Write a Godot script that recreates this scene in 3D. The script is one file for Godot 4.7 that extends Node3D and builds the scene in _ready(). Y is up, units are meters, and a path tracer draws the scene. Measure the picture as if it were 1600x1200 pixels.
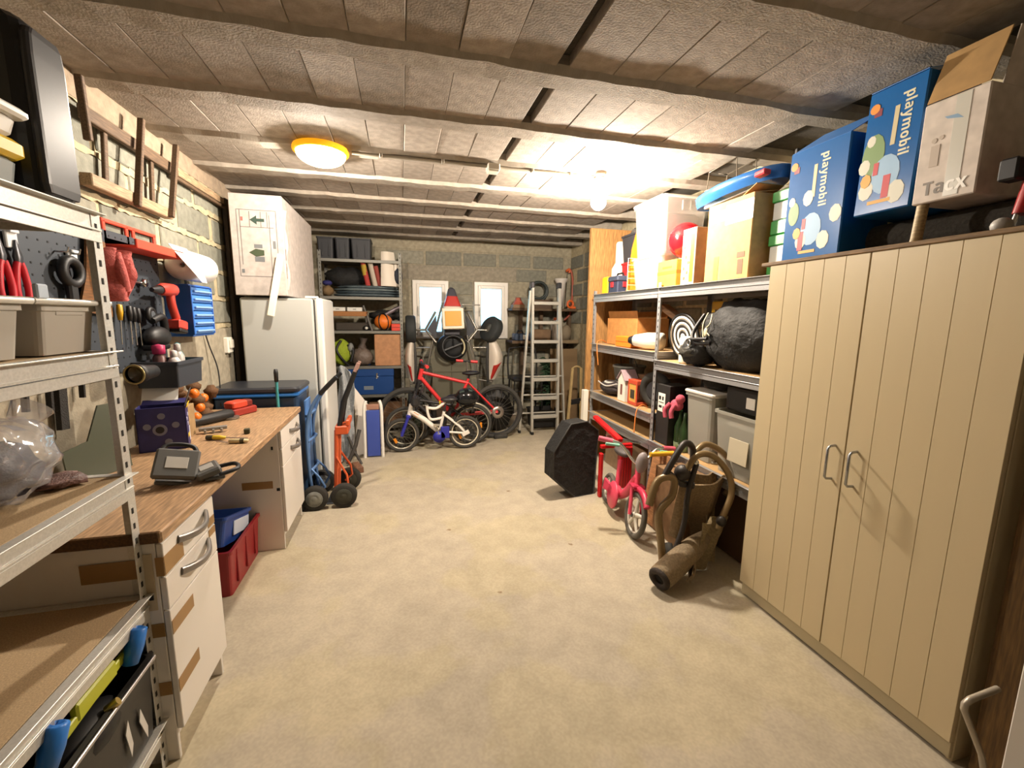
extends Node3D

# ---------------------------------------------------------------- geometry
class G:
	var st := SurfaceTool.new()
	var T := Transform3D()
	var done: Array[SurfaceTool] = []
	func _init() -> void:
		st.begin(Mesh.PRIMITIVE_TRIANGLES)
	func cut() -> G:      # what follows is a piece, and a mesh, of its own
		done.append(st)
		st = SurfaceTool.new()
		st.begin(Mesh.PRIMITIVE_TRIANGLES)
		return self
	func at(p: Vector3, e := Vector3.ZERO) -> G:      # frame for the shapes that follow, angles in degrees
		T = Transform3D(Basis.from_euler(e * PI / 180.0), p)
		return self
	func v(p: Vector3) -> void:
		st.add_vertex(T * p)
	func face(p: Array, out: Vector3, smooth := false) -> void:
		st.set_smooth_group(0 if smooth else -1)
		var n := Vector3.ZERO
		for i in range(1, p.size() - 1):
			n += (p[i] - p[0]).cross(p[i + 1] - p[0])
		var flip := n.dot(out) < 0.0
		for i in range(1, p.size() - 1):
			v(p[0])
			if flip:
				v(p[i]); v(p[i + 1])
			else:
				v(p[i + 1]); v(p[i])
	func bx(c: Vector3, s: Vector3, b := 0.003, e := Vector3.ZERO) -> G:
		var B := Basis.from_euler(e * PI / 180.0)
		var h := s * 0.5
		b = minf(b, minf(h.x, minf(h.y, h.z)) * 0.6)
		var ax := [B.x, B.y, B.z]
		var hh := [h.x, h.y, h.z]
		if b <= 0.0:
			b = 0.0001
		var P := func(k: int, sg: Array) -> Vector3:
			var p := c
			for j in 3:
				p += ax[j] * sg[j] * (hh[j] if j == k else hh[j] - b)
			return p
		for k in 3:
			var u := (k + 1) % 3
			var w := (k + 2) % 3
			for s1 in [-1, 1]:
				var q := []
				for d in [[-1, -1], [1, -1], [1, 1], [-1, 1]]:
					var sg := [0, 0, 0]
					sg[k] = s1; sg[u] = d[0]; sg[w] = d[1]
					q.append(P.call(k, sg))
				face(q, ax[k] * s1)
				for s2 in [-1, 1]:
					var a := [0, 0, 0]
					a[k] = s1; a[u] = s2; a[w] = -1
					var a2 := a.duplicate(); a2[w] = 1
					face([P.call(k, a), P.call(k, a2), P.call(u, a2), P.call(u, a)], ax[k] * s1 + ax[u] * s2)
		for x in [-1, 1]:
			for y in [-1, 1]:
				for z in [-1, 1]:
					var sg := [x, y, z]
					face([P.call(0, sg), P.call(1, sg), P.call(2, sg)], B * Vector3(x, y, z))
		return self
	func box(a: Vector3, z: Vector3, b := 0.003) -> G:   # by two opposite corners
		return bx((a + z) * 0.5, (z - a).abs(), b)
	func tube(pts: Array, r, n := 8, closed := false, caps := true, sq := 1.0) -> G:
		var m := pts.size()
		var rings := []
		var up := Vector3.ZERO
		for i in m:
			var d: Vector3
			if closed:
				d = (pts[(i + 1) % m] - pts[(i + m - 1) % m]).normalized()
			else:
				d = (pts[mini(i + 1, m - 1)] - pts[maxi(i - 1, 0)]).normalized()
			if up == Vector3.ZERO:
				up = d.cross(Vector3.UP if absf(d.y) < 0.9 else Vector3.RIGHT).normalized()
			up = (up - d * up.dot(d)).normalized()
			var w := d.cross(up)
			var rr: float = r[i] if r is Array else r
			var ring := []
			for k in n:
				var t := TAU * (k + 0.5) / n
				ring.append(pts[i] + up * cos(t) * rr + w * sin(t) * rr * sq)
			rings.append(ring)
		for i in (m if closed else m - 1):
			var A: Array = rings[i]
			var C: Array = rings[(i + 1) % m]
			var ce: Vector3 = (pts[i] + pts[(i + 1) % m]) * 0.5
			for k in n:
				var k2 := (k + 1) % n
				face([A[k], A[k2], C[k2], C[k]], (A[k] + C[k2]) * 0.5 - ce, n > 4)
		if caps and not closed:
			face(rings[0], pts[0] - pts[1])
			face(rings[m - 1], pts[m - 1] - pts[m - 2])
		return self
	func cyl(a: Vector3, b: Vector3, r: float, n := 16, r2 := -1.0) -> G:
		return tube([a, b], [r, r if r2 < 0 else r2], n)
	func hoop(c: Vector3, axis: Vector3, R: float, r: float, n := 28, k := 6, a0 := 0.0, a1 := TAU) -> G:
		axis = axis.normalized()
		var u := axis.cross(Vector3.UP if absf(axis.y) < 0.9 else Vector3.RIGHT).normalized()
		var w := axis.cross(u)
		var full := a1 - a0 > TAU - 0.01
		var pts := []
		for i in n + (0 if full else 1):
			var t := a0 + (a1 - a0) * i / n
			pts.append(c + u * cos(t) * R + w * sin(t) * R)
		return tube(pts, r, k, full)
	func lathe(prof: Array, c := Vector3.ZERO, n := 24, axis := Vector3.UP, smooth := true) -> G:
		axis = axis.normalized()
		var u := axis.cross(Vector3.RIGHT if absf(axis.x) < 0.9 else Vector3.UP).normalized()
		var w := axis.cross(u)
		for i in prof.size() - 1:
			var p: Vector2 = prof[i]
			var q: Vector2 = prof[i + 1]
			var dn := Vector2(q.y - p.y, p.x - q.x)
			for k in n:
				var t := TAU * k / n
				var t2 := TAU * (k + 1) / n
				var d := u * cos(t) + w * sin(t)
				var d2 := u * cos(t2) + w * sin(t2)
				var out := (d + d2) * 0.5 * dn.x + axis * dn.y
				var a := c + d * p.x + axis * p.y
				var a2 := c + d2 * p.x + axis * p.y
				var b := c + d * q.x + axis * q.y
				var b2 := c + d2 * q.x + axis * q.y
				if p.x < 0.0002:
					face([a, b, b2], out, smooth)
				elif q.x < 0.0002:
					face([a, a2, b], out, smooth)
				else:
					face([a, a2, b2, b], out, smooth)
		return self
	func ball(c: Vector3, r: Vector3, nu := 16, nv := 10, fn = null) -> G:   # fn(direction) scales the radius
		for j in nv:
			for i in nu:
				var q := []
				for d in [[0, 0], [1, 0], [1, 1], [0, 1]]:
					var th: float = PI * (j + d[1]) / nv
					var ph: float = TAU * ((i + d[0]) % nu) / nu
					var dr := Vector3(sin(th) * cos(ph), cos(th), sin(th) * sin(ph))
					q.append(c + dr * r * (fn.call(dr) if fn != null else 1.0))
				if j == 0: q = [q[0], q[2], q[3]]
				elif j == nv - 1: q = [q[0], q[1], q[2]]
				face(q, (q[0] + q[2]) * 0.5 - c, true)
		return self
	func ex(poly: PackedVector2Array, d: float, c := Vector3.ZERO, e := Vector3.ZERO) -> G:   # polygon in x,y pushed out along z
		var B := Basis.from_euler(e * PI / 180.0)
		var tri := Geometry2D.triangulate_polygon(poly)
		for s in [-0.5, 0.5]:
			for i in range(0, tri.size(), 3):
				var q := []
				for k in 3:
					var p := poly[tri[i + k]]
					q.append(c + B * Vector3(p.x, p.y, d * s))
				face(q, B.z * s)
		var cw := Geometry2D.is_polygon_clockwise(poly)
		for i in poly.size():
			var p := poly[i]
			var p2 := poly[(i + 1) % poly.size()]
			var dn := (p2 - p).orthogonal() * (1.0 if cw else -1.0)
			# orthogonal() turns by a quarter; keep the side that points away from the polygon
			if Geometry2D.is_point_in_polygon((p + p2) * 0.5 + dn.normalized() * 0.0005, poly): dn = -dn
			face([c + B * Vector3(p.x, p.y, -d * 0.5), c + B * Vector3(p2.x, p2.y, -d * 0.5), c + B * Vector3(p2.x, p2.y, d * 0.5), c + B * Vector3(p.x, p.y, d * 0.5)], B * Vector3(dn.x, dn.y, 0))
		return self
	func rr(hw: float, hd: float, y: float, rad: float, cx := 0.0, cz := 0.0) -> Array:   # rounded rectangle, seen from above anticlockwise
		var out := []
		rad = minf(rad, minf(hw, hd))
		for q in [[1, -1, 0.0], [-1, -1, 0.5], [-1, 1, 1.0], [1, 1, 1.5]]:
			for k in 4:
				var t: float = PI * (q[2] + k / 6.0)
				out.append(Vector3(cx + q[0] * (hw - rad) + cos(t) * rad, y, cz + q[1] * (hd - rad) - sin(t) * rad))
		return out
	func loft(rings: Array, cap0 := true, cap1 := true, smooth := true) -> G:
		var n: int = rings[0].size()
		for i in rings.size() - 1:
			for k in n:
				var k2 := (k + 1) % n
				var a: Vector3 = rings[i][k]
				var b: Vector3 = rings[i][k2]
				var c: Vector3 = rings[i + 1][k2]
				var d: Vector3 = rings[i + 1][k]
				var nn := (b - a).cross(d - a) + (c - b).cross(a - b) + (d - c).cross(b - c)
				face([a, b, c, d], nn, smooth)
		if cap0: face(rings[0], rings[0][0] - rings[1][0] + Vector3(0, -0.0001, 0))
		if cap1: face(rings[-1], rings[-1][0] - rings[-2][0] + Vector3(0, 0.0001, 0))
		return self
	func bin(w: float, h: float, d: float, t := 0.004, taper := 0.9, rad := 0.02, lip := 0.008) -> G:   # open tub on its base at the origin
		var a := w * 0.5 * taper
		var b := d * 0.5 * taper
		return loft([rr(a, b, 0, rad), rr(w * 0.5, d * 0.5, h - 0.02, rad), rr(w * 0.5 + lip, d * 0.5 + lip, h - 0.018, rad), rr(w * 0.5 + lip, d * 0.5 + lip, h, rad), rr(w * 0.5 - t, d * 0.5 - t, h, rad), rr(a - t, b - t, t, rad)], true, false, false).up_cap(rr(a - t, b - t, t, rad))
	func up_cap(ring: Array) -> G:
		face(ring, Vector3.UP)
		return self
	func rbox(w: float, h: float, d: float, rad := 0.01, c := Vector3.ZERO, t := 1.0) -> G:   # rounded block standing on c; t tapers the foot
		var k := minf(rad * 0.5, h * 0.3)
		return loft([rr(w * 0.5 * t - k, d * 0.5 * t - k, c.y, rad, c.x, c.z), rr(w * 0.5 * t, d * 0.5 * t, c.y + k, rad, c.x, c.z), rr(w * 0.5, d * 0.5, c.y + h - k, rad, c.x, c.z), rr(w * 0.5 - k, d * 0.5 - k, c.y + h, rad, c.x, c.z)], true, true, false)
	func sheet(nu: int, nv: int, f: Callable, th := 0.004) -> G:   # cloth or panel with a thickness; f(u, v)
		var P := []
		for j in nv + 1:
			var row := []
			for i in nu + 1:
				row.append(f.call(float(i) / nu, float(j) / nv))
			P.append(row)
		var A := []
		var B := []
		for j in nv + 1:
			var ra := []
			var rb := []
			for i in nu + 1:
				var du: Vector3 = P[j][mini(i + 1, nu)] - P[j][maxi(i - 1, 0)]
				var dv: Vector3 = P[mini(j + 1, nv)][i] - P[maxi(j - 1, 0)][i]
				var n := du.cross(dv).normalized() * th * 0.5
				ra.append(P[j][i] + n); rb.append(P[j][i] - n)
			A.append(ra); B.append(rb)
		for j in nv:
			for i in nu:
				var o: Vector3 = A[j][i] - B[j][i]
				face([A[j][i], A[j][i + 1], A[j + 1][i + 1], A[j + 1][i]], o, true)
				face([B[j][i], B[j][i + 1], B[j + 1][i + 1], B[j + 1][i]], -o, true)
		for i in nu:
			for j in [0, nv]:
				var j2 := 1 if j == 0 else nv - 1
				face([A[j][i], A[j][i + 1], B[j][i + 1], B[j][i]], P[j][i] - P[j2][i])
		for j in nv:
			for i in [0, nu]:
				var i2 := 1 if i == 0 else nu - 1
				face([A[j][i], A[j + 1][i], B[j + 1][i], B[j][i]], P[j][i] - P[j][i2])
		return self

static func g() -> G:
	return G.new()

func arc(c: Vector3, u: Vector3, w: Vector3, a0: float, a1: float, n := 8) -> Array:   # points of an arc, degrees
	var out := []
	for i in n + 1:
		var t := deg_to_rad(lerpf(a0, a1, float(i) / n))
		out.append(c + u * cos(t) + w * sin(t))
	return out

func curve(pts: Array, n := 6) -> Array:   # a smooth line through the points
	var out := []
	for i in pts.size() - 1:
		for k in n:
			out.append(pts[i].cubic_interpolate(pts[i + 1], pts[maxi(i - 1, 0)], pts[mini(i + 2, pts.size() - 1)], float(k) / n))
	out.append(pts[-1])
	return out

func rect(w: float, h: float, cx := 0.0, cy := 0.0) -> PackedVector2Array:
	return PackedVector2Array([Vector2(cx - w / 2, cy - h / 2), Vector2(cx + w / 2, cy - h / 2), Vector2(cx + w / 2, cy + h / 2), Vector2(cx - w / 2, cy + h / 2)])

func disc(r: float, n := 20, cx := 0.0, cy := 0.0, ky := 1.0) -> PackedVector2Array:
	var out := PackedVector2Array()
	for i in n:
		out.append(Vector2(cx + cos(TAU * i / n) * r, cy + sin(TAU * i / n) * r * ky))
	return out

# ---------------------------------------------------------------- nodes
var used := {}
func numbered(called: String, parent: Node) -> String:
	var key := str(parent.get_instance_id()) + called
	used[key] = used.get(key, -1) + 1
	return called if used[key] == 0 else "%s_%03d" % [called, used[key]]

func put(parent: Node, called: String, m: Material, s: G, label := "") -> MeshInstance3D:
	for piece in s.done:
		piece.generate_normals()
		inst(parent, called, piece.commit(), m, Vector3.ZERO)
	var o := MeshInstance3D.new()
	o.name = numbered(called, parent)
	s.st.generate_normals()
	o.mesh = s.st.commit()
	o.material_override = m
	parent.add_child(o, true)
	if label: o.set_meta("label", label)
	return o

func thing(called: String, label: String, category: String, p := Vector3.ZERO, e := Vector3.ZERO, group := "") -> Node3D:
	var o := Node3D.new()
	o.name = numbered(called, self)
	add_child(o, true)
	o.position = p
	o.rotation_degrees = e
	return tag(o, label, category, group)

func tag(o: Node3D, label: String, category: String, group := "") -> Node3D:
	o.set_meta("label", label)
	o.set_meta("category", category)
	if group: o.set_meta("group", group)
	return o

func one(called: String, m: Material, s: G, label: String, category: String, p := Vector3.ZERO, e := Vector3.ZERO, group := "") -> MeshInstance3D:
	var o := put(self, called, m, s)
	o.position = p
	o.rotation_degrees = e
	tag(o, label, category, group)
	return o

func struct(called: String, m: Material, s: G, parent: Node = self) -> MeshInstance3D:
	var o := put(parent, called, m, s)
	if parent == self: o.set_meta("kind", "structure")
	return o

func dup(o: Node3D, called: String, label: String, p: Vector3, e := Vector3.ZERO) -> Node3D:
	var r: Node3D = o.duplicate()
	r.name = numbered(called, self)
	add_child(r, true)
	r.position = p
	r.rotation_degrees = e
	r.set_meta("label", label)
	return r

func inst(parent: Node, called: String, mesh: Mesh, m: Material, p: Vector3, e := Vector3.ZERO, sc := Vector3.ONE) -> MeshInstance3D:
	var o := MeshInstance3D.new()
	o.name = numbered(called, parent)
	o.mesh = mesh
	o.material_override = m
	o.position = p
	o.rotation_degrees = e
	o.scale = sc
	parent.add_child(o, true)
	return o

func mesh(s: G) -> ArrayMesh:
	s.st.generate_normals()
	return s.st.commit()

func words(parent: Node, called: String, text: String, m: Material, size: float, p: Vector3, e: Vector3, serif := false, weight := 700) -> void:   # flat raised print
	var t := TextMesh.new()
	var f := SystemFont.new()
	f.font_names = PackedStringArray(["Droid Serif" if serif else "Droid Sans"])
	f.font_weight = weight
	t.font = f
	t.text = text
	t.font_size = 32
	t.pixel_size = size / 32.0
	t.depth = 0.0006
	t.curve_step = 2.0
	inst(parent, called, t, m, p, e)

# ---------------------------------------------------------------- materials
var tex := {}
func noise(key: String, freq: float, lo: float, hi: float, oct := 4, type := FastNoiseLite.TYPE_SIMPLEX_SMOOTH, normal := false, strength := 4.0) -> NoiseTexture2D:
	if tex.has(key): return tex[key]
	var n := FastNoiseLite.new()
	n.seed = key.hash() % 1000
	n.noise_type = type
	n.frequency = freq
	n.fractal_octaves = oct
	if key == "creasen":
		n.fractal_type = FastNoiseLite.FRACTAL_RIDGED
		n.domain_warp_enabled = true
		n.domain_warp_amplitude = 30.0
	var t := NoiseTexture2D.new()
	t.width = 512
	t.height = 512
	t.seamless = true
	t.noise = n
	if normal:
		t.as_normal_map = true
		t.bump_strength = strength
	else:
		var gr := Gradient.new()
		gr.set_color(0, Color(lo, lo, lo))
		gr.set_color(1, Color(hi, hi, hi))
		t.color_ramp = gr
	tex[key] = t
	return t

var M := {}
# kind: what the surface is like: plain, rough (concrete, plaster), card, wood, board, metal, cloth, plastic
func mt(key: String, c: String, rough := 0.6, kind := "plain", metal := 0.0, axis := Vector3(1, 1, 1)) -> StandardMaterial3D:
	if M.has(key): return M[key]
	var m := StandardMaterial3D.new()
	m.resource_name = key
	m.albedo_color = Color.html(c)
	m.roughness = rough
	m.metallic = metal
	var s := 1.0
	var a: Texture2D = null
	var b: Texture2D = null
	var bs := 0.3
	if kind == "rough":
		a = noise("grit", 0.016, 0.82, 1.0, 5); b = noise("gritn", 0.09, 0, 1, 4, FastNoiseLite.TYPE_SIMPLEX_SMOOTH, true, 2.0); s = 1.7; bs = 0.4
	elif kind == "card":
		a = noise("soft", 0.012, 0.86, 1.0, 3); s = 2.0
	elif kind == "wood":
		a = noise("streak", 0.016, 0.62, 1.0, 5); s = 2.0
		if axis == Vector3.ONE: axis = Vector3(6, 6, 0.5)
	elif kind == "board":
		a = noise("fine", 0.12, 0.78, 1.0, 3); s = 3.0
	elif kind == "metal":
		a = noise("spangle", 0.06, 0.9, 1.0, 2, FastNoiseLite.TYPE_CELLULAR); s = 4.0
	elif kind == "cloth":
		a = noise("weave", 0.09, 0.72, 1.0, 3); b = noise("weaven", 0.06, 0, 1, 4, FastNoiseLite.TYPE_SIMPLEX_SMOOTH, true, 8.0); s = 4.0; bs = 0.6
	elif kind == "crease":
		a = noise("weave", 0.09, 0.72, 1.0, 3); b = noise("creasen", 0.008, 0, 1, 3, FastNoiseLite.TYPE_SIMPLEX_SMOOTH, true, 14.0); s = 1.3; bs = 0.65
	elif kind == "plastic":
		b = noise("peel", 0.1, 0, 1, 2, FastNoiseLite.TYPE_SIMPLEX_SMOOTH, true, 1.0); s = 6.0; bs = 0.15
	if a:
		m.albedo_texture = a
	if b:
		m.normal_enabled = true
		m.normal_texture = b
		m.normal_scale = bs
	if a or b:
		m.uv1_triplanar = true
		m.uv1_scale = axis * s
	M[key] = m
	return m

func clear(key: String, c: String, alpha: float, rough := 0.35) -> StandardMaterial3D:   # see-through plastic or glass
	if M.has(key): return M[key]
	var m := StandardMaterial3D.new()
	m.resource_name = key
	var col := Color.html(c)
	col.a = alpha
	m.albedo_color = col
	m.roughness = rough
	m.transparency = BaseMaterial3D.TRANSPARENCY_ALPHA
	M[key] = m
	return m

func glow(key: String, c: String, e: float) -> StandardMaterial3D:
	if M.has(key): return M[key]
	var m := StandardMaterial3D.new()
	m.resource_name = key
	m.albedo_color = Color.html(c)
	m.emission_enabled = true
	m.emission = Color.html(c)
	m.emission_energy_multiplier = e
	M[key] = m
	return m

const V = Vector3.ZERO
func v(x: float, y: float, z: float) -> Vector3:
	return Vector3(x, y, z)

# ================================================================ the scene
func _ready() -> void:
	var cam := Camera3D.new()
	cam.name = "camera"
	cam.fov = 83.348
	cam.near = 0.05
	cam.position = Vector3(0, 1.55, 0)
	cam.rotation = Vector3(-0.1526115, -0.250267, 0.0114721)
	add_child(cam)
	cam.current = true

	var sky := ProceduralSkyMaterial.new()
	sky.sky_top_color = Color(0.35, 0.6, 0.9)
	sky.sky_horizon_color = Color(0.58, 0.92, 0.97)
	sky.ground_bottom_color = Color(0.4, 0.42, 0.42)
	sky.ground_horizon_color = Color(0.6, 0.82, 0.92)
	sky.sky_energy_multiplier = 2.4
	sky.ground_energy_multiplier = 2.0
	var env := Environment.new()
	env.background_mode = Environment.BG_SKY
	env.sky = Sky.new()
	env.sky.sky_material = sky
	env.tonemap_mode = Environment.TONE_MAPPER_LINEAR
	env.tonemap_exposure = 1.12
	env.sdfgi_enabled = true
	env.ssao_enabled = true
	env.ssil_enabled = true
	var we := WorldEnvironment.new()
	we.name = "environment"
	we.environment = env
	add_child(we)

	setting()
	lamps()
	left_wall()
	left_shelf()
	bench()
	fridge_corner()
	back_shelf()
	kart()
	bikes()
	back_corner()
	right_shelf()
	right_shelf_lower()
	cabinet()
	right_floor()

func floor_texture() -> ImageTexture:
	var n := FastNoiseLite.new()
	n.seed = 4; n.frequency = 0.005; n.fractal_octaves = 5
	var n2 := FastNoiseLite.new()
	n2.seed = 9; n2.frequency = 0.04; n2.fractal_octaves = 3
	var W := 1024
	var im := Image.create(W, W, false, Image.FORMAT_RGB8)
	var rn := RandomNumberGenerator.new()
	rn.seed = 2
	var spots := [[0.2, -0.9, 0.03], [0.24, -0.87, 0.02], [0.62, -0.86, 0.03], [0.66, -0.9, 0.02], [0.3, -3.0, 0.012], [0.9, -3.6, 0.015], [1.1, -2.6, 0.012], [0.5, -2.2, 0.01]]
	for y in W:
		for x in W:
			var a := n.get_noise_2d(x, y)
			var b := n2.get_noise_2d(x, y)
			var k := 0.9 + 0.06 * a + 0.05 * b + rn.randf_range(-0.035, 0.035)
			var patch := smoothstep(0.05, 0.25, n.get_noise_2d(x * 1.7 + 900, y * 1.7) ) * 0.03
			im.set_pixel(x, y, Color(k + patch * 0.4, k + patch * 0.3, k - patch))
	for s in spots:   # oil and paint stains, each with an outline of its own
		var px := int(fposmod(s[0] / 8.0 + 0.5, 1.0) * W)
		var py := int(fposmod(s[1] / 8.0 + 0.5, 1.0) * W)
		var r := int(ceil(s[2] / 8.0 * W * 1.6)) + 1
		for dy in range(-r, r + 1):
			for dx in range(-r, r + 1):
				var q: float = Vector2(dx, dy).length() * 8.0 / W / s[2] + n2.get_noise_2d(px + dx * 9, py + dy * 9)
				if q < 1.0:
					im.set_pixel(posmod(px + dx, W), posmod(py + dy, W), im.get_pixel(posmod(px + dx, W), posmod(py + dy, W)) * Color(0.74, 0.67, 0.6))
	return ImageTexture.create_from_image(im)

func setting() -> void:
	var conc := StandardMaterial3D.new()
	conc.resource_name = "concrete_floor"
	conc.albedo_color = Color.html("bcb09a")
	conc.albedo_texture = floor_texture()
	conc.uv1_triplanar = true
	conc.uv1_world_triplanar = true
	conc.uv1_scale = Vector3.ONE / 8.0
	conc.uv1_offset = Vector3(0.5, 0.5, 0.5)
	conc.roughness = 0.75
	M["conc"] = conc
	var slab := mt("ceiling_block", "a2978a", 0.9, "rough")
	var slab2 := mt("ceiling_block_dark", "988d7f", 0.9, "rough")
	var slab3 := mt("ceiling_block_pale", "aca194", 0.9, "rough")
	var beam := mt("ceiling_joist", "a69c8e", 0.9, "rough")
	var mortar := mt("mortar", "bfb190", 0.9, "rough")
	var render := mt("wall_render", "a89f8b", 0.9, "rough")
	var bm := [mt("wall_block", "8d8c7e", 0.9, "rough"), mt("wall_block_dark", "828275", 0.9, "rough"), mt("wall_block_pale", "989585", 0.9, "rough")]
	var drive := mt("driveway", "8a8883", 0.9, "rough")

	struct("floor", conc, g().box(v(-1.62, -0.15, -6.7), v(2.79, 0, 1.3), 0.001))
	struct("ground", drive, g().box(v(-8, -0.4, -16), v(10, -0.16, 12), 0.001))

	# ceiling: concrete joists with hollow blocks laid between them
	var ce := struct("ceiling", mt("ceiling_shade", "4c463d", 0.95, "rough"), g().box(v(-1.62, 2.665, -6.7), v(2.79, 2.82, 1.3), 0.001))
	var rng := RandomNumberGenerator.new()
	rng.seed = 7
	var jz := []
	for k in 13:
		jz.append(-6.095 + 0.585 * k)
	for z in jz:
		var s := g()
		var rings := []
		for i in 41:
			var x := lerpf(-1.41, 2.56, i / 40.0)
			var wob := 0.003 * sin(x * 5.0 + z * 3.0) + rng.randf_range(-0.006, 0.006)
			var dy := rng.randf_range(-0.004, 0.004)
			rings.append([v(x, 2.665, z + 0.075), v(x, 2.625, z + 0.08 + wob), v(x, 2.595 + dy, z + 0.055 + wob), v(x, 2.594 + dy, z - 0.055 - wob * 0.5), v(x, 2.625, z - 0.08 - wob * 0.5), v(x, 2.665, z - 0.075)])
		s.loft(rings, true, true, false)
		put(ce, "joist", beam, s)
	var blocks := []
	for i in 3:
		blocks.append(mesh(g().bx(V, v(0.208, 0.05, 0.46), 0.0015 + 0.001 * i)))
	for r in 10:
		var z: float = (jz[r] if r < 9 else jz[9]) + 0.2925
		for k in range(-7, 11):
			var x := 0.57 - 0.21 * k if k >= 0 else 0.835 + 0.21 * (-k - 1)
			if x - 0.1 < -1.42 or x + 0.1 > 2.6: continue
			inst(ce, "block", blocks[rng.randi() % 3], [slab, slab, slab2, slab3][rng.randi() % 4], v(x, 2.643 + rng.randf_range(-0.002, 0.003), z), v(rng.randf_range(-0.25, 0.25), rng.randf_range(-0.3, 0.3), rng.randf_range(-0.4, 0.4)))
	for k in range(0, 10):   # the last row against the far wall
		inst(ce, "block", blocks[0], slab2, v(0.57 - 0.21 * k, 2.643, jz[0] - 0.2925), V, v(1, 1, 0.72)) if 0.57 - 0.21 * k > -1.4 else null
	put(ce, "ceiling_slab", slab, g().box(v(-1.41, 2.635, jz[9] + 0.6), v(2.58, 2.66, 1.2), 0.001))

	# walls
	var wl := struct("wall_left", mortar, g().box(v(-1.62, 0, -6.7), v(-1.408, 2.82, 1.3), 0.001))
	var unit := []
	for i in 3:
		var s := g()
		var gg := G.new()
		gg.bx(V, v(0.02, 0.186 - 0.008 * i, 0.49 - 0.015 * i), 0.006)
		unit.append(mesh(gg))
	for c in 5:
		var y := 1.565 + 0.21 * c
		for k in 7:
			var z := -1.3 - 0.525 * k - (0.26 if c % 2 else 0.0)
			inst(wl, "block", unit[rng.randi() % 3], bm[rng.randi() % 3], v(-1.41 + rng.randf_range(-0.001, 0.003), y + rng.randf_range(-0.008, 0.008), z + rng.randf_range(-0.012, 0.012)), v(rng.randf_range(-0.8, 0.8), 0, 0))
	# mortar smeared out over the block edges
	for c in 6:
		for k in 6:
			var pts := PackedVector2Array()
			var n := 14
			var z0 := -1.1 - 0.6 * k
			for i in n + 1:
				pts.append(Vector2(-(z0 - 0.6 * i / n), 0.006 + rng.randf_range(0.0, 0.022)))
			for i in n + 1:
				pts.append(Vector2(-(z0 - 0.6 + 0.6 * i / n), -0.006 - rng.randf_range(0.0, 0.018)))
			put(wl, "mortar_smear", mortar, g().ex(pts, 0.004, v(-1.3975, 1.46 + 0.21 * c + rng.randf_range(-0.004, 0.004), 0), v(0, 90, 0)))
	put(wl, "rendered_band", render, g().box(v(-1.41, 0, -6.46), v(-1.398, 1.44, 1.2), 0.002))
	put(wl, "ring_beam", mt("ring_beam", "9c8a74", 0.9, "rough"), g().box(v(-1.41, 2.5, -6.46), v(-1.392, 2.64, 1.2), 0.004))
	var wb := struct("wall_back", mt("mortar_back", "aaa18a", 0.9, "rough"), g().box(v(-1.41, 0, -6.7), v(0.17, 2.7, -6.468), 0.001).box(v(0.17, 0, -6.7), v(1.56, 1.24, -6.468), 0.001).box(v(0.17, 2.06, -6.7), v(1.56, 2.7, -6.468), 0.001).box(v(0.67, 1.24, -6.7), v(1.06, 2.06, -6.468), 0.001).box(v(1.56, 0, -6.7), v(2.58, 2.7, -6.468), 0.001))
	var bk := [mt("back_block", "979484", 0.9, "rough"), mt("back_block_dark", "8d8b7d", 0.9, "rough"), mt("back_block_pale", "a29e8d", 0.9, "rough")]
	var bunit := []
	for i in 3:
		bunit.append(mesh(g().bx(V, v(0.505 - 0.01 * i, 0.19 - 0.006 * i, 0.02), 0.006)))
	var bhalf := mesh(g().bx(V, v(0.245, 0.188, 0.02), 0.006))
	for c in 11:
		var y := 2.38 - 0.205 * c
		for k in 6:
			var x := 0.085 + 0.53 * k + (0.26 if c % 2 else 0.0)
			if y > 2.0 and y < 2.28 and x < 1.7: continue   # lintel
			if y > 1.1 and y < 2.2 and x > -0.1 and x < 1.83:
				if x > 0.55 and x < 1.1: inst(wb, "block", bhalf, bk[rng.randi() % 3], v(0.865, y, -6.47), V, v(1.4, 1, 1))
				continue
			if x > 2.35: continue
			inst(wb, "block", bunit[rng.randi() % 3], bk[rng.randi() % 3], v(x, y + rng.randf_range(-0.003, 0.003), -6.47), v(0, 0, rng.randf_range(-0.5, 0.5)))
	put(wb, "lintel", mt("lintel", "a39a88", 0.9, "rough"), g().box(v(-0.1, 2.075, -6.48), v(1.72, 2.275, -6.46), 0.004))
	put(wb, "ring_beam", mt("ring_beam_back", "b0a68e", 0.9, "rough"), g().box(v(-1.41, 2.49, -6.48), v(2.58, 2.64, -6.458), 0.004))
	var wr := struct("wall_right", mortar, g().box(v(2.572, 0, -6.7), v(2.79, 2.82, 1.3), 0.001))
	for c in 5:
		for k in 12:
			var z := -6.2 + 0.525 * k + (0.26 if c % 2 else 0.0)
			if z > -0.6: continue
			inst(wr, "block", unit[rng.randi() % 3], bm[rng.randi() % 3], v(2.57, 2.38 - 0.205 * c, z), v(rng.randf_range(-0.5, 0.5), 0, 0))
	struct("wall_front", render, g().box(v(-1.62, 0, 1.1), v(-0.65, 2.82, 1.3), 0.001).box(v(1.95, 0, 1.1), v(2.79, 2.82, 1.3), 0.001).box(v(-0.65, 2.1, 1.1), v(1.95, 2.82, 1.3), 0.001))
	var gd := Node3D.new()
	gd.name = "door_1"
	add_child(gd)
	gd.set_meta("kind", "structure")
	for i in 4:
		put(gd, "door_panel", mt("garage_door", "8a867e", 0.5), g().box(v(-0.66, 0.005 + 0.525 * i, 1.15), v(1.96, 0.525 + 0.525 * i, 1.19), 0.006))

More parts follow.
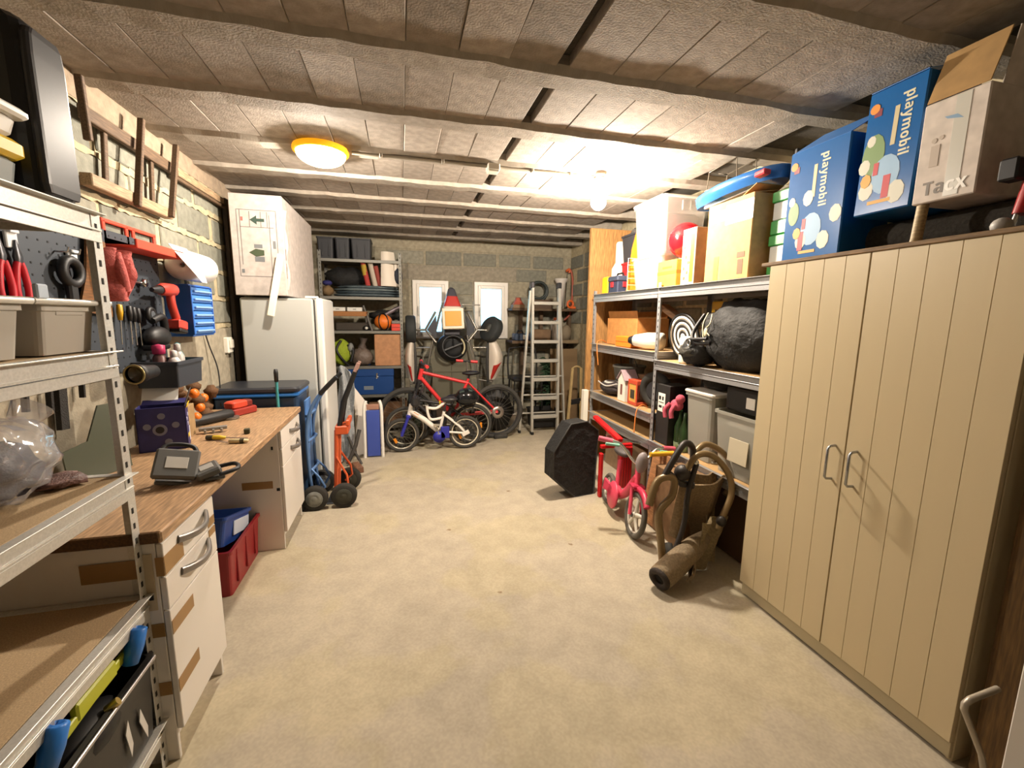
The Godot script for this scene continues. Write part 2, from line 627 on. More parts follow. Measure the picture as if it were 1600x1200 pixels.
	# two small windows in the far wall
	var pvc := mt("white_pvc", "e8e2d8", 0.35, "plastic")
	for i in 2:
		var x0: float = [0.17, 1.06][i]
		var w := Node3D.new()
		w.name = "window_%d" % (i + 1)
		add_child(w)
		w.position = v(x0 + 0.25, 1.65, -6.46)
		w.set_meta("kind", "structure")
		var fr := g()
		for s in [-1, 1]:
			fr.bx(v(s * 0.228, 0, 0.0), v(0.055, 0.83, 0.07), 0.006).bx(v(0, s * 0.388, 0.0), v(0.42, 0.055, 0.07), 0.006)
		put(w, "window_frame", pvc, fr)
		var sa := g()
		for s in [-1, 1]:
			sa.bx(v(s * 0.178, 0, 0.012), v(0.05, 0.73, 0.06), 0.008).bx(v(0, s * 0.34, 0.012), v(0.32, 0.05, 0.06), 0.008)
		put(w, "sash", pvc, sa)
		put(w, "pane", clear("window_glass", "eaf6fa", 0.08, 0.02), g().bx(V, v(0.31, 0.64, 0.006), 0.001))
		put(w, "handle", mt("handle_white", "d8d4cc", 0.4), g().bx(v(-0.178, 0.02, 0.05), v(0.022, 0.06, 0.02), 0.004).bx(v(-0.178, -0.03, 0.068), v(0.016, 0.11, 0.014), 0.004))

func lamps() -> void:
	# round bulkhead lamp on the ceiling
	var a := thing("ceiling_lamp", "glowing round bulkhead lamp with a yellow rim on the concrete ceiling", "lamp", v(-0.467, 2.6, -3.15))
	put(a, "base_plate", glow("lamp_rim", "f0a818", 0.7), g().lathe([Vector2(0, -0.03), Vector2(0.165, -0.03), Vector2(0.17, -0.02), Vector2(0.165, 0.0), Vector2(0, 0)]))
	var dome := []
	for i in 9:
		var t := PI * 0.5 * i / 8.0
		dome.append(Vector2(sin(t) * 0.15, -0.032 - cos(t) * 0.075))
	put(a, "diffuser", glow("lamp_opal", "ffe9b4", 9.0), g().lathe(dome, V, 28))
	var l := OmniLight3D.new()
	l.name = "ceiling_lamp_light"
	l.light_color = Color(1.0, 0.945, 0.88)
	l.light_energy = 3.7
	l.light_size = 0.04
	l.omni_range = 20.0
	l.omni_attenuation = 2.0
	l.shadow_enabled = true
	l.position = v(-0.467, 2.552, -3.15)
	add_child(l)
	# bare bulb in a holder
	var b := thing("light_bulb", "bare glowing light bulb in a short holder under the ceiling beam", "light bulb", v(1.45, 2.6, -3.13))
	put(b, "bulb_holder", mt("holder", "c9bfa8", 0.5), g().lathe([Vector2(0, -0.1), Vector2(0.034, -0.105), Vector2(0.04, -0.097), Vector2(0.03, -0.02), Vector2(0.05, -0.012), Vector2(0.05, 0), Vector2(0, 0)], V, 18))
	var pr := []
	for i in 13:
		var t := PI * i / 12.0
		var r := sin(t) * 0.058
		pr.append(Vector2(maxf(r, 0.0 if i == 0 else 0.016), -0.19 - cos(t) * 0.06))
	pr[-1] = Vector2(0.015, -0.1)
	put(b, "glass_bulb", glow("bulb_glass", "fff0c8", 30.0), g().lathe(pr, V, 20))
	var l2 := l.duplicate()
	l2.name = "light_bulb_light"
	l2.light_color = Color(1.0, 0.945, 0.875)
	l2.light_energy = 5.7
	l2.light_size = 0.045
	l2.position = v(1.45, 2.405, -3.13)
	add_child(l2)
	var c := thing("ceiling_conduit", "thin grey electrical conduit along the ceiling joist between the two lamps", "conduit", v(0, 2.585, -3.13))
	var cm := mt("conduit", "8f8778", 0.5)
	put(c, "pipe", cm, g().cyl(v(-0.28, 0, 0), v(0.6, 0, 0), 0.011, 8).cyl(v(0.69, 0, 0), v(1.4, 0, 0), 0.011, 8))
	for x in [-0.1, 0.3, 0.93, 1.22]:
		put(c, "clip", cm, g().bx(v(x, 0.003, 0), v(0.018, 0.03, 0.032), 0.003))
	var jb := thing("junction_box", "small square white junction box on the ceiling conduit", "junction box", v(0.645, 2.575, -3.13))
	put(jb, "body", mt("jb", "b9b1a2", 0.5), g().bx(V, v(0.085, 0.045, 0.085), 0.006))
	put(jb, "cover", mt("jb2", "cfc8b8", 0.4), g().bx(v(0, -0.026, 0), v(0.075, 0.01, 0.075), 0.003))

# ---------------------------------------------------------------- left wall
func left_wall() -> void:
	var wood := mt("old_wood", "6f5740", 0.75, "wood", 0, Vector3(6, 6, 0.5))
	var pale := mt("pale_wood", "b99b78", 0.7, "wood", 0, Vector3(6, 6, 0.5))
	var t := thing("wooden_rack", "old wooden ladder-like frame with leaning posts hung high on the block wall", "frame", v(-1.39, 2.1, -2.9))
	put(t, "top_rail", wood, g().bx(v(0.03, 0.34, -0.02), v(0.03, 0.06, 0.85), 0.004))
	put(t, "bottom_rail", pale, g().bx(v(0.035, 0.045, 0.08), v(0.05, 0.055, 0.72), 0.004))
	var k := 0
	for p in [[0.47, 0.46, 0.46, 0.2], [0.0, 0.475, 0.13, 0.0], [-0.37, 0.475, -0.22, 0.02]]:
		k += 1
		var a := v(0.075, p[1], p[0])
		var b := v(0.075, p[3], p[2])
		var ang := atan2(b.z - a.z, a.y - b.y)
		put(t, "post", wood, g().bx((a + b) * 0.5, v(0.03, a.distance_to(b), 0.022), 0.003, v(-rad_to_deg(ang), 0, 0)))
	for p in [[0.25, 0.3], [-0.16, 0.3]]:
		put(t, "slat", wood, g().bx(v(0.02, 0.21, p[0]), v(0.018, 0.34, 0.028), 0.003, v(-8, 0, 0)))
	t = thing("wooden_rail", "long weathered wooden rail fixed along the top of the block wall", "rail", v(-1.375, 2.45, -3.85))
	put(t, "board", pale, g().bx(V, v(0.03, 0.05, 1.12), 0.004))
	put(t, "lower_strip", wood, g().bx(v(0.008, -0.045, 0), v(0.025, 0.022, 1.1), 0.003))
	t = thing("dark_plank", "dark brown plank standing upright in the gap beside the fridge", "plank", v(-1.33, 0, -4.25))
	put(t, "board", mt("dark_board", "4a3d30", 0.8, "wood", 0, Vector3(6, 0.5, 6)), g().box(v(-0.05, 0, -0.14), v(-0.02, 2.48, 0.12), 0.003))
	put(t, "batten", mt("dark_batten", "7a5d40", 0.8, "wood", 0, Vector3(6, 0.5, 6)), g().box(v(-0.02, 1.75, 0.06), v(0.01, 2.46, 0.1), 0.003))

	# pegboard with its tools
	var peg := mt("pegboard", "3b4149", 0.6, "plain", 0.3)
	t = thing("pegboard", "dark grey metal tool panel on the wall above the workbench", "tool panel", v(-1.385, 1.6, -2.3))
	put(t, "panel", peg, g().bx(V, v(0.012, 0.7, 1.5), 0.003))
	var holes := g()
	for r in 15:
		for c in 30:
			holes.bx(v(0.0065, -0.32 + r * 0.046, -0.72 + c * 0.05), v(0.002, 0.008, 0.008), 0.0005)
	put(t, "perforation", mt("peg_hole", "15171a", 0.8), holes).set_meta("kind", "stuff")
	for z in [0.42, 0.05, -0.02, -0.4]:
		put(t, "hook", mt("chrome", "c9c9c6", 0.25, "plain", 1.0), g().tube([v(0, 0.2, z), v(0.05, 0.2, z), v(0.055, 0.22, z)], 0.004, 6))
	for q in [[0.27, 0.21, 0.05], [-0.03, 0.18, 0.055]]:
		var c := one("label_clip", mt("white_clip", "d9dde0", 0.4, "plastic"), g().bx(V, v(0.012, 0.06, q[2]), 0.003).bx(v(0.01, 0.03, 0), v(0.014, 0.012, q[2] * 0.8), 0.002), "", "clip", v(-1.37, 1.6 + q[1], -2.3 + q[0]))
		c.set_meta("label", "small white clip on the tool panel above the red plier handles" if q[0] > 0 else "small white clip on the tool panel beside the brown saw")
	for i in 2:
		var p := thing("pliers", ["red handled pliers hanging on the tool panel, nearer pair", "red handled pliers hanging on the tool panel, farther pair beside bare panel"][i], "pliers", v(-1.36, 1.58, -1.965 - 0.07 * i), V, "red pliers on the tool panel")
		for s in [-1, 1]:
			put(p, "handle", mt("red_grip", "c02030", 0.45, "plastic"), g().tube(curve([v(0, -0.02, s * 0.018), v(0, 0.05, s * 0.026), v(0, 0.12, s * 0.016), v(0, 0.15, s * 0.006)]), 0.011, 8))
		put(p, "jaws", mt("tool_steel", "55565a", 0.35, "plain", 0.9), g().tube([v(0, 0.14, 0), v(0, 0.17, 0), v(0, 0.23, 0)], [0.014, 0.02, 0.005], 8, false, true, 0.6))
	var s := thing("handsaw", "brown wooden saw with a black grip hanging on the tool panel", "saw", v(-1.36, 1.66, -2.4))
	put(s, "blade", mt("saw_brown", "8a5a28", 0.6, "wood"), g().ex(PackedVector2Array([Vector2(-0.09, -0.1), Vector2(0.13, -0.13), Vector2(0.14, 0.22), Vector2(0.02, 0.24), Vector2(-0.02, 0.05)]), 0.01, V, v(0, 90, 0)))
	put(s, "grip", mt("black_grip", "141416", 0.5, "plastic"), g().hoop(v(0.01, 0.06, 0.12), v(1, 0, 0), 0.05, 0.02, 18, 8).bx(v(0.01, -0.05, 0.13), v(0.025, 0.16, 0.05), 0.008))
	# red rack with slots
	s = thing("tool_rack", "red plastic tool rack with square slots above the tool panel", "rack", v(-1.385, 1.87, -2.82))
	var red := mt("rack_red", "d8452f", 0.45, "plastic")
	var back := g()
	for z in [-0.225, -0.02, 0.04, 0.225]:
		back.bx(v(0.0, 0.075, z), v(0.012, 0.1, 0.022), 0.003)
	put(s, "back_plate", red, back.bx(v(0, 0.125, 0), v(0.012, 0.018, 0.48), 0.003).bx(v(0, 0.02, 0), v(0.012, 0.05, 0.48), 0.003))
	put(s, "tray", red, g().bx(v(0.07, 0.005, 0), v(0.13, 0.014, 0.48), 0.003).bx(v(0.135, 0.02, 0), v(0.01, 0.045, 0.48), 0.003))
	# cloth
	one("work_gloves", mt("pink_cloth", "c4605a", 0.9, "crease"), g().sheet(14, 14, func(u, w): return v(0.035 * sin(u * 9.0 + w * 3.0), 0.07 - 0.24 * w, (u - 0.5) * (0.17 - 0.06 * w * w) + 0.012 * sin(w * 9.0)), 0.02).tube(curve([v(0.03, 0.05, 0.05), v(0.04, -0.03, 0.04), v(0.03, -0.12, 0.0)]), 0.022, 8), "pink red work gloves hanging in a bundle below the red tool rack", "gloves", v(-1.32, 1.78, -2.53))
	s = thing("ratchet", "small chrome ratchet hanging on the dark tool panel", "ratchet", v(-1.355, 1.71, -2.78))
	put(s, "handle", M.chrome, g().tube([v(0, 0, 0.08), v(0, 0.004, -0.03)], [0.009, 0.007], 8))
	put(s, "head", M.chrome, g().lathe([Vector2(0, -0.014), Vector2(0.02, -0.014), Vector2(0.022, 0), Vector2(0.02, 0.014), Vector2(0, 0.014)], v(0, 0.004, -0.045), 14, v(1, 0, 0)))
	var k2 := 0
	for q in [[-2.585, "yellow"], [-2.665, "black"], [-2.7, "black"], [-2.74, "black"]]:
		k2 += 1
		var d := thing("screwdriver", ["", "yellow handled screwdriver hanging on the dark tool panel", "slim screwdriver hanging beside the yellow one on the tool panel", "middle screwdriver of those hanging beside the black tape reel", "screwdriver hanging under the black tape reel on the tool panel"][k2], "screwdriver", v(-1.355, 1.56 - 0.005 * k2, q[0]), v(2.0 * k2 - 6.0, 0, 0), "screwdrivers on the tool panel")
		put(d, "handle", mt("driver_yellow", "c79a1e", 0.4, "plastic") if q[1] == "yellow" else M.black_grip, g().lathe([Vector2(0, 0.04), Vector2(0.012, 0.036), Vector2(0.014, 0.0), Vector2(0.009, -0.04), Vector2(0, -0.04)], V, 10))
		put(d, "shaft", M.chrome, g().cyl(v(0, -0.04, 0), v(0, -0.16, 0), 0.0035, 6))
	s = thing("tape_reel", "small black reel hanging on the tool panel among screwdrivers", "reel", v(-1.34, 1.545, -2.83))
	put(s, "drum", M.black_grip, g().hoop(V, v(1, 0, 0), 0.03, 0.014, 20, 8))
	put(s, "hub", mt("hub_grey", "4d5258", 0.5), g().cyl(v(-0.015, 0, 0), v(0.012, 0, 0), 0.02, 12))
	# red power drill
	s = thing("power_drill", "red cordless drill hanging beside the blue drawer cabinet", "drill", v(-1.29, 1.58, -2.9))
	var dr := mt("drill_red", "b83a2e", 0.4, "plastic")
	put(s, "body", dr, g().tube([v(0, 0.1, 0.06), v(0, 0.105, 0.02), v(0, 0.105, -0.08), v(0, 0.1, -0.1)], [0.028, 0.036, 0.036, 0.025], 12))
	put(s, "chuck", M.tool_steel, g().tube([v(0, 0.1, 0.06), v(0, 0.098, 0.09), v(0, 0.096, 0.14)], [0.024, 0.022, 0.012], 10))
	put(s, "grip", dr, g().tube(curve([v(0, 0.08, -0.05), v(0, 0.02, -0.055), v(0, -0.06, -0.09)]), 0.022, 10))
	put(s, "battery", dr, g().bx(v(0, -0.095, -0.1), v(0.07, 0.055, 0.1), 0.008, v(-10, 0, 0)))
	put(s, "battery_pad", M.black_grip, g().bx(v(0.0, -0.13, -0.1), v(0.066, 0.025, 0.095), 0.006, v(-10, 0, 0)))
	s = thing("cordless_sander", "black power tool hanging below the red drill on the tool panel", "power tool", v(-1.33, 1.42, -2.85))
	put(s, "body", M.black_grip, g().ball(V, v(0.05, 0.06, 0.11), 14, 10).bx(v(0, -0.055, 0.02), v(0.07, 0.03, 0.16), 0.008))
	put(s, "handle", M.black_grip, g().tube(curve([v(0, 0.03, -0.09), v(0.01, 0.11, -0.05), v(0, 0.09, 0.04)]), 0.02, 8))
	# blue small-parts cabinet
	var blue := mt("cabinet_blue", "1f57a8", 0.4, "plastic")
	s = thing("drawer_cabinet", "blue small parts cabinet with six lighter blue drawers on the wall", "drawer cabinet", v(-1.32, 1.41, -3.27))
	put(s, "body", blue, g().box(v(-0.08, 0, -0.155), v(0.06, 0.012, 0.155), 0.003).box(v(-0.08, 0.31, -0.155), v(0.06, 0.322, 0.155), 0.003).box(v(-0.08, 0.01, 0.145), v(0.07, 0.315, 0.155), 0.003).box(v(-0.08, 0.01, -0.155), v(0.07, 0.315, -0.145), 0.003).box(v(-0.08, 0.01, -0.15), v(-0.07, 0.315, 0.15), 0.002))
	for i in 6:
		var dw := put(s, "drawer", mt("drawer_blue", "3d78c4", 0.35, "plastic"), g().box(v(-0.06, 0.014 + i * 0.0495, -0.142), v(0.066, 0.058 + i * 0.0495, 0.142), 0.004))
		put(dw, "pull", mt("drawer_pull", "7ea6dc", 0.3, "plastic"), g().bx(v(0.072, 0.034 + i * 0.0495, 0), v(0.016, 0.012, 0.25), 0.003))
	# paper towel
	var white := mt("paper", "ece9e2", 0.9)
	s = thing("paper_roll", "roll of white paper with its loose sheet curling down above blue cabinet", "paper roll", v(-1.3, 1.85, -3.28))
	put(s, "roll", white, g().lathe([Vector2(0.018, -0.15), Vector2(0.092, -0.15), Vector2(0.092, 0.15), Vector2(0.018, 0.15), Vector2(0.018, -0.15)], v(0, 0, -0.02), 24, v(0, 0, 1)))
	put(s, "loose_sheet", white, g().sheet(8, 10, func(u, w): return v(0.03 + 0.075 * sin(w * 1.6), 0.095 - 0.2 * w, lerpf(0.34, 0.12, u) - 0.2 * w * w * (1.0 - 0.75 * u)), 0.0025))
	put(s, "bracket", M.chrome, g().cyl(v(0, 0, -0.2), v(0, 0, 0.14), 0.006, 8).bx(v(-0.045, 0, -0.19), v(0.1, 0.01, 0.012), 0.002))
	# black bin with bottles, on the wall above the bench
	s = thing("storage_bin", "dark grey open storage bin holding spray bottles above the workbench", "bin", v(-1.27, 1.155, -2.82))
	put(s, "tub", mt("bin_dark", "30343c", 0.5, "plastic"), g().bin(0.2, 0.14, 0.3, 0.005, 0.95, 0.01))
	put(s, "wall_bracket", M.tool_steel, g().bx(v(-0.112, 0.07, 0), v(0.012, 0.12, 0.2), 0.002))
	var bot := [[-0.02, 0.06, "b5305c", 0.2, "bottle with a dark red cap standing in the dark grey bin"], [0.04, 0.04, "c9c4c0", 0.17, "clear grey bottle standing in the dark grey bin"], [0.03, -0.03, "a9a5a0", 0.2, "tall silver spray can standing in the dark grey bin"], [0.0, -0.1, "12707a", 0.2, "teal spray bottle standing in the dark grey bin"]]
	for q in bot:
		var b := thing("bottle", q[4], "bottle", v(-1.27 + q[0], 1.162, -2.82 + q[1]), V, "bottles in the wall bin")
		var h: float = q[3]
		put(b, "body", mt("bottle_" + q[2], q[2] if q[2] != "b5305c" else "6a4a48", 0.35, "plastic"), g().lathe([Vector2(0, 0), Vector2(0.028, 0), Vector2(0.031, 0.01), Vector2(0.031, h * 0.75), Vector2(0.016, h * 0.9), Vector2(0, h * 0.9)], V, 14))
		put(b, "cap", mt("cap_" + q[2], q[2], 0.4, "plastic"), g().lathe([Vector2(0, h * 0.85), Vector2(0.03 if q[2] == "b5305c" else 0.018, h * 0.85), Vector2(0.03 if q[2] == "b5305c" else 0.016, h * 1.08), Vector2(0, h * 1.12)], V, 14))
	s = thing("flashlight", "stubby black torch with a yellowish lens clipped before the dark bin", "torch", v(-1.24, 1.26, -2.5), v(0, -20, 0))
	put(s, "barrel", M.black_grip, g().lathe([Vector2(0, -0.07), Vector2(0.032, -0.07), Vector2(0.036, -0.02), Vector2(0.046, 0.03), Vector2(0.048, 0.07), Vector2(0.042, 0.07)], V, 20, v(0.25, 0, 1)))
	put(s, "bezel", mt("bezel_gold", "a99a6a", 0.3, "plain", 0.7), g().hoop(v(0.017, 0, 0.068), v(0.25, 0, 1), 0.044, 0.005, 22, 6))
	put(s, "lens", mt("lens_amber", "5b4c28", 0.15), g().lathe([Vector2(0.04, 0.05), Vector2(0.02, 0.035), Vector2(0, 0.03)], V, 20, v(0.25, 0, 1)))
	put(s, "mount", mt("white_tube", "cfccc6", 0.4, "plastic"), g().cyl(v(-0.13, 0.0, -0.03), v(-0.03, 0.0, -0.03), 0.02, 10))
	# sockets and cable
	s = thing("wall_socket", "white weatherproof wall socket beside the gap next to the fridge", "socket", v(-1.39, 1.3, -4.02))
	put(s, "box", mt("socket_white", "e2ddd0", 0.45, "plastic"), g().bx(V, v(0.05, 0.13, 0.1), 0.008))
	put(s, "flap", mt("socket_white2", "d3cdbf", 0.45, "plastic"), g().bx(v(0.03, 0.01, 0), v(0.015, 0.07, 0.075), 0.006))
	one("power_cable", M.black_grip, g().tube(curve([v(0, 0.35, 0.1), v(0.0, 0.15, 0.04), v(0.012, 0, 0.0), v(0.05, -0.2, -0.02), v(0.06, -0.46, 0.02)]), 0.005, 6), "thin black cable hanging down the wall below the blue cabinet", "cable", v(-1.385, 1.33, -3.62))

# ---------------------------------------------------------------- shelving by the camera
func upright(t: Node3D, x: float, z: float, h: float, sx: float, sz: float, m: Material) -> void:   # slotted angle
	var p := put(t, "upright", m, g().box(v(x, 0, z), v(x + sx * 0.038, h, z + sz * 0.002), 0.0008).box(v(x, 0, z), v(x + sx * 0.002, h, z + sz * 0.038), 0.0008))
	var s := g()
	for i in int(h / 0.05):
		s.bx(v(x - sx * 0.0004, 0.04 + i * 0.05, z + sz * 0.022), v(0.002, 0.018, 0.009), 0.0004).bx(v(x + sx * 0.02, 0.04 + i * 0.05, z - sz * 0.0004), v(0.009, 0.018, 0.002), 0.0004)
	put(p, "slot", mt("slot_dark", "25221e", 0.9), s).set_meta("kind", "stuff")

func rack_beam(t: Node3D, a: Vector3, b: Vector3, h: float, m: Material) -> void:   # folded shelf edge, top at a.y
	var d := (b - a).normalized()
	var out := d.cross(Vector3.UP).normalized()
	var L := a.distance_to(b)
	var yaw := rad_to_deg(atan2(-d.z, d.x))
	var c := (a + b) * 0.5
	put(t, "beam", m, g().bx(c + v(0, -h * 0.28, 0), v(L, h * 0.55, 0.004), 0.001, v(0, yaw, 0)).bx(c + v(0, -h * 0.82, 0) - out * 0.004, v(L, h * 0.36, 0.004), 0.001, v(0, yaw, 0)).bx(c + v(0, -h * 0.57, 0) - out * 0.003, v(L, 0.006, 0.012), 0.001, v(0, yaw, 0)).bx(c + v(0, -0.002, 0) - out * 0.012, v(L, 0.004, 0.026), 0.001, v(0, yaw, 0)))

func rack(t: Node3D, x0: float, x1: float, z0: float, z1: float, levels: Array, h: float, m: Material, board: Material, front: float, bh := 0.08) -> void:   # front = x of the open side
	for lv in levels:
		rack_beam(t, v(x0, lv, z1), v(x0, lv, z0), bh, m)
		rack_beam(t, v(x1, lv, z0), v(x1, lv, z1), bh, m)
		for z in [z0 + 0.004, z1 - 0.004]:
			rack_beam(t, v(x1, lv, z) if z < (z0 + z1) * 0.5 else v(x0, lv, z), v(x0, lv, z) if z < (z0 + z1) * 0.5 else v(x1, lv, z), bh * 0.7, m)
		put(t, "shelf_board", board, g().box(v(x0 + 0.006, lv - 0.014, z0 + 0.008), v(x1 - 0.006, lv - 0.002, z1 - 0.008), 0.001))

func left_shelf() -> void:
	var galv := mt("galvanised", "d6d4cd", 0.42, "metal", 0.4)
	var mdf := mt("mdf", "c6aa82", 0.8, "board")
	var t := thing("shelving_unit", "galvanised metal shelving unit with brown fibreboard shelves standing nearest the camera", "shelving", V)
	var lv := [1.828, 1.44, 1.06, 0.646, 0.18]
	for x in [[-0.83, -1], [-1.33, 1]]:
		for z in [[-1.545, 1], [-0.3, -1]]:
			upright(t, x[0], z[0], 1.835, x[1], z[1], galv)
	rack(t, -1.325, -0.834, -1.54, -0.305, lv, 1.8, galv, mdf, -0.83)

	# on top
	var blk := mt("case_black", "1b1c1f", 0.32, "plastic")
	var s := thing("suitcase", "large black hard case with ribbed grey side standing on the top shelf", "case", v(-1.09, 1.83, -1.455))
	put(s, "shell", blk, g().loft([Vector2(0.0, 0.95), Vector2(0.02, 1.0), Vector2(0.36, 1.0), Vector2(0.41, 0.97), Vector2(0.425, 0.9)].map(func(q): return g().rr(0.235 * q.y, 0.07 * q.y, q.x, 0.035)), true, true, false))
	put(s, "side_panel", mt("case_side", "303134", 0.35, "plastic"), g().loft([Vector2(0.02, 0.9), Vector2(0.04, 1.0), Vector2(0.34, 1.0), Vector2(0.385, 0.93), Vector2(0.4, 0.8)].map(func(q): return g().rr(0.012, 0.062 * q.y, q.x, 0.012, 0.232 - 0.012 * (1.0 - q.y))), true, true, false))
	put(s, "foot", blk, g().bx(v(0.2, 0.005, 0), v(0.06, 0.02, 0.12), 0.004))
	s = thing("storage_box", "grey plastic box with a yellow lid on the top shelf beside black case", "box", v(-1.02, 1.83, -1.2))
	put(s, "tub", mt("box_grey", "8d9494", 0.4, "plastic"), g().rbox(0.3, 0.075, 0.3, 0.02, V, 0.96))
	put(s, "lid", mt("lid_yellow", "d2ad22", 0.4, "plastic"), g().rbox(0.325, 0.045, 0.325, 0.02, v(0, 0.073, 0)))
	s = thing("storage_box", "white lidded plastic box stacked on the yellow lidded grey box", "box", v(-1.01, 1.948, -1.2))
	put(s, "tub", mt("box_white", "d9d6cf", 0.4, "plastic"), g().rbox(0.3, 0.05, 0.3, 0.02, V, 0.96))
	put(s, "lid", mt("lid_white", "e6e3dc", 0.35, "plastic"), g().rbox(0.335, 0.022, 0.335, 0.02, v(0, 0.048, 0)))

	# second shelf: two pale bins
	var binm := mt("bin_beige", "a8a297", 0.55, "plastic")
	for i in 2:
		s = thing("pale_bin", ["grey plastic bin on second shelf, the one next to the upright", "grey plastic bin on second shelf, the one nearer the camera"][i], "bin", v(-1.06, 1.442, -1.425 + i * 0.285), V, "pale bins on the second shelf")
		put(s, "tub", binm, g().bin(0.4, 0.13, 0.2 + 0.06 * i, 0.004, 0.94, 0.015, 0.006))
		put(s, "rim_bar", mt("rim_pale", "d4d1c8", 0.3, "plain", 0.3), g().cyl(v(0.215, 0.135, -0.14), v(0.215, 0.135, 0.14), 0.009, 8))
		put(s, "handle", binm, g().bx(v(0.197, 0.11, 0), v(0.008, 0.02, 0.1), 0.003))
	one("price_clip", mt("clip_blue", "b7c4d4", 0.4), g().bx(V, v(0.012, 0.035, 0.035), 0.003), "small pale blue clip standing on the rim between two grey bins", "clip", v(-0.842, 1.6, -1.31))

	# hanging under the second shelf: a bundle of dark straps
	var k := 0
	for z in [-2.28, -2.15, -2.095, -1.98]:
		k += 1
		one("hanging_strap", mt("strap_dark", "2a2724", 0.8, "cloth"), g().bx(v(0, -0.5 * [0.07, 0.18, 0.1, 0.07][k - 1], 0), v(0.02, [0.07, 0.18, 0.1, 0.07][k - 1], [0.012, 0.045, 0.014, 0.014][k - 1]), 0.001, v(-5, 0, 0)), ["", "short dark strap hanging low on the wall closest to the metal upright", "widest and longest dark strap hanging on the wall below the tool panel", "thin dark strap hanging just left of the widest strap on the wall", "thin dark strap on the wall below tool panel, nearest the camera"][k], "strap", v(-1.37, 1.25, z), V, "straps below the tool panel")
	# third shelf
	s = thing("plastic_bag", "crumpled clear plastic bag with dark contents on the third shelf", "bag", v(-1.02, 1.062, -1.34))
	var rg := RandomNumberGenerator.new()
	rg.seed = 5
	put(s, "bag", clear("film", "e6e6ee", 0.22, 0.12), g().ball(v(0, 0.115, 0), v(0.1, 0.112, 0.15), 40, 26, func(d): return 1.0 + 0.13 * sin(d.x * 7.0 + d.y * 9.0) * cos(d.z * 8.0) + 0.07 * absf(sin(d.y * 13.0 + d.z * 9.0)) - 0.12 * maxf(d.y, 0.0)).tube([v(0.03, 0.2, -0.07), v(0.04, 0.235, -0.1)], [0.03, 0.045], 10))
	put(s, "contents", mt("bag_dark", "2b2530", 0.6, "cloth"), g().ball(v(0, 0.08, 0.02), v(0.08, 0.075, 0.11), 16, 10, func(d): return 1.0 + 0.2 * sin(d.x * 6.0 + d.y * 5.0 + d.z * 4.0)))
	s = thing("glass_offcut", "greenish grey sheet offcut leaning on the worktop behind the near metal upright", "offcut", v(-1.27, 0.857, -2.15))
	put(s, "sheet", mt("offcut_green", "4c5244", 0.35), g().ex(PackedVector2Array([Vector2(-0.12, 0), Vector2(0.14, 0), Vector2(0.14, 0.3), Vector2(0.05, 0.3), Vector2(-0.02, 0.16), Vector2(-0.12, 0.14)]), 0.008, V, v(-6, 70, 0)))
	one("wrapper", mt("wrapper_pink", "8d6a62", 0.5, "cloth"), g().ball(v(0, 0.015, 0), v(0.05, 0.016, 0.06), 12, 6, func(d): return 1.0 + 0.3 * sin(d.x * 9.0 + d.z * 7.0)), "crumpled pinkish wrapper lying beside the upright on the third shelf", "wrapper", v(-0.95, 1.06, -1.46))

	# bottom: black crate with clamps
	s = thing("tool_crate", "black open crate of clamps at the foot of the near shelving unit", "crate", v(-1.04, 0.185, -1.18))
	put(s, "tub", mt("crate_black", "2a2826", 0.4, "plastic"), g().bin(0.44, 0.27, 0.66, 0.006, 0.96, 0.02, 0.008))
	put(s, "rim_edge", mt("rim_silver", "b5b0b0", 0.3, "plain", 0.6), g().bx(v(0.233, 0.262, 0), v(0.006, 0.012, 0.64), 0.002))
	var sw := mt("swoosh", "d8d4ce", 0.5)
	for q in [[-0.14, 0.11, 14], [-0.21, 0.09, 24]]:
		put(s, "printed_stroke", sw, g().ex(PackedVector2Array([Vector2(-0.012, -0.06), Vector2(0.008, -0.03), Vector2(0.02, 0.06), Vector2(-0.004, 0.03)]), 0.002, v(0.222, q[1], -0.03 + q[0]), v(0, 90, q[2])))
	var cb := mt("clamp_blue", "2a74c8", 0.35, "plastic")
	var cy := mt("clamp_yellow", "b9bd2c", 0.4, "plastic")
	var cl := [["bar clamp with blue handles lying across black crate, its bar the brighter yellow one", v(-0.85, 0.5, -1.2), v(0, 0, 0)], ["olive yellow bar clamp with blue handle deeper in the black crate", v(-0.94, 0.475, -1.1), v(4, 6, 0)]]
	for i in 2:
		var c := thing("bar_clamp", cl[i][0], "clamp", cl[i][1], cl[i][2], "clamps in the black crate")
		put(c, "bar", cy if i == 0 else mt("clamp_olive", "8f8c22", 0.5, "plastic"), g().bx(v(0, 0.0, 0.0), v(0.014, 0.028, 0.52), 0.003, v(4, 0, 0)))
		put(c, "jaw", cy, g().bx(v(0.0, 0.02, -0.1), v(0.022, 0.05, 0.16), 0.005))
		for z in [-0.24, 0.09]:
			put(c, "handle", cb, g().lathe([Vector2(0, -0.055), Vector2(0.02, -0.05), Vector2(0.025, 0), Vector2(0.023, 0.05), Vector2(0.013, 0.055), Vector2(0.012, 0.04), Vector2(0, 0.04)], v(0.025, 0.035, z), 12, v(0.15, 1, -0.35)))
		put(c, "pad", cb, g().bx(v(-0.03, 0.03, 0.16), v(0.04, 0.03, 0.05), 0.006))
	s = thing("pistol_grip_tool", "black hand tool with a brass nozzle lying in the black crate", "hand tool", v(-0.88, 0.4, -1.28))
	put(s, "body", M.black_grip, g().ball(V, v(0.07, 0.06, 0.12), 14, 10))
	put(s, "nozzle", mt("brass", "c9b36a", 0.3, "plain", 0.9), g().cyl(v(0.05, 0.05, -0.02), v(0.075, 0.065, -0.03), 0.012, 10))
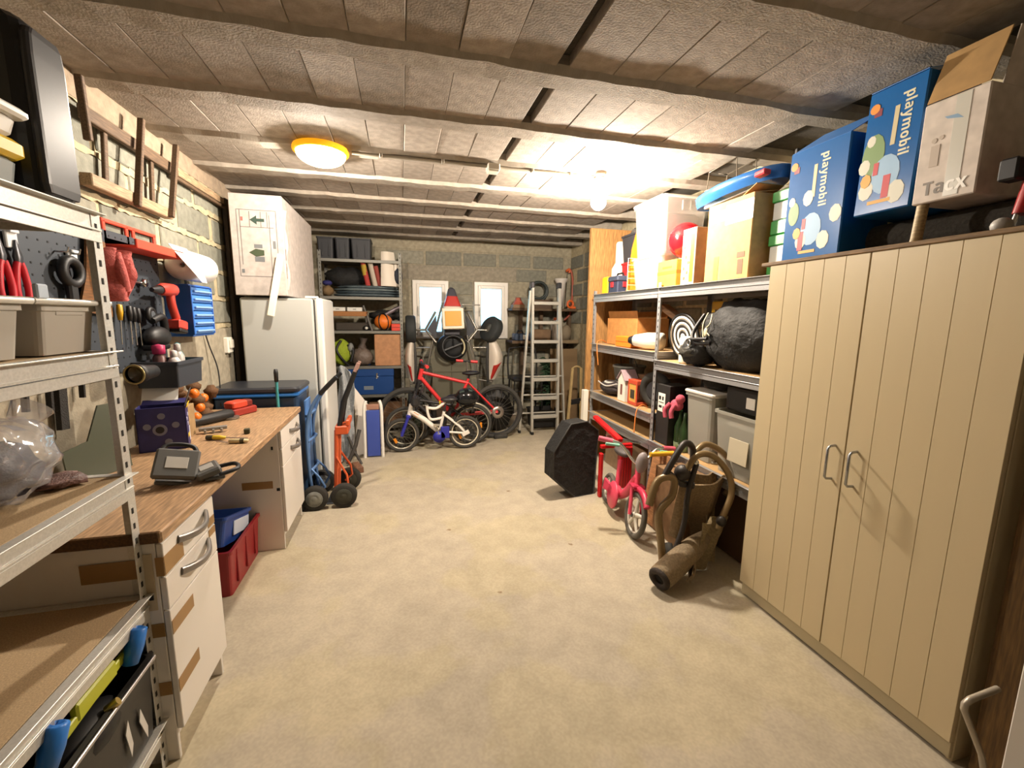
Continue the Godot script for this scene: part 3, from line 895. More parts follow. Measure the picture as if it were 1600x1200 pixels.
	one("red_tool", mt("tool_red", "b01e2a", 0.4, "plastic"), g().tube([v(0, 0, 0.08), v(0, 0.02, 0), v(0, 0.05, -0.1)], [0.018, 0.024, 0.015], 10), "red plastic tool handle sticking out low in the black crate", "tool", v(-0.92, 0.45, -0.97))
	s = thing("black_bundle", "black cable bundle heaped at the near end of the black crate", "cable bundle", v(-1.0, 0.42, -0.98))
	put(s, "coil", M.black_grip, g().hoop(V, v(0.2, 1, 0.1), 0.11, 0.03, 22, 8).hoop(v(0, 0.03, 0.01), v(-0.1, 1, 0.2), 0.09, 0.028, 22, 8))
	put(s, "plug", mt("plug_white", "c8c4cc", 0.4, "plastic"), g().bx(v(0.09, 0.05, 0.05), v(0.04, 0.03, 0.05), 0.006))

# ---------------------------------------------------------------- workbench
func tape_piece(t: Node3D, a: Vector3, b: Vector3) -> void:
	put(t, "tape", mt("tape_brown", "94703f", 0.35), g().box(a, b, 0.0004), "brown packing tape")

func bow_handle(p: Node3D, x: float, y: float, z0: float, z1: float, dy := 0.0) -> void:
	var pts := []
	for i in 11:
		var u := i / 10.0
		pts.append(v(x + 0.034 * sin(PI * u), y + dy * u - 0.012 * sin(PI * u), lerpf(z0, z1, u)))
	put(p, "handle", mt("handle_grey", "8a8580", 0.35, "plain", 0.6), g().tube(pts, 0.0085, 8, false, true, 1.7))

func bench() -> void:
	var white := mt("carcass_white", "dcd6cd", 0.4)
	var t := thing("base_cabinet", "near white kitchen base unit with grey bow handles and brown tape strips", "cabinet", v(-1.08, 0, -1.74))
	put(t, "carcass", white, g().box(v(-0.3, 0.0, -0.195), v(0.285, 0.815, -0.179), 0.002).box(v(-0.3, 0.0, 0.179), v(0.285, 0.815, 0.195), 0.002).box(v(-0.3, 0.1, -0.18), v(-0.29, 0.81, 0.18), 0.002).box(v(-0.3, 0.1, -0.18), v(0.28, 0.116, 0.18), 0.002).box(v(-0.3, 0.8, -0.18), v(0.28, 0.815, 0.18), 0.002).box(v(0.22, 0, -0.18), v(0.236, 0.1, 0.18), 0.002))
	var fronts := [[0.695, 0.81], [0.575, 0.69], [0.12, 0.57]]
	for i in 3:
		var d := put(t, "drawer" if i < 2 else "door", white, g().box(v(0.287, fronts[i][0], -0.195), v(0.306, fronts[i][1], 0.194), 0.002))
		if i < 2: bow_handle(d, 0.308, fronts[i][1] - 0.035, 0.1, -0.12)
	put(t, "hinge_plate", mt("plate_beige", "b9a98c", 0.5), g().box(v(0.235, 0.58, 0.195), v(0.275, 0.78, 0.199), 0.001))
	put(t, "keyhole", mt("peg_hole", "15171a"), g().bx(v(0.262, 0.63, 0.2), v(0.012, 0.022, 0.003), 0.0005))
	tape_piece(t, v(0.08, 0.7, 0.1985), v(0.24, 0.765, 0.2)); tape_piece(t, v(0.283, 0.7, 0.1985), v(0.307, 0.765, 0.2)); tape_piece(t, v(0.3065, 0.7, 0.07), v(0.3075, 0.765, 0.196))
	for y in [0.48, 0.26]:
		tape_piece(t, v(0.17, y, 0.1955), v(0.287, y + 0.05, 0.197)); tape_piece(t, v(0.3065, y, 0.04), v(0.3075, y + 0.05, 0.192))
	tape_piece(t, v(0.3065, 0.66, -0.19), v(0.3075, 0.69, -0.13)); tape_piece(t, v(0.3065, 0.7, -0.19), v(0.3075, 0.735, -0.13))
	t = thing("base_cabinet", "far white kitchen base unit with a grey shaded side under the bench end", "cabinet", v(-1.08, 0, -3.24))
	put(t, "carcass", white, g().box(v(-0.3, 0.0, -0.26), v(0.285, 0.815, -0.244), 0.002).box(v(-0.3, 0.0, 0.244), v(0.287, 0.815, 0.26), 0.002).box(v(-0.3, 0.1, -0.25), v(-0.29, 0.81, 0.25), 0.002).box(v(-0.3, 0.8, -0.25), v(0.28, 0.815, 0.25), 0.002).box(v(0.22, 0, -0.25), v(0.236, 0.1, 0.25), 0.002))
	for i in 3:
		var d := put(t, "drawer" if i < 2 else "door", white, g().box(v(0.289, fronts[i][0], -0.26), v(0.308, fronts[i][1], 0.258), 0.002))
		if i < 2: bow_handle(d, 0.31, fronts[i][1] - 0.05, 0.05, -0.16)
	tape_piece(t, v(0.06, 0.43, 0.2605), v(0.24, 0.48, 0.262))
	put(t, "keyhole", M.peg_hole, g().bx(v(0.25, 0.7, 0.2605), v(0.012, 0.022, 0.003), 0.0005).cut().bx(v(0.27, 0.42, 0.2605), v(0.02, 0.02, 0.003), 0.0005))
	var top := mt("worktop", "c8a27a", 0.45, "wood", 0, Vector3(5, 5, 0.5))
	t = thing("worktop", "long wood-grain laminate worktop spanning the two white base units", "worktop", v(-1.08, 0.815, -2.55))
	put(t, "slab", top, g().bx(v(0, 0.02, 0), v(0.62, 0.04, 2.02), 0.005))
	put(t, "end_edging", mt("worktop_end", "6e4a24", 0.6, "wood"), g().bx(v(0, 0.02, 1.011), v(0.6, 0.036, 0.003), 0.001))
	# crates under the worktop
	t = thing("plastic_crate", "dark red plastic crate on the floor under the worktop", "crate", v(-1.15, 0, -2.74))
	var rc := mt("crate_red", "8c1f24", 0.4, "plastic")
	put(t, "tub", rc, g().bin(0.42, 0.27, 0.5, 0.006, 0.94, 0.02, 0.01))
	for z in [-0.15, -0.0, 0.15]:
		put(t, "rib", rc, g().bx(v(0.206, 0.14, z), v(0.014, 0.2, 0.016), 0.003))
	t = thing("plastic_crate", "blue plastic tray stacked in the dark red crate under the worktop", "crate", v(-1.17, 0.235, -2.7), v(-16, 0, 0))
	put(t, "tub", mt("crate_blue", "1d3f86", 0.4, "plastic"), g().bin(0.4, 0.16, 0.4, 0.006, 0.94, 0.02, 0.01))
	put(t, "label_strip", mt("tray_label", "b9c3d2", 0.5), g().bx(v(0.2, 0.08, -0.05), v(0.006, 0.08, 0.24), 0.001))

	# things on the worktop
	var Y := 0.856
	t = thing("lamp_carton", "open dark blue carton printed with glowing lamps on the worktop", "carton", v(-1.21, Y, -2.56), v(0, 18, 0))
	var navy := mt("carton_navy", "2c2a66", 0.5, "card")
	put(t, "box", navy, g().box(v(-0.1, 0, -0.06), v(0.1, 0.008, 0.06), 0.001).box(v(-0.1, 0, 0.054), v(0.1, 0.225, 0.06), 0.001).box(v(-0.1, 0, -0.06), v(0.1, 0.225, -0.054), 0.001).box(v(-0.1, 0, -0.06), v(-0.094, 0.225, 0.06), 0.001).box(v(0.094, 0, -0.06), v(0.1, 0.225, 0.06), 0.001))
	put(t, "flap", mt("carton_inside", "3b3d40", 0.6, "card"), g().bx(v(0.11, 0.265, 0.0), v(0.003, 0.085, 0.115), 0.001, v(0, 0, -18)))
	put(t, "flap", navy, g().bx(v(0, 0.225, -0.1), v(0.19, 0.003, 0.08), 0.001, v(14, 0, 0)))
	put(t, "yellow_band", mt("print_yellow", "d8b81e", 0.5), g().bx(v(0.106, 0.222, 0.0), v(0.003, 0.02, 0.11), 0.0005, v(0, 0, -14)).cut().bx(v(0.1008, 0.06, 0.0), v(0.0015, 0.02, 0.07), 0.0005))
	var gl := mt("print_lamp", "c9cce0", 0.5)
	put(t, "print", mt("print_grey", "6f7184", 0.5), g().ex(disc(0.03, 16, 0.0, 0.11), 0.0015, v(-0.01, 0, 0.061)).cut().ex(disc(0.016, 12, -0.06, 0.13), 0.0015, v(0, 0, 0.061)).cut().ex(disc(0.016, 12, 0.055, 0.13), 0.0015, v(0, 0, 0.061)).cut().ex(disc(0.016, 12, 0, 0.18), 0.0015, v(0, 0, 0.061)).cut().ex(disc(0.016, 12, 0.02, 0.045), 0.0015, v(0, 0, 0.061)))
	put(t, "print", mt("print_black", "0d0d12", 0.5), g().ex(disc(0.018, 14, -0.01, 0.11), 0.0022, v(0, 0, 0.061)))
	put(t, "print", gl, g().ex(disc(0.011, 12, -0.025, 0.15), 0.0015, v(0.1008, 0, 0), v(0, 90, 0)).cut().ex(disc(0.011, 12, 0.025, 0.165), 0.0015, v(0.1008, 0, 0), v(0, 90, 0)).cut().ex(disc(0.011, 12, 0.0, 0.12), 0.0015, v(0.1008, 0, 0), v(0, 90, 0)).cut().ex(rect(0.032, 0.075, 0.038, 0.06), 0.0015, v(0.1008, 0, 0), v(0, 90, 0)))
	one("paper_sheet", M.paper, g().sheet(6, 6, func(u, w): return v(lerpf(-0.08, 0.08, u), 0.1 * w + 0.01, -0.06 * w + 0.012 * sin(u * 3.0)), 0.003), "square white paper sheet standing behind the dark blue lamp carton", "paper", v(-1.27, 1.04, -2.66), v(0, 10, 0))
	one("carton", mt("card_plain", "a98a60", 0.8, "card"), g().box(v(-0.09, 0, -0.1), v(0.09, 0.18, 0.06), 0.002), "plain brown carton behind the dark blue lamp carton on the worktop", "carton", v(-1.27, Y, -2.75), v(0, 6, 0))
	var lg := mt("lamp_grey", "5a5a58", 0.45, "plastic")
	for i in 2:
		t = thing("work_light", ["grey rectangular work light standing tilted on the worktop corner", "second smaller grey work light lying flat at the worktop edge"][i], "work light", [v(-0.93, Y, -1.98), v(-0.82, Y, -2.03)][i], [v(0, 20, -14), v(0, -62, 0)][i], "work lights on the worktop")
		var tilt: float = [-22.0, -55.0][i]
		var w: float = [0.15, 0.13][i]
		put(t, "housing", lg, g().at(v(0, 0.085 if i == 0 else 0.035, 0), v(tilt - 20, 0, 0)).bx(V, v(w, 0.13 if i == 0 else 0.09, 0.03), 0.008))
		put(t, "lens", mt("lens_white", "b9b6b0", 0.2, "plain"), g().at(v(0, 0.085 if i == 0 else 0.035, 0), v(tilt - 20, 0, 0)).bx(v(0, 0, 0.016), v(w * 0.5, 0.05, 0.004), 0.002))
		put(t, "handle", M.black_grip, g().at(v(0, 0.085 if i == 0 else 0.035, 0), v(tilt - 20, 0, 0)).tube(curve([v(-w * 0.45, 0.03, -0.02), v(-w * 0.3, 0.1, -0.03), v(w * 0.3, 0.1, -0.03), v(w * 0.45, 0.03, -0.02)]), 0.009, 8))
		put(t, "foot", lg, g().bx(v(0, 0.008, -0.02), v(w * 0.8, 0.016, 0.07), 0.004))
	for i in 2:
		t = thing("loose_screwdriver", ["screwdriver with a yellow striped handle lying on the worktop", "short chisel with a pale handle lying beside the screwdriver"][i], ["screwdriver", "chisel"][i], [v(-0.98, Y + 0.014, -2.66), v(-0.93, Y + 0.012, -2.58)][i], v(0, [-10, -4][i], 0))
		put(t, "handle", mt("handle_y%d" % i, ["c9aa28", "cdbb8f"][i], 0.4, "plastic"), g().lathe([Vector2(0, -0.05), Vector2(0.012, -0.045), Vector2(0.013, 0.02), Vector2(0.008, 0.05), Vector2(0, 0.05)], v(-0.04 if i == 0 else 0.05, 0, 0), 10, v(1, 0, 0)))
		put(t, "grip_band", mt("band_dark", "38321c", 0.5), g().cyl(v(-0.09 if i == 0 else 0.06, 0, 0), v(-0.055 if i == 0 else 0.08, 0, 0), 0.0135, 10))
		put(t, "shaft", M.chrome, g().cyl(v(0.0 if i == 0 else -0.06, 0, 0), v(0.13 if i == 0 else 0.0, -0.006, 0), 0.003, 6))
	one("small_block", mt("block_green", "34351c", 0.6), g().bx(v(0, 0.015, 0), v(0.03, 0.03, 0.03), 0.003), "tiny dark square block lying on the worktop past the screwdriver", "block", v(-0.9, Y, -2.78), v(0, 12, 0))
	t = thing("belt_sander", "red electric sander resting at the far end of the worktop", "sander", v(-1.12, Y, -3.36), v(0, 62, 0))
	put(t, "base", mt("sander_dark_red", "8f2a20", 0.45, "plastic"), g().rbox(0.2, 0.05, 0.11, 0.015))
	put(t, "housing", mt("sander_red", "c4452f", 0.4, "plastic"), g().rbox(0.13, 0.05, 0.09, 0.02, v(-0.03, 0.05, 0)))
	put(t, "grip", mt("sander_grip", "6d2018", 0.5, "plastic"), g().rbox(0.07, 0.045, 0.07, 0.015, v(0.05, 0.05, 0)))
	t = thing("cone_garland", "heaped brown cones with bright orange pieces against the wall on worktop", "decoration", v(-1.3, Y, -3.1))
	var rg := RandomNumberGenerator.new()
	rg.seed = 12
	for i in 12:
		put(t, "cone", mt("cone_brown", "6d4a28", 0.8, "cloth"), g().ball(v(rg.randf_range(-0.07, 0.07), 0.04 + 0.017 * i, rg.randf_range(-0.14, 0.1)), v(0.04, 0.045, 0.04), 10, 8, func(d): return 1.0 + 0.25 * sin(d.y * 22.0)))
	for i in 4:
		put(t, "orange_piece", mt("orange_plastic", "d9701c", 0.4, "plastic"), g().ball(v(0.05, 0.06 + 0.05 * i, 0.08 - 0.06 * (i % 3)), v(0.028, 0.03, 0.03), 12, 8))
	t = thing("grinder", "black angle grinder lying on the worktop in front of the sander", "grinder", v(-1.2, Y + 0.035, -3.1), v(0, 60, 0))
	put(t, "body", M.black_grip, g().tube([v(-0.14, 0, 0), v(-0.05, 0, 0), v(0.1, 0, 0), v(0.14, 0, 0)], [0.025, 0.032, 0.036, 0.03], 12))
	put(t, "cable", M.black_grip, g().tube(curve([v(-0.14, 0, 0), v(-0.22, -0.015, 0.04), v(-0.28, -0.02, -0.04)]), 0.007, 6))
	put(t, "disc_guard", mt("guard_grey", "85817a", 0.4, "plain", 0.7), g().cyl(v(0.13, -0.02, 0), v(0.13, -0.032, 0), 0.055, 18))
	one("comb_bracket", mt("bracket_grey", "8e8b85", 0.45, "plain", 0.5), g().bx(V, v(0.14, 0.02, 0.03), 0.003).bx(v(-0.04, -0.012, 0.02), v(0.012, 0.024, 0.02), 0.002).bx(v(0, -0.012, 0.02), v(0.012, 0.024, 0.02), 0.002).bx(v(0.04, -0.012, 0.02), v(0.012, 0.024, 0.02), 0.002), "grey metal bracket with short prongs lying behind the lamp carton", "bracket", v(-1.1, Y + 0.025, -2.85), v(0, 20, 0))

# ---------------------------------------------------------------- fridge and what stands round it
func fridge_corner() -> void:
	var fw := mt("fridge_white", "d9d8d2", 0.3)
	var t := thing("fridge", "tall white fridge standing sideways with its door edge to the aisle", "fridge", v(-0.97, 0, -4.3))
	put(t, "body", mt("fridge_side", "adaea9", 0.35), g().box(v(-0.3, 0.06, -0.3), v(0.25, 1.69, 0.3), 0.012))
	put(t, "door", fw, g().box(v(0.262, 0.08, -0.3), v(0.325, 1.695, 0.3), 0.016))
	put(t, "hinge_cover", mt("hinge_white", "e0ddd6", 0.4), g().bx(v(0.24, 1.7, 0.27), v(0.1, 0.02, 0.05), 0.004))
	put(t, "plinth", M.black_grip, g().box(v(-0.29, 0, -0.29), v(0.24, 0.06, 0.29), 0.002))
	# long white carton lying on the fridge
	var wc := mt("carton_white", "c4bab3", 0.75, "card")
	t = thing("long_carton", "long white cardboard carton with printed arrows lying on top of the fridge", "carton", v(-1.09, 1.705, -4.55))
	put(t, "box", wc, g().box(v(-0.19, 0, -0.6), v(0.19, 0.78, 0.59), 0.004))
	var ln := g()
	for q in [[0.0, 0.66, 0.28, 0.003], [0.0, 0.15, 0.28, 0.003], [0.0, 0.53, 0.24, 0.003]]:
		ln.ex(rect(q[2], q[3] + 0.002, q[0], q[1]), 0.001, v(0, 0, 0.5906)).cut()
	for q in [[-0.14, 0.405, 0.51], [0.14, 0.405, 0.51], [-0.118, 0.45, 0.42], [0.09, 0.4, 0.45], [-0.05, 0.59, 0.12], [0.03, 0.59, 0.12], [0.075, 0.59, 0.12]]:
		ln.ex(rect(0.005, q[2], q[0], q[1]), 0.001, v(0, 0, 0.5906)).cut()
	ln.ex(rect(0.02, 0.004, 0.12, 0.3), 0.001, v(0, 0, 0.5906))
	put(t, "printed_lines", mt("ink_grey", "77706e", 0.7), ln)
	var gr := mt("ink_green", "33463c", 0.7)
	put(t, "printed_arrow", gr, g().ex(PackedVector2Array([Vector2(-0.05, 0.585), Vector2(0.0, 0.62), Vector2(0.0, 0.597), Vector2(0.055, 0.597), Vector2(0.055, 0.573), Vector2(0.0, 0.573), Vector2(0.0, 0.55)]), 0.001, v(0, 0, 0.5908)))
	put(t, "printed_arrow", mt("ink_green2", "3c4830", 0.7), g().ex(PackedVector2Array([Vector2(-0.07, 0.335), Vector2(-0.02, 0.365), Vector2(0.04, 0.355), Vector2(0.04, 0.315), Vector2(-0.02, 0.305)]), 0.001, v(0, 0, 0.591)))
	put(t, "printed_arrow", mt("ink_grey2", "6d7072", 0.7), g().ex(rect(0.06, 0.03, 0.0, 0.385), 0.001, v(0, 0, 0.5908)).cut().ex(rect(0.07, 0.04, 0.005, 0.285), 0.001, v(0, 0, 0.5908)).cut().ex(rect(0.02, 0.06, 0.118, 0.4), 0.001, v(0, 0, 0.5908)).cut().ex(rect(0.02, 0.03, -0.12, 0.19), 0.001, v(0, 0, 0.5908)))
	put(t, "printed_mark", mt("ink_red", "b0645c", 0.7), g().ex(rect(0.016, 0.03, -0.105, 0.59), 0.001, v(0, 0, 0.5908)))
	var tear := PackedVector2Array()
	for i in 10:
		tear.append(Vector2(0.012 * (i % 2) + 0.01 * sin(i * 2.1), 0.05 + i * 0.07))
	for i in 10:
		tear.append(Vector2(0.05 + 0.015 * cos(i * 1.7), 0.68 - i * 0.07))
	put(t, "torn_flap", wc, g().ex(tear, 0.006, v(0.175, 0, 0.585), v(0, 62, 0)))
	put(t, "slit", mt("slit_brown", "6a4d40", 0.9), g().bx(v(0.1915, 0.33, 0.56), v(0.002, 0.09, 0.012), 0.0005).cut().bx(v(0.1915, 0.2, 0.56), v(0.002, 0.12, 0.01), 0.0005))
	one("foam_strip", mt("foam_cream", "f0e7d2", 0.8), g().at(V, v(0, 0, -12)).box(v(-0.03, -0.45, -0.015), v(0.02, 0.05, 0.015), 0.004), "cream foam strip poking out below the torn corner of long carton", "foam", v(-0.93, 1.98, -3.925))

	# blue lidded bin between worktop and fridge
	t = thing("waste_bin", "big blue bin with a flat black lid between worktop and fridge", "bin", v(-1.085, 0, -3.78))
	var bb := mt("bin_blue", "27405f", 0.45, "plastic")
	put(t, "body", bb, g().rbox(0.58, 0.93, 0.36, 0.03, V, 0.9))
	put(t, "rim", mt("bin_rim", "2f73c4", 0.35, "plastic"), g().rbox(0.6, 0.03, 0.41, 0.03, v(0, 0.93, 0)))
	put(t, "lid", mt("bin_lid", "2b2d33", 0.35, "plastic"), g().rbox(0.62, 0.045, 0.42, 0.03, v(0, 0.96, 0)))
	t = thing("broom_handle", "teal broom stick with a black cap standing behind the worktop end", "broom", v(-0.93, 0, -3.574))
	put(t, "stick", mt("teal", "3f8f94", 0.4), g().cyl(v(0, 0.02, 0), v(0, 1.06, 0), 0.011, 8))
	put(t, "cap", M.black_grip, g().lathe([Vector2(0.0, 1.05), Vector2(0.014, 1.05), Vector2(0.016, 1.12), Vector2(0.012, 1.145), Vector2(0, 1.145)], V, 10))
	put(t, "brush", M.black_grip, g().box(v(-0.14, 0, -0.02), v(0.14, 0.06, 0.02), 0.006))

	# two hand trucks
	var tyre := mt("tyre", "26241f", 0.8)
	for i in 2:
		var fm: Material = [mt("truck_blue", "5c7fb0", 0.4, "plain", 0.3), mt("truck_orange", "c9562a", 0.45)][i]
		t = thing("hand_truck", ["pale blue tubular hand truck with black grips leaning beside the worktop end", "orange hand truck with long black handles and two dark wheels"][i], "hand truck", [v(-0.74, 0, -3.76), v(-0.52, 0, -3.77)][i])
		var zz := 0.16
		for s in [-1, 1]:
			if i == 0:
				put(t, "upright", fm, g().tube(curve([v(0.06, 0.02, s * 0.11), v(-0.0, 0.15, s * 0.12), v(-0.015, 0.6, s * 0.13), v(0.03, 0.82, s * 0.13), v(0.12, 0.96, s * 0.13)]), 0.014, 8))
				put(t, "brace", fm, g().tube([v(0.0, 0.32, s * 0.12), v(0.06, 0.25, s * 0.13), v(0.1, 0.17, s * 0.13), v(0.06, 0.1, s * 0.13)], 0.01, 6))
				put(t, "grip", M.black_grip, g().tube([v(0.1, 0.935, s * 0.13), v(0.16, 1.0, s * 0.13), v(0.23, 1.07, s * 0.13)], 0.019, 8))
			else:
				put(t, "upright", fm, g().tube([v(-0.05, 0.04, s * 0.08), v(-0.03, 0.4, s * 0.08), v(-0.02, 0.62, s * 0.08)], 0.018, 8))
				put(t, "brace", fm, g().tube([v(-0.03, 0.4, s * 0.1), v(0.05, 0.25, s * 0.13), v(0.06, 0.16, s * 0.14), v(0.0, 0.1, s * 0.15)], 0.01, 6))
				put(t, "grip", M.black_grip, g().tube([v(-0.01, 0.58, s * 0.07), v(0.04, 0.85, s * 0.07), v(0.14, 1.1, s * 0.07)], [0.02, 0.02, 0.017], 8))
				put(t, "grip_end", mt("grip_end", "9a7a70", 0.5), g().cyl(v(0.14, 1.1, s * 0.07), v(0.17, 1.17, s * 0.07), 0.014, 8))
			var w := put(t, "wheel", tyre, g().lathe([Vector2(0.055, -0.03), Vector2(0.092, -0.03), Vector2(0.1, -0.018), Vector2(0.1, 0.018), Vector2(0.092, 0.03), Vector2(0.055, 0.03)], v(0.03, 0.1, s * 0.19), 28, v(0, 0, 1)))
			put(w, "rim", [mt("rim_grey", "8f918c", 0.4, "plain", 0.5), mt("rim_dark", "3a3a30", 0.5)][i], g().lathe([Vector2(0, -0.02), Vector2(0.02, -0.028), Vector2(0.03, -0.02), Vector2(0.064, -0.033), Vector2(0.064, 0.033), Vector2(0.03, 0.02), Vector2(0.02, 0.028), Vector2(0, 0.028)], v(0.03, 0.1, s * 0.19), 20, v(0, 0, 1)))
		put(t, "axle", M.tool_steel, g().cyl(v(0.03, 0.1, -0.18), v(0.03, 0.1, 0.18), 0.009, 8))
		if i == 0:
			for y in [0.3, 0.55, 0.76]:
				put(t, "crossbar", fm, g().tube(curve([v(-0.01, y, -0.13), v(0.03, y + 0.02, 0), v(-0.01, y, 0.13)]), 0.012, 8))
			put(t, "back_panel", mt("truck_panel", "5586c8", 0.45), g().bx(v(-0.022, 0.55, 0), v(0.012, 0.66, 0.2), 0.004))
			put(t, "toe_plate", fm, g().box(v(-0.1, 0.004, -0.14), v(0.03, 0.012, 0.14), 0.002))
		else:
			put(t, "cross_plate", fm, g().bx(v(0.02, 0.62, 0), v(0.1, 0.07, 0.2), 0.006).cut().bx(v(0.07, 0.68, 0), v(0.03, 0.05, 0.2), 0.006).cut().bx(v(-0.04, 0.28, 0), v(0.02, 0.05, 0.14), 0.004))
			put(t, "toe_plate", M.tool_steel, g().box(v(-0.12, 0.004, -0.12), v(0.05, 0.012, 0.12), 0.002))
	one("grey_tarp", mt("tarp_grey", "a9adb0", 0.3, "crease"), g().sheet(14, 16, func(u, w): return v(-0.1 + 0.17 * u * (0.45 + 0.55 * sin(w * 2.6)) + 0.02 * sin(w * 9.0), 0.02 + 1.02 * w - 0.1 * absf(u - 0.3) * w, 0.035 * sin(u * 9.0 + w * 6.0) - 0.08 * w), 0.006), "crumpled grey plastic sheeting leaning behind the orange hand truck", "sheeting", v(-0.57, 0, -4.72))
	one("foam_board", mt("foam_white", "ddd5ca", 0.7), g().ex(PackedVector2Array([Vector2(-0.05, 0), Vector2(0.14, 0.0), Vector2(0.12, 0.55), Vector2(-0.03, 0.78)]), 0.03, V, v(-8, 20, 0)), "off white foam board leaning beside the grey sheeting", "board", v(-0.48, 0, -4.98))
	one("floor_clutter", mt("clutter_dark", "3a3632", 0.7), g().tube([v(-0.06, 0.02, 0), v(0.02, 0.2, -0.05), v(0.06, 0.36, -0.1)], 0.02, 7).tube([v(0.08, 0.02, 0.02), v(0.0, 0.16, -0.04), v(-0.05, 0.3, -0.06)], 0.014, 7), "dark crossed tool handles on the floor left of blue folding step", "tool", v(-0.52, 0, -4.6))
	one("wood_block", mt("block_wood", "8a5f45", 0.7, "wood"), g().bx(v(0, 0.03, 0), v(0.07, 0.06, 0.2), 0.005, v(0, 20, 0)), "small brown wooden block on the floor by the blue folding step", "block", v(-0.47, 0, -4.45))
	t = thing("folding_step", "narrow upright blue panel held between two curved white side legs", "step stool", v(-0.33, 0, -4.86))
	put(t, "panel", mt("step_blue", "3b4fa0", 0.45), g().bx(v(0, 0.27, 0), v(0.14, 0.52, 0.03), 0.006))
	put(t, "top_board", mt("step_brown", "9a7260", 0.6), g().bx(v(0, 0.565, -0.01), v(0.13, 0.06, 0.025), 0.005))
	for s in [-1, 1]:
		put(t, "leg", mt("step_white", "e0dcd4", 0.4), g().tube(curve([v(s * 0.095, 0, 0.02), v(s * 0.092, 0.3, 0.01), v(s * 0.09, 0.55, -0.01), v(s * 0.07, 0.63, -0.03)]), 0.018, 8))

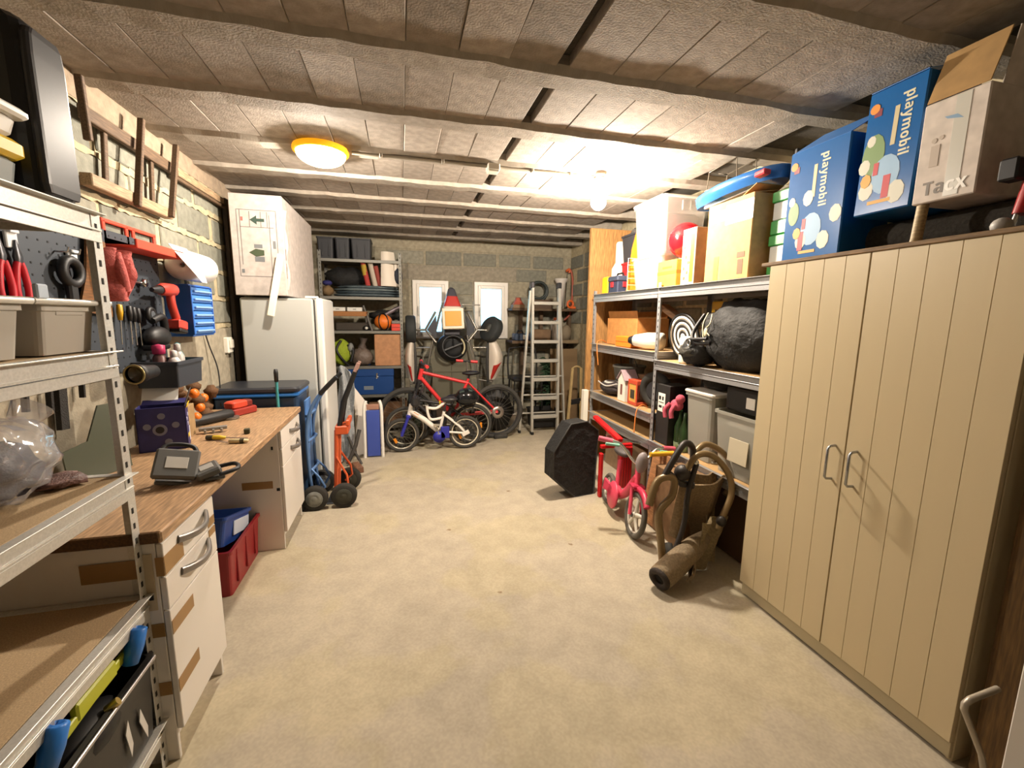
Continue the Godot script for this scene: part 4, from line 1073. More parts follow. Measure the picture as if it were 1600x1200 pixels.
# ---------------------------------------------------------------- shelves in the far left corner
func back_shelf() -> void:
	var st := mt("shelf_grey", "85837b", 0.5, "metal", 0.6)
	var bd := mt("shelf_dark", "5a564e", 0.7, "board")
	var t := thing("shelving_unit", "crammed grey metal shelving in the far left corner beside the window", "shelving", V)
	for x in [[-0.98, 1], [0.02, -1]]:
		for z in [[-5.9, -1], [-6.4, 1]]:
			upright(t, x[0], z[0], 2.35, x[1], z[1], st)
	for lv in [2.25, 1.79, 1.36, 0.9, 0.52, 0.1]:
		put(t, "shelf_board", bd, g().box(v(-0.975, lv - 0.03, -6.395), v(0.015, lv, -5.905), 0.002))
		put(t, "beam", st, g().box(v(-0.975, lv - 0.035, -5.905), v(0.015, lv + 0.002, -5.895), 0.002))
	for i in 3:
		var w: float = [0.19, 0.17, 0.24][i]
		var x: float = [-0.89, -0.69, -0.47][i]
		var b := thing("black_crate", ["black plastic crate on the top back shelf, next to the long carton", "middle of three black crates on the top back shelf", "widest black crate on the top back shelf, beside the hanging bags"][i], "crate", v(x, 2.252, -6.1), V, "black crates on the top shelf")
		put(b, "tub", mt("crate_dark", "2c2d31", 0.55, "plastic"), g().bin(w, 0.26, 0.34, 0.006, 0.92, 0.02, 0.006))
		put(b, "rib", mt("crate_dark", "2c2d31"), g().bx(v(-w * 0.2, 0.13, 0.163), v(0.014, 0.2, 0.01), 0.003).bx(v(w * 0.2, 0.13, 0.163), v(0.014, 0.2, 0.01), 0.003))
	one("dark_bags", mt("bag_black", "1d1d1c", 0.8, "crease"), g().ball(v(-0.2, 0.14, 0), v(0.26, 0.14, 0.18), 18, 10, func(d): return 1.0 + 0.12 * sin(d.x * 8.0 + d.y * 5.0)), "black fabric bags filling the dark shelf under the black crates", "bag", v(-0.5, 1.9, -6.2))
	var fl := [["red and yellow striped beach mat rolled upright on the back shelf", "c0403a", -0.4, 0.3], ["narrow cream roll standing between red roll and white fin", "d8cbb8", -0.31, 0.26], ["second red roll standing beside the broad white fin", "a8483c", -0.25, 0.2]]
	for q in fl:
		var r := thing("rolled_mat", q[0], "rolled mat", v(q[2], 1.93, -5.99), v(0, 0, 8))
		put(r, "roll", mt("mat_" + q[1], q[1], 0.7, "cloth"), g().cyl(v(0, 0, 0), v(-0.02, q[3] + 0.06, 0), 0.032, 10))
		if q[1] == "c0403a":
			put(r, "yellow_band", mt("mat_yellow", "c9a93a", 0.7, "cloth"), g().cyl(v(-0.012, 0.14, 0.0), v(-0.016, 0.27, 0), 0.034, 10))
	one("white_fin", mt("fin_white", "ddd3c4", 0.6), g().sheet(8, 10, func(u, w): return v((u - 0.5) * (0.22 - 0.07 * w) - 0.02 * w, 0.43 * w, 0.03 * cos(u * PI) + 0.04 * sin(u * PI)), 0.012).sheet(4, 4, func(u, w): return v(0.06 + 0.09 * u, 0.2 + 0.13 * w - 0.03 * u, 0.01), 0.01), "broad curved cream sheet standing on the folded tarpaulins", "sheet", v(-0.13, 1.935, -5.96))
	one("dark_jacket", mt("jacket_navy", "343a48", 0.8, "crease"), g().ball(v(0, 0.13, 0), v(0.06, 0.14, 0.1), 12, 8, func(d): return 1.0 + 0.1 * sin(d.y * 9.0)), "dark blue cloth stuffed beside the upright on the back shelf", "cloth", v(-0.03, 1.95, -6.02))
	t = thing("tarpaulin_stack", "shiny blue grey tarpaulins folded in a flat stack on the back shelf", "tarpaulin", v(-0.42, 1.792, -6.12))
	var tp := [mt("tarp_a", "5c6a70", 0.3, "crease"), mt("tarp_b", "4b5860", 0.25, "crease"), mt("tarp_c", "727f82", 0.3, "crease")]
	for i in 4:
		put(t, "fold", tp[i % 3], g().ball(v(0.02 * (i % 2), 0.025 + 0.034 * i, 0.0), v(0.44 - 0.02 * i, 0.032, 0.2), 28, 8, func(d): return 1.0 + 0.05 * sin(d.x * 14.0 + i) + 0.04 * sin(d.z * 11.0)))
	one("brown_bundle", mt("bundle_brown", "8f7450", 0.8, "cloth"), g().ball(v(0, 0.07, 0), v(0.07, 0.07, 0.1), 12, 8, func(d): return 1.0 + 0.1 * sin(d.x * 8.0)), "small brown cloth bundle beside the folded tarpaulins near the carton", "cloth", v(-0.9, 1.792, -6.02))
	one("blue_bundle", mt("bundle_blue", "35357c", 0.8, "cloth"), g().ball(v(0, 0.03, 0), v(0.06, 0.035, 0.08), 12, 8), "small dark blue cloth folded on top of brown bundle", "cloth", v(-0.9, 1.93, -6.02))
	# wooden tray with two white boxes
	t = thing("wooden_tray", "orange-edged wooden plank hung under the tarpaulin shelf", "plank", v(-0.66, 1.545, -5.98))
	put(t, "board", mt("plank_orange", "b8793c", 0.6, "wood"), g().bx(v(0, 0.03, 0), v(0.46, 0.06, 0.3), 0.004))
	put(t, "support", st, g().bx(v(-0.21, -0.09, -0.1), v(0.02, 0.18, 0.02), 0.002).cut().bx(v(0.21, -0.09, -0.1), v(0.021, 0.18, 0.02), 0.002))
	for i in 2:
		t = thing("white_case", ["flat white plastic case on the orange-edged plank beside the fridge", "flat white plastic case on the orange-edged plank, the one by the dark strap"][i], "case", v(-0.77 + 0.2 * i, 1.606, -5.93), V, "white cases on the plank")
		put(t, "shell", mt("case_white", "d6d4cc", 0.4, "plastic"), g().rbox(0.18, 0.05, 0.16, 0.01))
		put(t, "latch", mt("latch_grey", "9a9a96", 0.4), g().bx(v(0, 0.025, 0.081), v(0.04, 0.016, 0.004), 0.001))
	one("ski_pole", mt("pole_grey", "5a5652", 0.5), g().cyl(v(0, 0, 0), v(-0.1, 0.32, 0), 0.014, 8), "thin dark strap pole leaning from the plank shelf to the orange ball", "pole", v(-0.37, 1.362, -5.93))
	one("metal_tool", mt("tool_mauve", "857a80", 0.4, "plain", 0.5), g().tube([v(-0.12, 0, 0), v(0.02, 0.08, 0), v(0.12, 0.13, 0)], [0.02, 0.03, 0.02], 8), "grey metal tool head lying among dark clutter above the orange ball", "tool", v(-0.1, 1.56, -6.05))
	one("dark_tools", mt("clutter_black", "26231f", 0.8, "cloth"), g().ball(v(0, 0.07, 0), v(0.2, 0.07, 0.15), 18, 8, func(d): return 1.0 + 0.2 * sin(d.x * 12.0 + d.z * 7.0)), "heap of dark tools behind the orange ball on the back shelf", "tools", v(-0.2, 1.49, -6.2))
	t = thing("orange_ball", "orange ball with black bands on the back shelf beside red case", "ball", v(-0.23, 1.475, -5.99))
	put(t, "ball", mt("ball_orange", "d9701e", 0.5, "plastic"), g().ball(V, v(0.115, 0.1, 0.115), 24, 14))
	put(t, "band", M.black_grip, g().hoop(V, v(1, 0.1, 0.5), 0.111, 0.009, 28, 6).hoop(V, v(1, 0.1, -0.7), 0.111, 0.009, 28, 6))
	t = thing("red_case", "flat red case with grey lid beside the orange ball", "case", v(-0.06, 1.362, -5.98))
	put(t, "body", mt("case_red", "d1402e", 0.45, "plastic"), g().rbox(0.14, 0.09, 0.15, 0.01))
	put(t, "seam", mt("case_red_dark", "8c2a20", 0.5), g().bx(v(0, 0.045, 0.074), v(0.135, 0.008, 0.006), 0.001))
	put(t, "lid", mt("lid_grey", "6f6a66", 0.5), g().rbox(0.13, 0.04, 0.14, 0.01, v(0, 0.091, 0)))
	one("dark_box", mt("clutter_brown", "3a332b", 0.8), g().rbox(0.4, 0.1, 0.3, 0.02), "low dark brown box left of the orange ball on the back shelf", "box", v(-0.62, 1.362, -6.1))
	t = thing("head_torch", "small black lamp with a round white lens left of orange ball", "torch", v(-0.44, 1.395, -5.95))
	put(t, "body", M.black_grip, g().ball(V, v(0.05, 0.033, 0.04), 12, 8))
	put(t, "lens", mt("lens_bright", "d8d4cc", 0.2), g().lathe([Vector2(0.018, 0.03), Vector2(0.018, 0.044), Vector2(0, 0.046)], V, 12, v(0, 0, 1)))
	# cardboard box, bags, green jacket
	t = thing("cardboard_box", "light brown cardboard box on the back shelf under the orange ball", "box", v(-0.17, 0.902, -6.08))
	put(t, "box", mt("card_tan", "bd8a62", 0.75, "card"), g().rbox(0.36, 0.41, 0.32, 0.012))
	put(t, "flap_seam", mt("card_seam", "8f6545", 0.8), g().bx(v(0, 0.4105, 0), v(0.34, 0.002, 0.004), 0.0005))
	t = thing("green_jacket", "lime green jacket with black straps folded on back shelf beside fridge", "jacket", v(-0.78, 0.902, -6.0))
	put(t, "cloth", mt("lime", "a3b82a", 0.8, "crease"), g().ball(v(0, 0.17, 0), v(0.13, 0.17, 0.1), 18, 12, func(d): return 1.0 + 0.1 * sin(d.y * 7.0 + d.x * 5.0)))
	put(t, "strap", M.black_grip, g().tube(curve([v(0.02, 0.33, 0.05), v(-0.03, 0.22, 0.11), v(0.03, 0.1, 0.11), v(0.1, 0.01, 0.06)]), 0.016, 8).tube(curve([v(0.1, 0.28, 0.05), v(0.16, 0.2, 0.05), v(0.13, 0.06, 0.06)]), 0.02, 8))
	put(t, "lining", mt("lining_grey", "9a9c98", 0.7, "cloth"), g().ball(v(0.13, 0.24, 0.02), v(0.04, 0.06, 0.06), 12, 8))
	t = thing("grey_bag", "tied brown grey sack with a shiny side on the back shelf", "bag", v(-0.51, 0.902, -6.02))
	put(t, "sack", mt("sack_brown", "7d6d62", 0.5, "crease"), g().ball(v(0, 0.13, 0), v(0.14, 0.17, 0.13), 20, 14, func(d): return 1.0 - 0.35 * maxf(d.y, 0.0) + 0.06 * sin(d.x * 10.0 + d.y * 6.0) if d.y > -0.65 else 0.86))
	put(t, "neck", mt("sack_neck", "5d5048", 0.6, "cloth"), g().tube([v(0, 0.23, 0), v(0.01, 0.29, 0), v(0.02, 0.36, 0)], [0.06, 0.03, 0.055], 10))
	# blue toolbox
	t = thing("tool_chest", "large blue metal chest with two clasps on the low back shelf", "chest", v(-0.46, 0.522, -6.05))
	var bc := mt("chest_blue", "1f4684", 0.4, "plain", 0.2)
	put(t, "body", bc, g().rbox(0.68, 0.24, 0.28, 0.01))
	put(t, "lid", bc, g().rbox(0.69, 0.12, 0.29, 0.012, v(0, 0.243, 0)))
	for x in [-0.26, 0.13]:
		put(t, "clasp", M.chrome, g().bx(v(x, 0.25, 0.147), v(0.022, 0.07, 0.008), 0.002).hoop(v(x, 0.23, 0.152), v(0, 0, 1), 0.014, 0.003, 12, 5))
	put(t, "label_plate", mt("plate_grey", "77808a", 0.4), g().bx(v(0.02, 0.09, 0.141), v(0.12, 0.05, 0.002), 0.0006))
	put(t, "handle", bc, g().tube([v(-0.06, 0.36, 0), v(-0.05, 0.385, 0), v(0.05, 0.385, 0), v(0.06, 0.36, 0)], 0.008, 6))
	one("low_carton", mt("card_shade", "7a5a3e", 0.8, "card"), g().rbox(0.5, 0.3, 0.3, 0.01), "brown carton on the lowest back shelf behind the bicycles", "carton", v(-0.2, 0.102, -6.1))

# ---------------------------------------------------------------- go-kart stood on its end
func kart() -> void:
	var t := thing("go_kart", "racing go-kart stood upright on its tail against the wall between windows", "go-kart", v(0.68, 0, -6.1))
	var tube_m := mt("kart_tube", "9a968c", 0.3, "plain", 0.8)
	var dark := mt("kart_tyre", "2b2e2e", 0.75)
	var white := mt("kart_white", "d8cdbe", 0.35, "plastic")
	var red := mt("kart_red", "b8322a", 0.35, "plastic")
	# floor tray and rails
	put(t, "floor_tray", mt("tray_olive", "6f6b58", 0.55, "board"), g().ex(PackedVector2Array([Vector2(-0.3, 0.32), Vector2(0.3, 0.32), Vector2(0.27, 0.75), Vector2(0.3, 0.98), Vector2(0.24, 1.14), Vector2(-0.24, 1.14), Vector2(-0.3, 0.98), Vector2(-0.27, 0.75)]), 0.01, v(0, 0, -0.02)))
	put(t, "tray_rib", mt("tray_rib", "5d5948", 0.6), g().bx(v(0, 0.78, -0.01), v(0.5, 0.012, 0.012), 0.002).bx(v(0, 0.62, -0.01), v(0.012, 0.6, 0.012), 0.002))
	for s in [-1, 1]:
		put(t, "rail", tube_m, g().tube(curve([v(s * 0.38, 0.1, -0.02), v(s * 0.38, 0.6, -0.02), v(s * 0.3, 1.05, -0.02), v(s * 0.24, 1.3, -0.02), v(s * 0.12, 1.75, 0.0)]), 0.016, 8))
		put(t, "front_arm", tube_m, g().tube([v(s * 0.22, 1.62, 0.02), v(s * 0.36, 1.37, 0.0), v(s * 0.22, 1.2, 0.02)], 0.018, 8).cyl(v(s * 0.36, 1.37, 0), v(s * 0.5, 1.37, 0), 0.016, 8))
		put(t, "arm_plate", mt("kart_plate", "33353c", 0.5), g().ex(PackedVector2Array([Vector2(s * 0.21, 1.58), Vector2(s * 0.34, 1.37), Vector2(s * 0.21, 1.25)]), 0.008, v(0, 0, 0.0)))
		put(t, "side_bar", tube_m, g().cyl(v(s * 0.3, 1.12, -0.02), v(s * 0.56, 1.12, -0.02), 0.012, 8).cut().cyl(v(s * 0.36, 0.66, -0.02), v(s * 0.58, 0.62, -0.02), 0.012, 8))
		var fwx: float = s * 0.56
		var w := put(t, "front_wheel", dark, g().at(v(fwx, 1.38, 0.02), v(0, s * 0 + (28 if s > 0 else 0), -24 if s > 0 else 0)).lathe([Vector2(0.07, -0.07), Vector2(0.17, -0.065), Vector2(0.185, -0.045), Vector2(0.185, 0.045), Vector2(0.17, 0.065), Vector2(0.07, 0.07)], V, 28, v(1, 0, 0)))
		put(w, "rim", tube_m, g().at(v(fwx, 1.38, 0.02), v(0, 28 if s > 0 else 0, -24 if s > 0 else 0)).lathe([Vector2(0, -0.03), Vector2(0.03, -0.03), Vector2(0.075, -0.068), Vector2(0.075, 0.068), Vector2(0.03, 0.05), Vector2(0, 0.05)], V, 20, v(1, 0, 0)))
		var rw := put(t, "rear_wheel", dark, g().lathe([Vector2(0.07, -0.1), Vector2(0.18, -0.095), Vector2(0.2, -0.07), Vector2(0.2, 0.07), Vector2(0.18, 0.095), Vector2(0.07, 0.1)], v(s * 0.52, 0.3, -0.02), 28, v(1, 0, 0)))
		put(rw, "rim", tube_m, g().lathe([Vector2(0, -0.05), Vector2(0.07, -0.09), Vector2(0.07, 0.09), Vector2(0, 0.05)], v(s * 0.52, 0.3, -0.02), 18, v(1, 0, 0)))
		var pod := put(t, "side_pod", white, g().sheet(6, 14, func(u, w): return v(s * (0.53 + (0.19 if s > 0 else 0.11) * sin(PI * minf(w * 0.8 + 0.12, 1.0)) * u), 0.66 + 0.62 * w, 0.03 + 0.1 * sin(u * PI) * sin(w * PI)), 0.012))
		put(pod, "red_stripe", red, g().sheet(5, 5, func(u, w): return v(s * (0.55 + (0.16 if s > 0 else 0.08) * u * (0.35 + 0.65 * w)), 0.66 + 0.2 * w + 0.06 * u, 0.048 + 0.1 * sin(u * PI) * sin((w * 0.4) * PI)), 0.006))
		put(t, "pod_frame", mt("pod_dark", "3b3a38", 0.6), g().tube(curve([v(s * 0.52, 0.62, 0), v(s * 0.5, 0.95, 0.02), v(s * 0.53, 1.3, 0)]), 0.018, 8))
	put(t, "rear_axle", tube_m, g().cyl(v(-0.5, 0.3, -0.02), v(0.5, 0.3, -0.02), 0.02, 10))
	put(t, "rear_bumper", tube_m, g().tube(curve([v(-0.4, 0.28, -0.02), v(-0.3, 0.05, 0.02), v(0.3, 0.05, 0.02), v(0.4, 0.28, -0.02)]), 0.016, 8))
	# seat and steering wheel
	put(t, "seat", mt("seat_black", "191919", 0.5, "plastic"), g().ball(v(0, 1.12, 0.03), v(0.215, 0.19, 0.1), 26, 14, func(d): return 1.0 + 0.08 * maxf(d.y, 0.0) - 0.1 * maxf(-d.y, 0.0) * absf(d.x)))
	put(t, "seat_pad", mt("seat_grey", "2a2c2e", 0.8, "cloth"), g().ball(v(0.0, 1.13, 0.1), v(0.13, 0.12, 0.05), 18, 10))
	put(t, "steering_wheel", M.black_grip, g().hoop(v(0, 1.15, 0.2), v(0.1, 0.25, 1), 0.15, 0.016, 30, 8).bx(v(0, 1.15, 0.2), v(0.28, 0.025, 0.012), 0.003, v(-14, 6, 20)).cyl(v(0, 1.15, 0.2), v(0, 1.3, 0.05), 0.012, 8))
	put(t, "steering_rim_accent", mt("wheel_accent", "b5ac88", 0.5), g().hoop(v(0, 1.152, 0.207), v(0.1, 0.25, 1), 0.152, 0.013, 10, 6, 2.4, 3.9))
	put(t, "tank", mt("kart_tank", "3e3d44", 0.5, "plastic"), g().rbox(0.22, 0.11, 0.1, 0.02, v(0, 1.3, 0.02)))
	put(t, "column", tube_m, g().cyl(v(0.2, 1.3, 0.1), v(0.33, 0.78, 0.16), 0.009, 6).cut().cyl(v(0.14, 1.72, 0.02), v(0.4, 1.72, 0.0), 0.008, 6).cut().cyl(v(0.3, 1.78, 0.0), v(0.33, 1.3, 0.0), 0.008, 6))
	# nose cone and number plate
	put(t, "nose_cone", white, g().loft([[0.13, 1.38, 0.04, 0.18], [0.155, 1.5, 0.05, 0.17], [0.12, 1.68, 0.055, 0.13], [0.07, 1.83, 0.05, 0.09], [0.045, 1.92, 0.03, 0.06], [0.02, 1.94, 0.015, 0.05]].map(func(q): return g().rr(q[0], q[2], q[1], 0.03, 0, q[3] - 0.05)), true, true, true))
	put(t, "nose_tip", mt("kart_grey", "4a4a52", 0.45), g().loft([[0.075, 1.83, 0.053, 0.092], [0.048, 1.925, 0.033, 0.062], [0.02, 1.95, 0.015, 0.05]].map(func(q): return g().rr(q[0], q[2], q[1], 0.03, 0, q[3] - 0.05)), true, true, false))
	put(t, "red_wedge", red, g().loft([[0.118, 1.695, 0.06, 0.132], [0.072, 1.83, 0.055, 0.095]].map(func(q): return g().rr(q[0], q[2], q[1], 0.03, 0, q[3] - 0.05)), true, true, false))
	put(t, "plate_border", mt("plate_cream", "e0d3bd", 0.4, "plastic"), g().bx(v(0, 1.53, 0.19), v(0.29, 0.28, 0.02), 0.008, v(-6, 0, 2)))
	put(t, "number_plate", mt("plate_orange", "d69600", 0.45, "plastic"), g().bx(v(0, 1.53, 0.203), v(0.22, 0.2, 0.012), 0.005, v(-6, 0, 2)))

# ---------------------------------------------------------------- bicycles
func bike_wheel(t: Node3D, called: String, c: Vector3, R: float, w: float, tm: Material, rm: Material, ns := 20, ax := Vector3(0, 0, 1)) -> MeshInstance3D:
	var p := put(t, called, tm, g().hoop(c, ax, R - w, w, 44, 8))
	put(p, "rim", rm, g().hoop(c, ax, R - 2.1 * w, w * 0.45, 44, 6))
	var s := g()
	var u := ax.cross(Vector3.UP).normalized()
	var q := ax.cross(u)
	for i in ns:
		var t0 := TAU * i / ns
		var d := u * cos(t0) + q * sin(t0)
		s.tube([c + d * 0.016 + ax * (0.02 if i % 2 else -0.02), c + d * (R - 2.2 * w)], 0.0016, 4, false, false)
	put(p, "spokes", mt("spoke", "8a8880", 0.35, "plain", 0.8), s).set_meta("kind", "stuff")
	put(p, "hub", mt("hub", "6a6a68", 0.35, "plain", 0.7), g().cyl(c - ax * 0.035, c + ax * 0.035, 0.016, 10))
	return p

func bikes() -> void:
	var rub := mt("bike_tyre", "3a3834", 0.85)
	var blackrim := mt("rim_black", "1e1e1e", 0.5)
	var silver := mt("rim_silver2", "c2bdae", 0.3, "plain", 0.7)
	var red := mt("mtb_red", "d23436", 0.35)
	var t := thing("mountain_bike", "red mountain bike with big dark wheels, rearmost of the three bicycles", "bicycle", v(0.6, 0, -5.3), v(0, 3, 0))
	bike_wheel(t, "front_wheel", v(-0.56, 0.355, 0), 0.355, 0.028, rub, blackrim, 24)
	bike_wheel(t, "rear_wheel", v(0.56, 0.355, 0), 0.355, 0.028, rub, blackrim, 24)
	put(t, "frame", red, g().cyl(v(-0.375, 0.93, 0), v(-0.405, 0.8, 0), 0.026, 10).cyl(v(-0.38, 0.885, 0), v(0.19, 0.735, 0), 0.02, 10).cyl(v(-0.4, 0.83, 0), v(0.0, 0.33, 0), 0.025, 10).cyl(v(0.195, 0.79, 0), v(0.0, 0.33, 0), 0.018, 10))
	put(t, "rear_triangle", red, g().tube([v(0.2, 0.73, 0.02), v(0.4, 0.52, 0.05), v(0.56, 0.355, 0.06)], 0.013, 8).tube([v(0.2, 0.73, -0.02), v(0.4, 0.52, -0.05), v(0.56, 0.355, -0.06)], 0.013, 8).tube([v(0, 0.33, 0.03), v(0.56, 0.355, 0.06)], 0.013, 8).tube([v(0, 0.33, -0.03), v(0.56, 0.355, -0.06)], 0.013, 8))
	put(t, "fork", mt("fork_black", "232325", 0.4), g().bx(v(-0.41, 0.77, 0), v(0.05, 0.04, 0.13), 0.008).cyl(v(-0.415, 0.77, 0.055), v(-0.56, 0.355, 0.06), 0.018, 8).cyl(v(-0.415, 0.77, -0.055), v(-0.56, 0.355, -0.06), 0.018, 8))
	put(t, "brake_disc", mt("disc_steel", "b0a8a0", 0.3, "plain", 0.8), g().lathe([Vector2(0.035, -0.002), Vector2(0.08, -0.002), Vector2(0.08, 0.002), Vector2(0.035, 0.002)], v(0.56, 0.355, 0.07), 20, v(0, 0, 1)))
	put(t, "saddle", M.black_grip, g().ball(v(0.21, 0.86, 0), v(0.14, 0.03, 0.06), 16, 8, func(d): return 1.0 - 0.3 * maxf(-d.x, 0.0)).cyl(v(0.195, 0.78, 0), v(0.205, 0.85, 0), 0.014, 8))
	var hb := put(t, "handlebar", M.black_grip, g().tube([v(-0.35, 0.99, -0.34), v(-0.37, 0.985, -0.1), v(-0.37, 0.985, 0.1), v(-0.35, 0.99, 0.34)], 0.014, 8).cyl(v(-0.375, 0.93, 0), v(-0.37, 0.985, 0), 0.02, 8))
	put(hb, "grip", red, g().cyl(v(-0.355, 0.988, 0.25), v(-0.35, 0.99, 0.36), 0.02, 10).cut().cyl(v(-0.355, 0.988, -0.25), v(-0.35, 0.99, -0.36), 0.02, 10))
	put(t, "crankset", M.tool_steel, g().lathe([Vector2(0.05, -0.004), Vector2(0.085, -0.004), Vector2(0.085, 0.004), Vector2(0.05, 0.004)], v(0, 0.33, 0.05), 20, v(0, 0, 1)).cyl(v(0, 0.33, 0.06), v(0.14, 0.24, 0.07), 0.01, 6))
	put(t, "stand_block", rub, g().box(v(0.52, 0, -0.06), v(0.7, 0.05, 0.06), 0.01))

	# middle bicycle
	var dk := mt("bike_dark", "2b2a2c", 0.4)
	t = thing("child_bike", "dark bicycle with silver rims standing between the red and white bicycles", "bicycle", v(0.42, 0, -5.14))
	bike_wheel(t, "front_wheel", v(-0.4, 0.25, 0), 0.25, 0.021, rub, silver, 20)
	bike_wheel(t, "rear_wheel", v(0.39, 0.25, 0), 0.25, 0.021, rub, silver, 20)
	put(t, "frame", dk, g().cyl(v(-0.24, 0.6, 0), v(-0.27, 0.48, 0), 0.022, 8).cyl(v(-0.26, 0.52, 0), v(0.03, 0.24, 0), 0.02, 8).cyl(v(-0.25, 0.57, 0), v(0.14, 0.5, 0), 0.016, 8).cyl(v(0.18, 0.58, 0), v(0.03, 0.24, 0), 0.016, 8).cyl(v(0.13, 0.48, 0.03), v(0.39, 0.25, 0.05), 0.011, 6).cyl(v(0.03, 0.24, 0.03), v(0.39, 0.25, 0.05), 0.011, 6))
	put(t, "mudguard", silver, g().hoop(v(0.39, 0.25, 0), v(0, 0, 1), 0.262, 0.014, 16, 6, 3.6, 5.6))
	put(t, "fork", dk, g().cyl(v(-0.27, 0.48, 0.035), v(-0.4, 0.25, 0.04), 0.013, 8).cyl(v(-0.27, 0.48, -0.035), v(-0.4, 0.25, -0.04), 0.013, 8))
	put(t, "handlebar", dk, g().tube(curve([v(-0.22, 0.7, -0.24), v(-0.2, 0.72, -0.1), v(-0.235, 0.62, 0), v(-0.2, 0.72, 0.1), v(-0.22, 0.7, 0.24)], 4), 0.012, 6))
	put(t, "saddle", M.black_grip, g().ball(v(0.2, 0.6, 0), v(0.12, 0.03, 0.06), 14, 8))
	put(t, "reflector", mt("reflector", "e08a1c", 0.3, "plastic"), g().bx(v(0.5, 0.23, 0.01), v(0.03, 0.07, 0.014), 0.004))
	put(t, "pedal", silver, g().bx(v(-0.02, 0.22, 0.09), v(0.1, 0.018, 0.05), 0.004).cyl(v(0.03, 0.24, 0.05), v(-0.02, 0.36, 0.06), 0.008, 6))
	put(t, "tag", mt("yellow_tag", "d8b01c", 0.5), g().bx(v(-0.0, 0.52, 0.05), v(0.02, 0.09, 0.004), 0.001))

	t = thing("helmet", "glossy black helmet hanging on the saddle of the middle bicycle", "helmet", v(0.73, 0.6, -5.05))
	put(t, "shell", mt("helmet_black", "16181a", 0.15), g().ball(V, v(0.14, 0.115, 0.12), 24, 14, func(d): return 1.0 - 0.25 * maxf(-d.y - 0.3, 0.0)))
	put(t, "vent", mt("helmet_vent", "33403c", 0.5), g().bx(v(-0.06, 0.08, 0.06), v(0.06, 0.012, 0.03), 0.004, v(40, 0, 20)).cut().bx(v(0.04, 0.09, 0.06), v(0.05, 0.012, 0.03), 0.004, v(40, 0, -10)))
	put(t, "strap", M.black_grip, g().tube(curve([v(-0.1, -0.04, 0.06), v(-0.04, -0.13, 0.05), v(0.06, -0.13, 0.05), v(0.1, -0.05, 0.06)]), 0.006, 6))

	# white bicycle in front
	var wh := mt("bike_white", "e6e0d6", 0.3)
	var bl := mt("bike_blue", "2c2f96", 0.4)
	t = thing("child_bike", "small white child's bicycle with a blue fork in front of the other bicycles", "bicycle", v(0.33, 0, -4.97))
	bike_wheel(t, "front_wheel", v(-0.36, 0.2, 0), 0.2, 0.02, rub, silver, 16)
	bike_wheel(t, "rear_wheel", v(0.37, 0.2, 0), 0.2, 0.02, rub, mt("rim_cream", "d9d0b8", 0.35), 16)
	put(t, "frame", wh, g().cyl(v(-0.245, 0.56, 0), v(-0.275, 0.42, 0), 0.024, 10).tube([v(-0.26, 0.48, 0), v(-0.1, 0.37, 0), v(0.05, 0.235, 0)], 0.031, 10).tube(curve([v(-0.07, 0.53, 0), v(-0.06, 0.44, 0), v(-0.02, 0.37, 0), v(0.1, 0.385, 0)]), 0.016, 8).cyl(v(0.125, 0.46, 0), v(0.075, 0.24, 0), 0.017, 8).tube(curve([v(-0.06, 0.51, 0), v(0.03, 0.5, 0), v(0.1, 0.54, 0), v(0.14, 0.57, 0)]), 0.017, 8))
	put(t, "rear_triangle", wh, g().tube([v(0.12, 0.43, 0.02), v(0.3, 0.28, 0.045), v(0.37, 0.2, 0.05)], 0.012, 8).tube([v(0.07, 0.225, 0.02), v(0.37, 0.2, 0.05)], 0.013, 8).bx(v(0.37, 0.2, 0.055), v(0.09, 0.05, 0.012), 0.005, v(0, 0, 25)).tube([v(0.12, 0.43, -0.02), v(0.3, 0.28, -0.045), v(0.37, 0.2, -0.05)], 0.012, 8))
	put(t, "decal", mt("decal_orange", "d9782a", 0.4), g().bx(v(-0.2, 0.44, 0.024), v(0.07, 0.035, 0.008), 0.003, v(0, 0, -36)))
	put(t, "fork", bl, g().cyl(v(-0.275, 0.44, 0.03), v(-0.36, 0.2, 0.04), 0.018, 8).cyl(v(-0.275, 0.44, -0.03), v(-0.36, 0.2, -0.04), 0.018, 8).bx(v(-0.28, 0.42, 0), v(0.05, 0.03, 0.1), 0.006))
	put(t, "chain_guard", bl, g().bx(v(0.13, 0.22, 0.045), v(0.1, 0.14, 0.02), 0.006).lathe([Vector2(0, -0.005), Vector2(0.07, -0.005), Vector2(0.07, 0.005), Vector2(0, 0.005)], v(0.06, 0.17, 0.05), 16, v(0, 0, 1)))
	put(t, "pedal", silver, g().bx(v(0.03, 0.32, 0.08), v(0.07, 0.02, 0.05), 0.004).cyl(v(0.06, 0.2, 0.05), v(0.03, 0.32, 0.055), 0.008, 6))
	put(t, "saddle", dk, g().ball(v(0.17, 0.6, 0), v(0.12, 0.035, 0.06), 14, 8, func(d): return 1.0 - 0.3 * maxf(-d.x, 0.0)).cyl(v(0.125, 0.45, 0), v(0.15, 0.58, 0), 0.012, 8))
	put(t, "handlebar", dk, g().tube(curve([v(-0.22, 0.66, -0.22), v(-0.2, 0.68, -0.1), v(-0.24, 0.57, 0), v(-0.2, 0.68, 0.1), v(-0.22, 0.66, 0.22)], 4), 0.012, 6).bx(v(-0.2, 0.6, 0.06), v(0.1, 0.12, 0.08), 0.03))
	for w in [[-0.43, 0.14], [0.31, 0.15]]:
		put(t, "reflector", M.reflector, g().bx(v(w[0], w[1], 0.012), v(0.03, 0.06, 0.012), 0.004, v(0, 0, 25)))
	# scooter with red grips
	t = thing("kick_scooter", "upright scooter stem with red grips behind the red bicycle frame", "scooter", v(0.84, 0, -5.55))
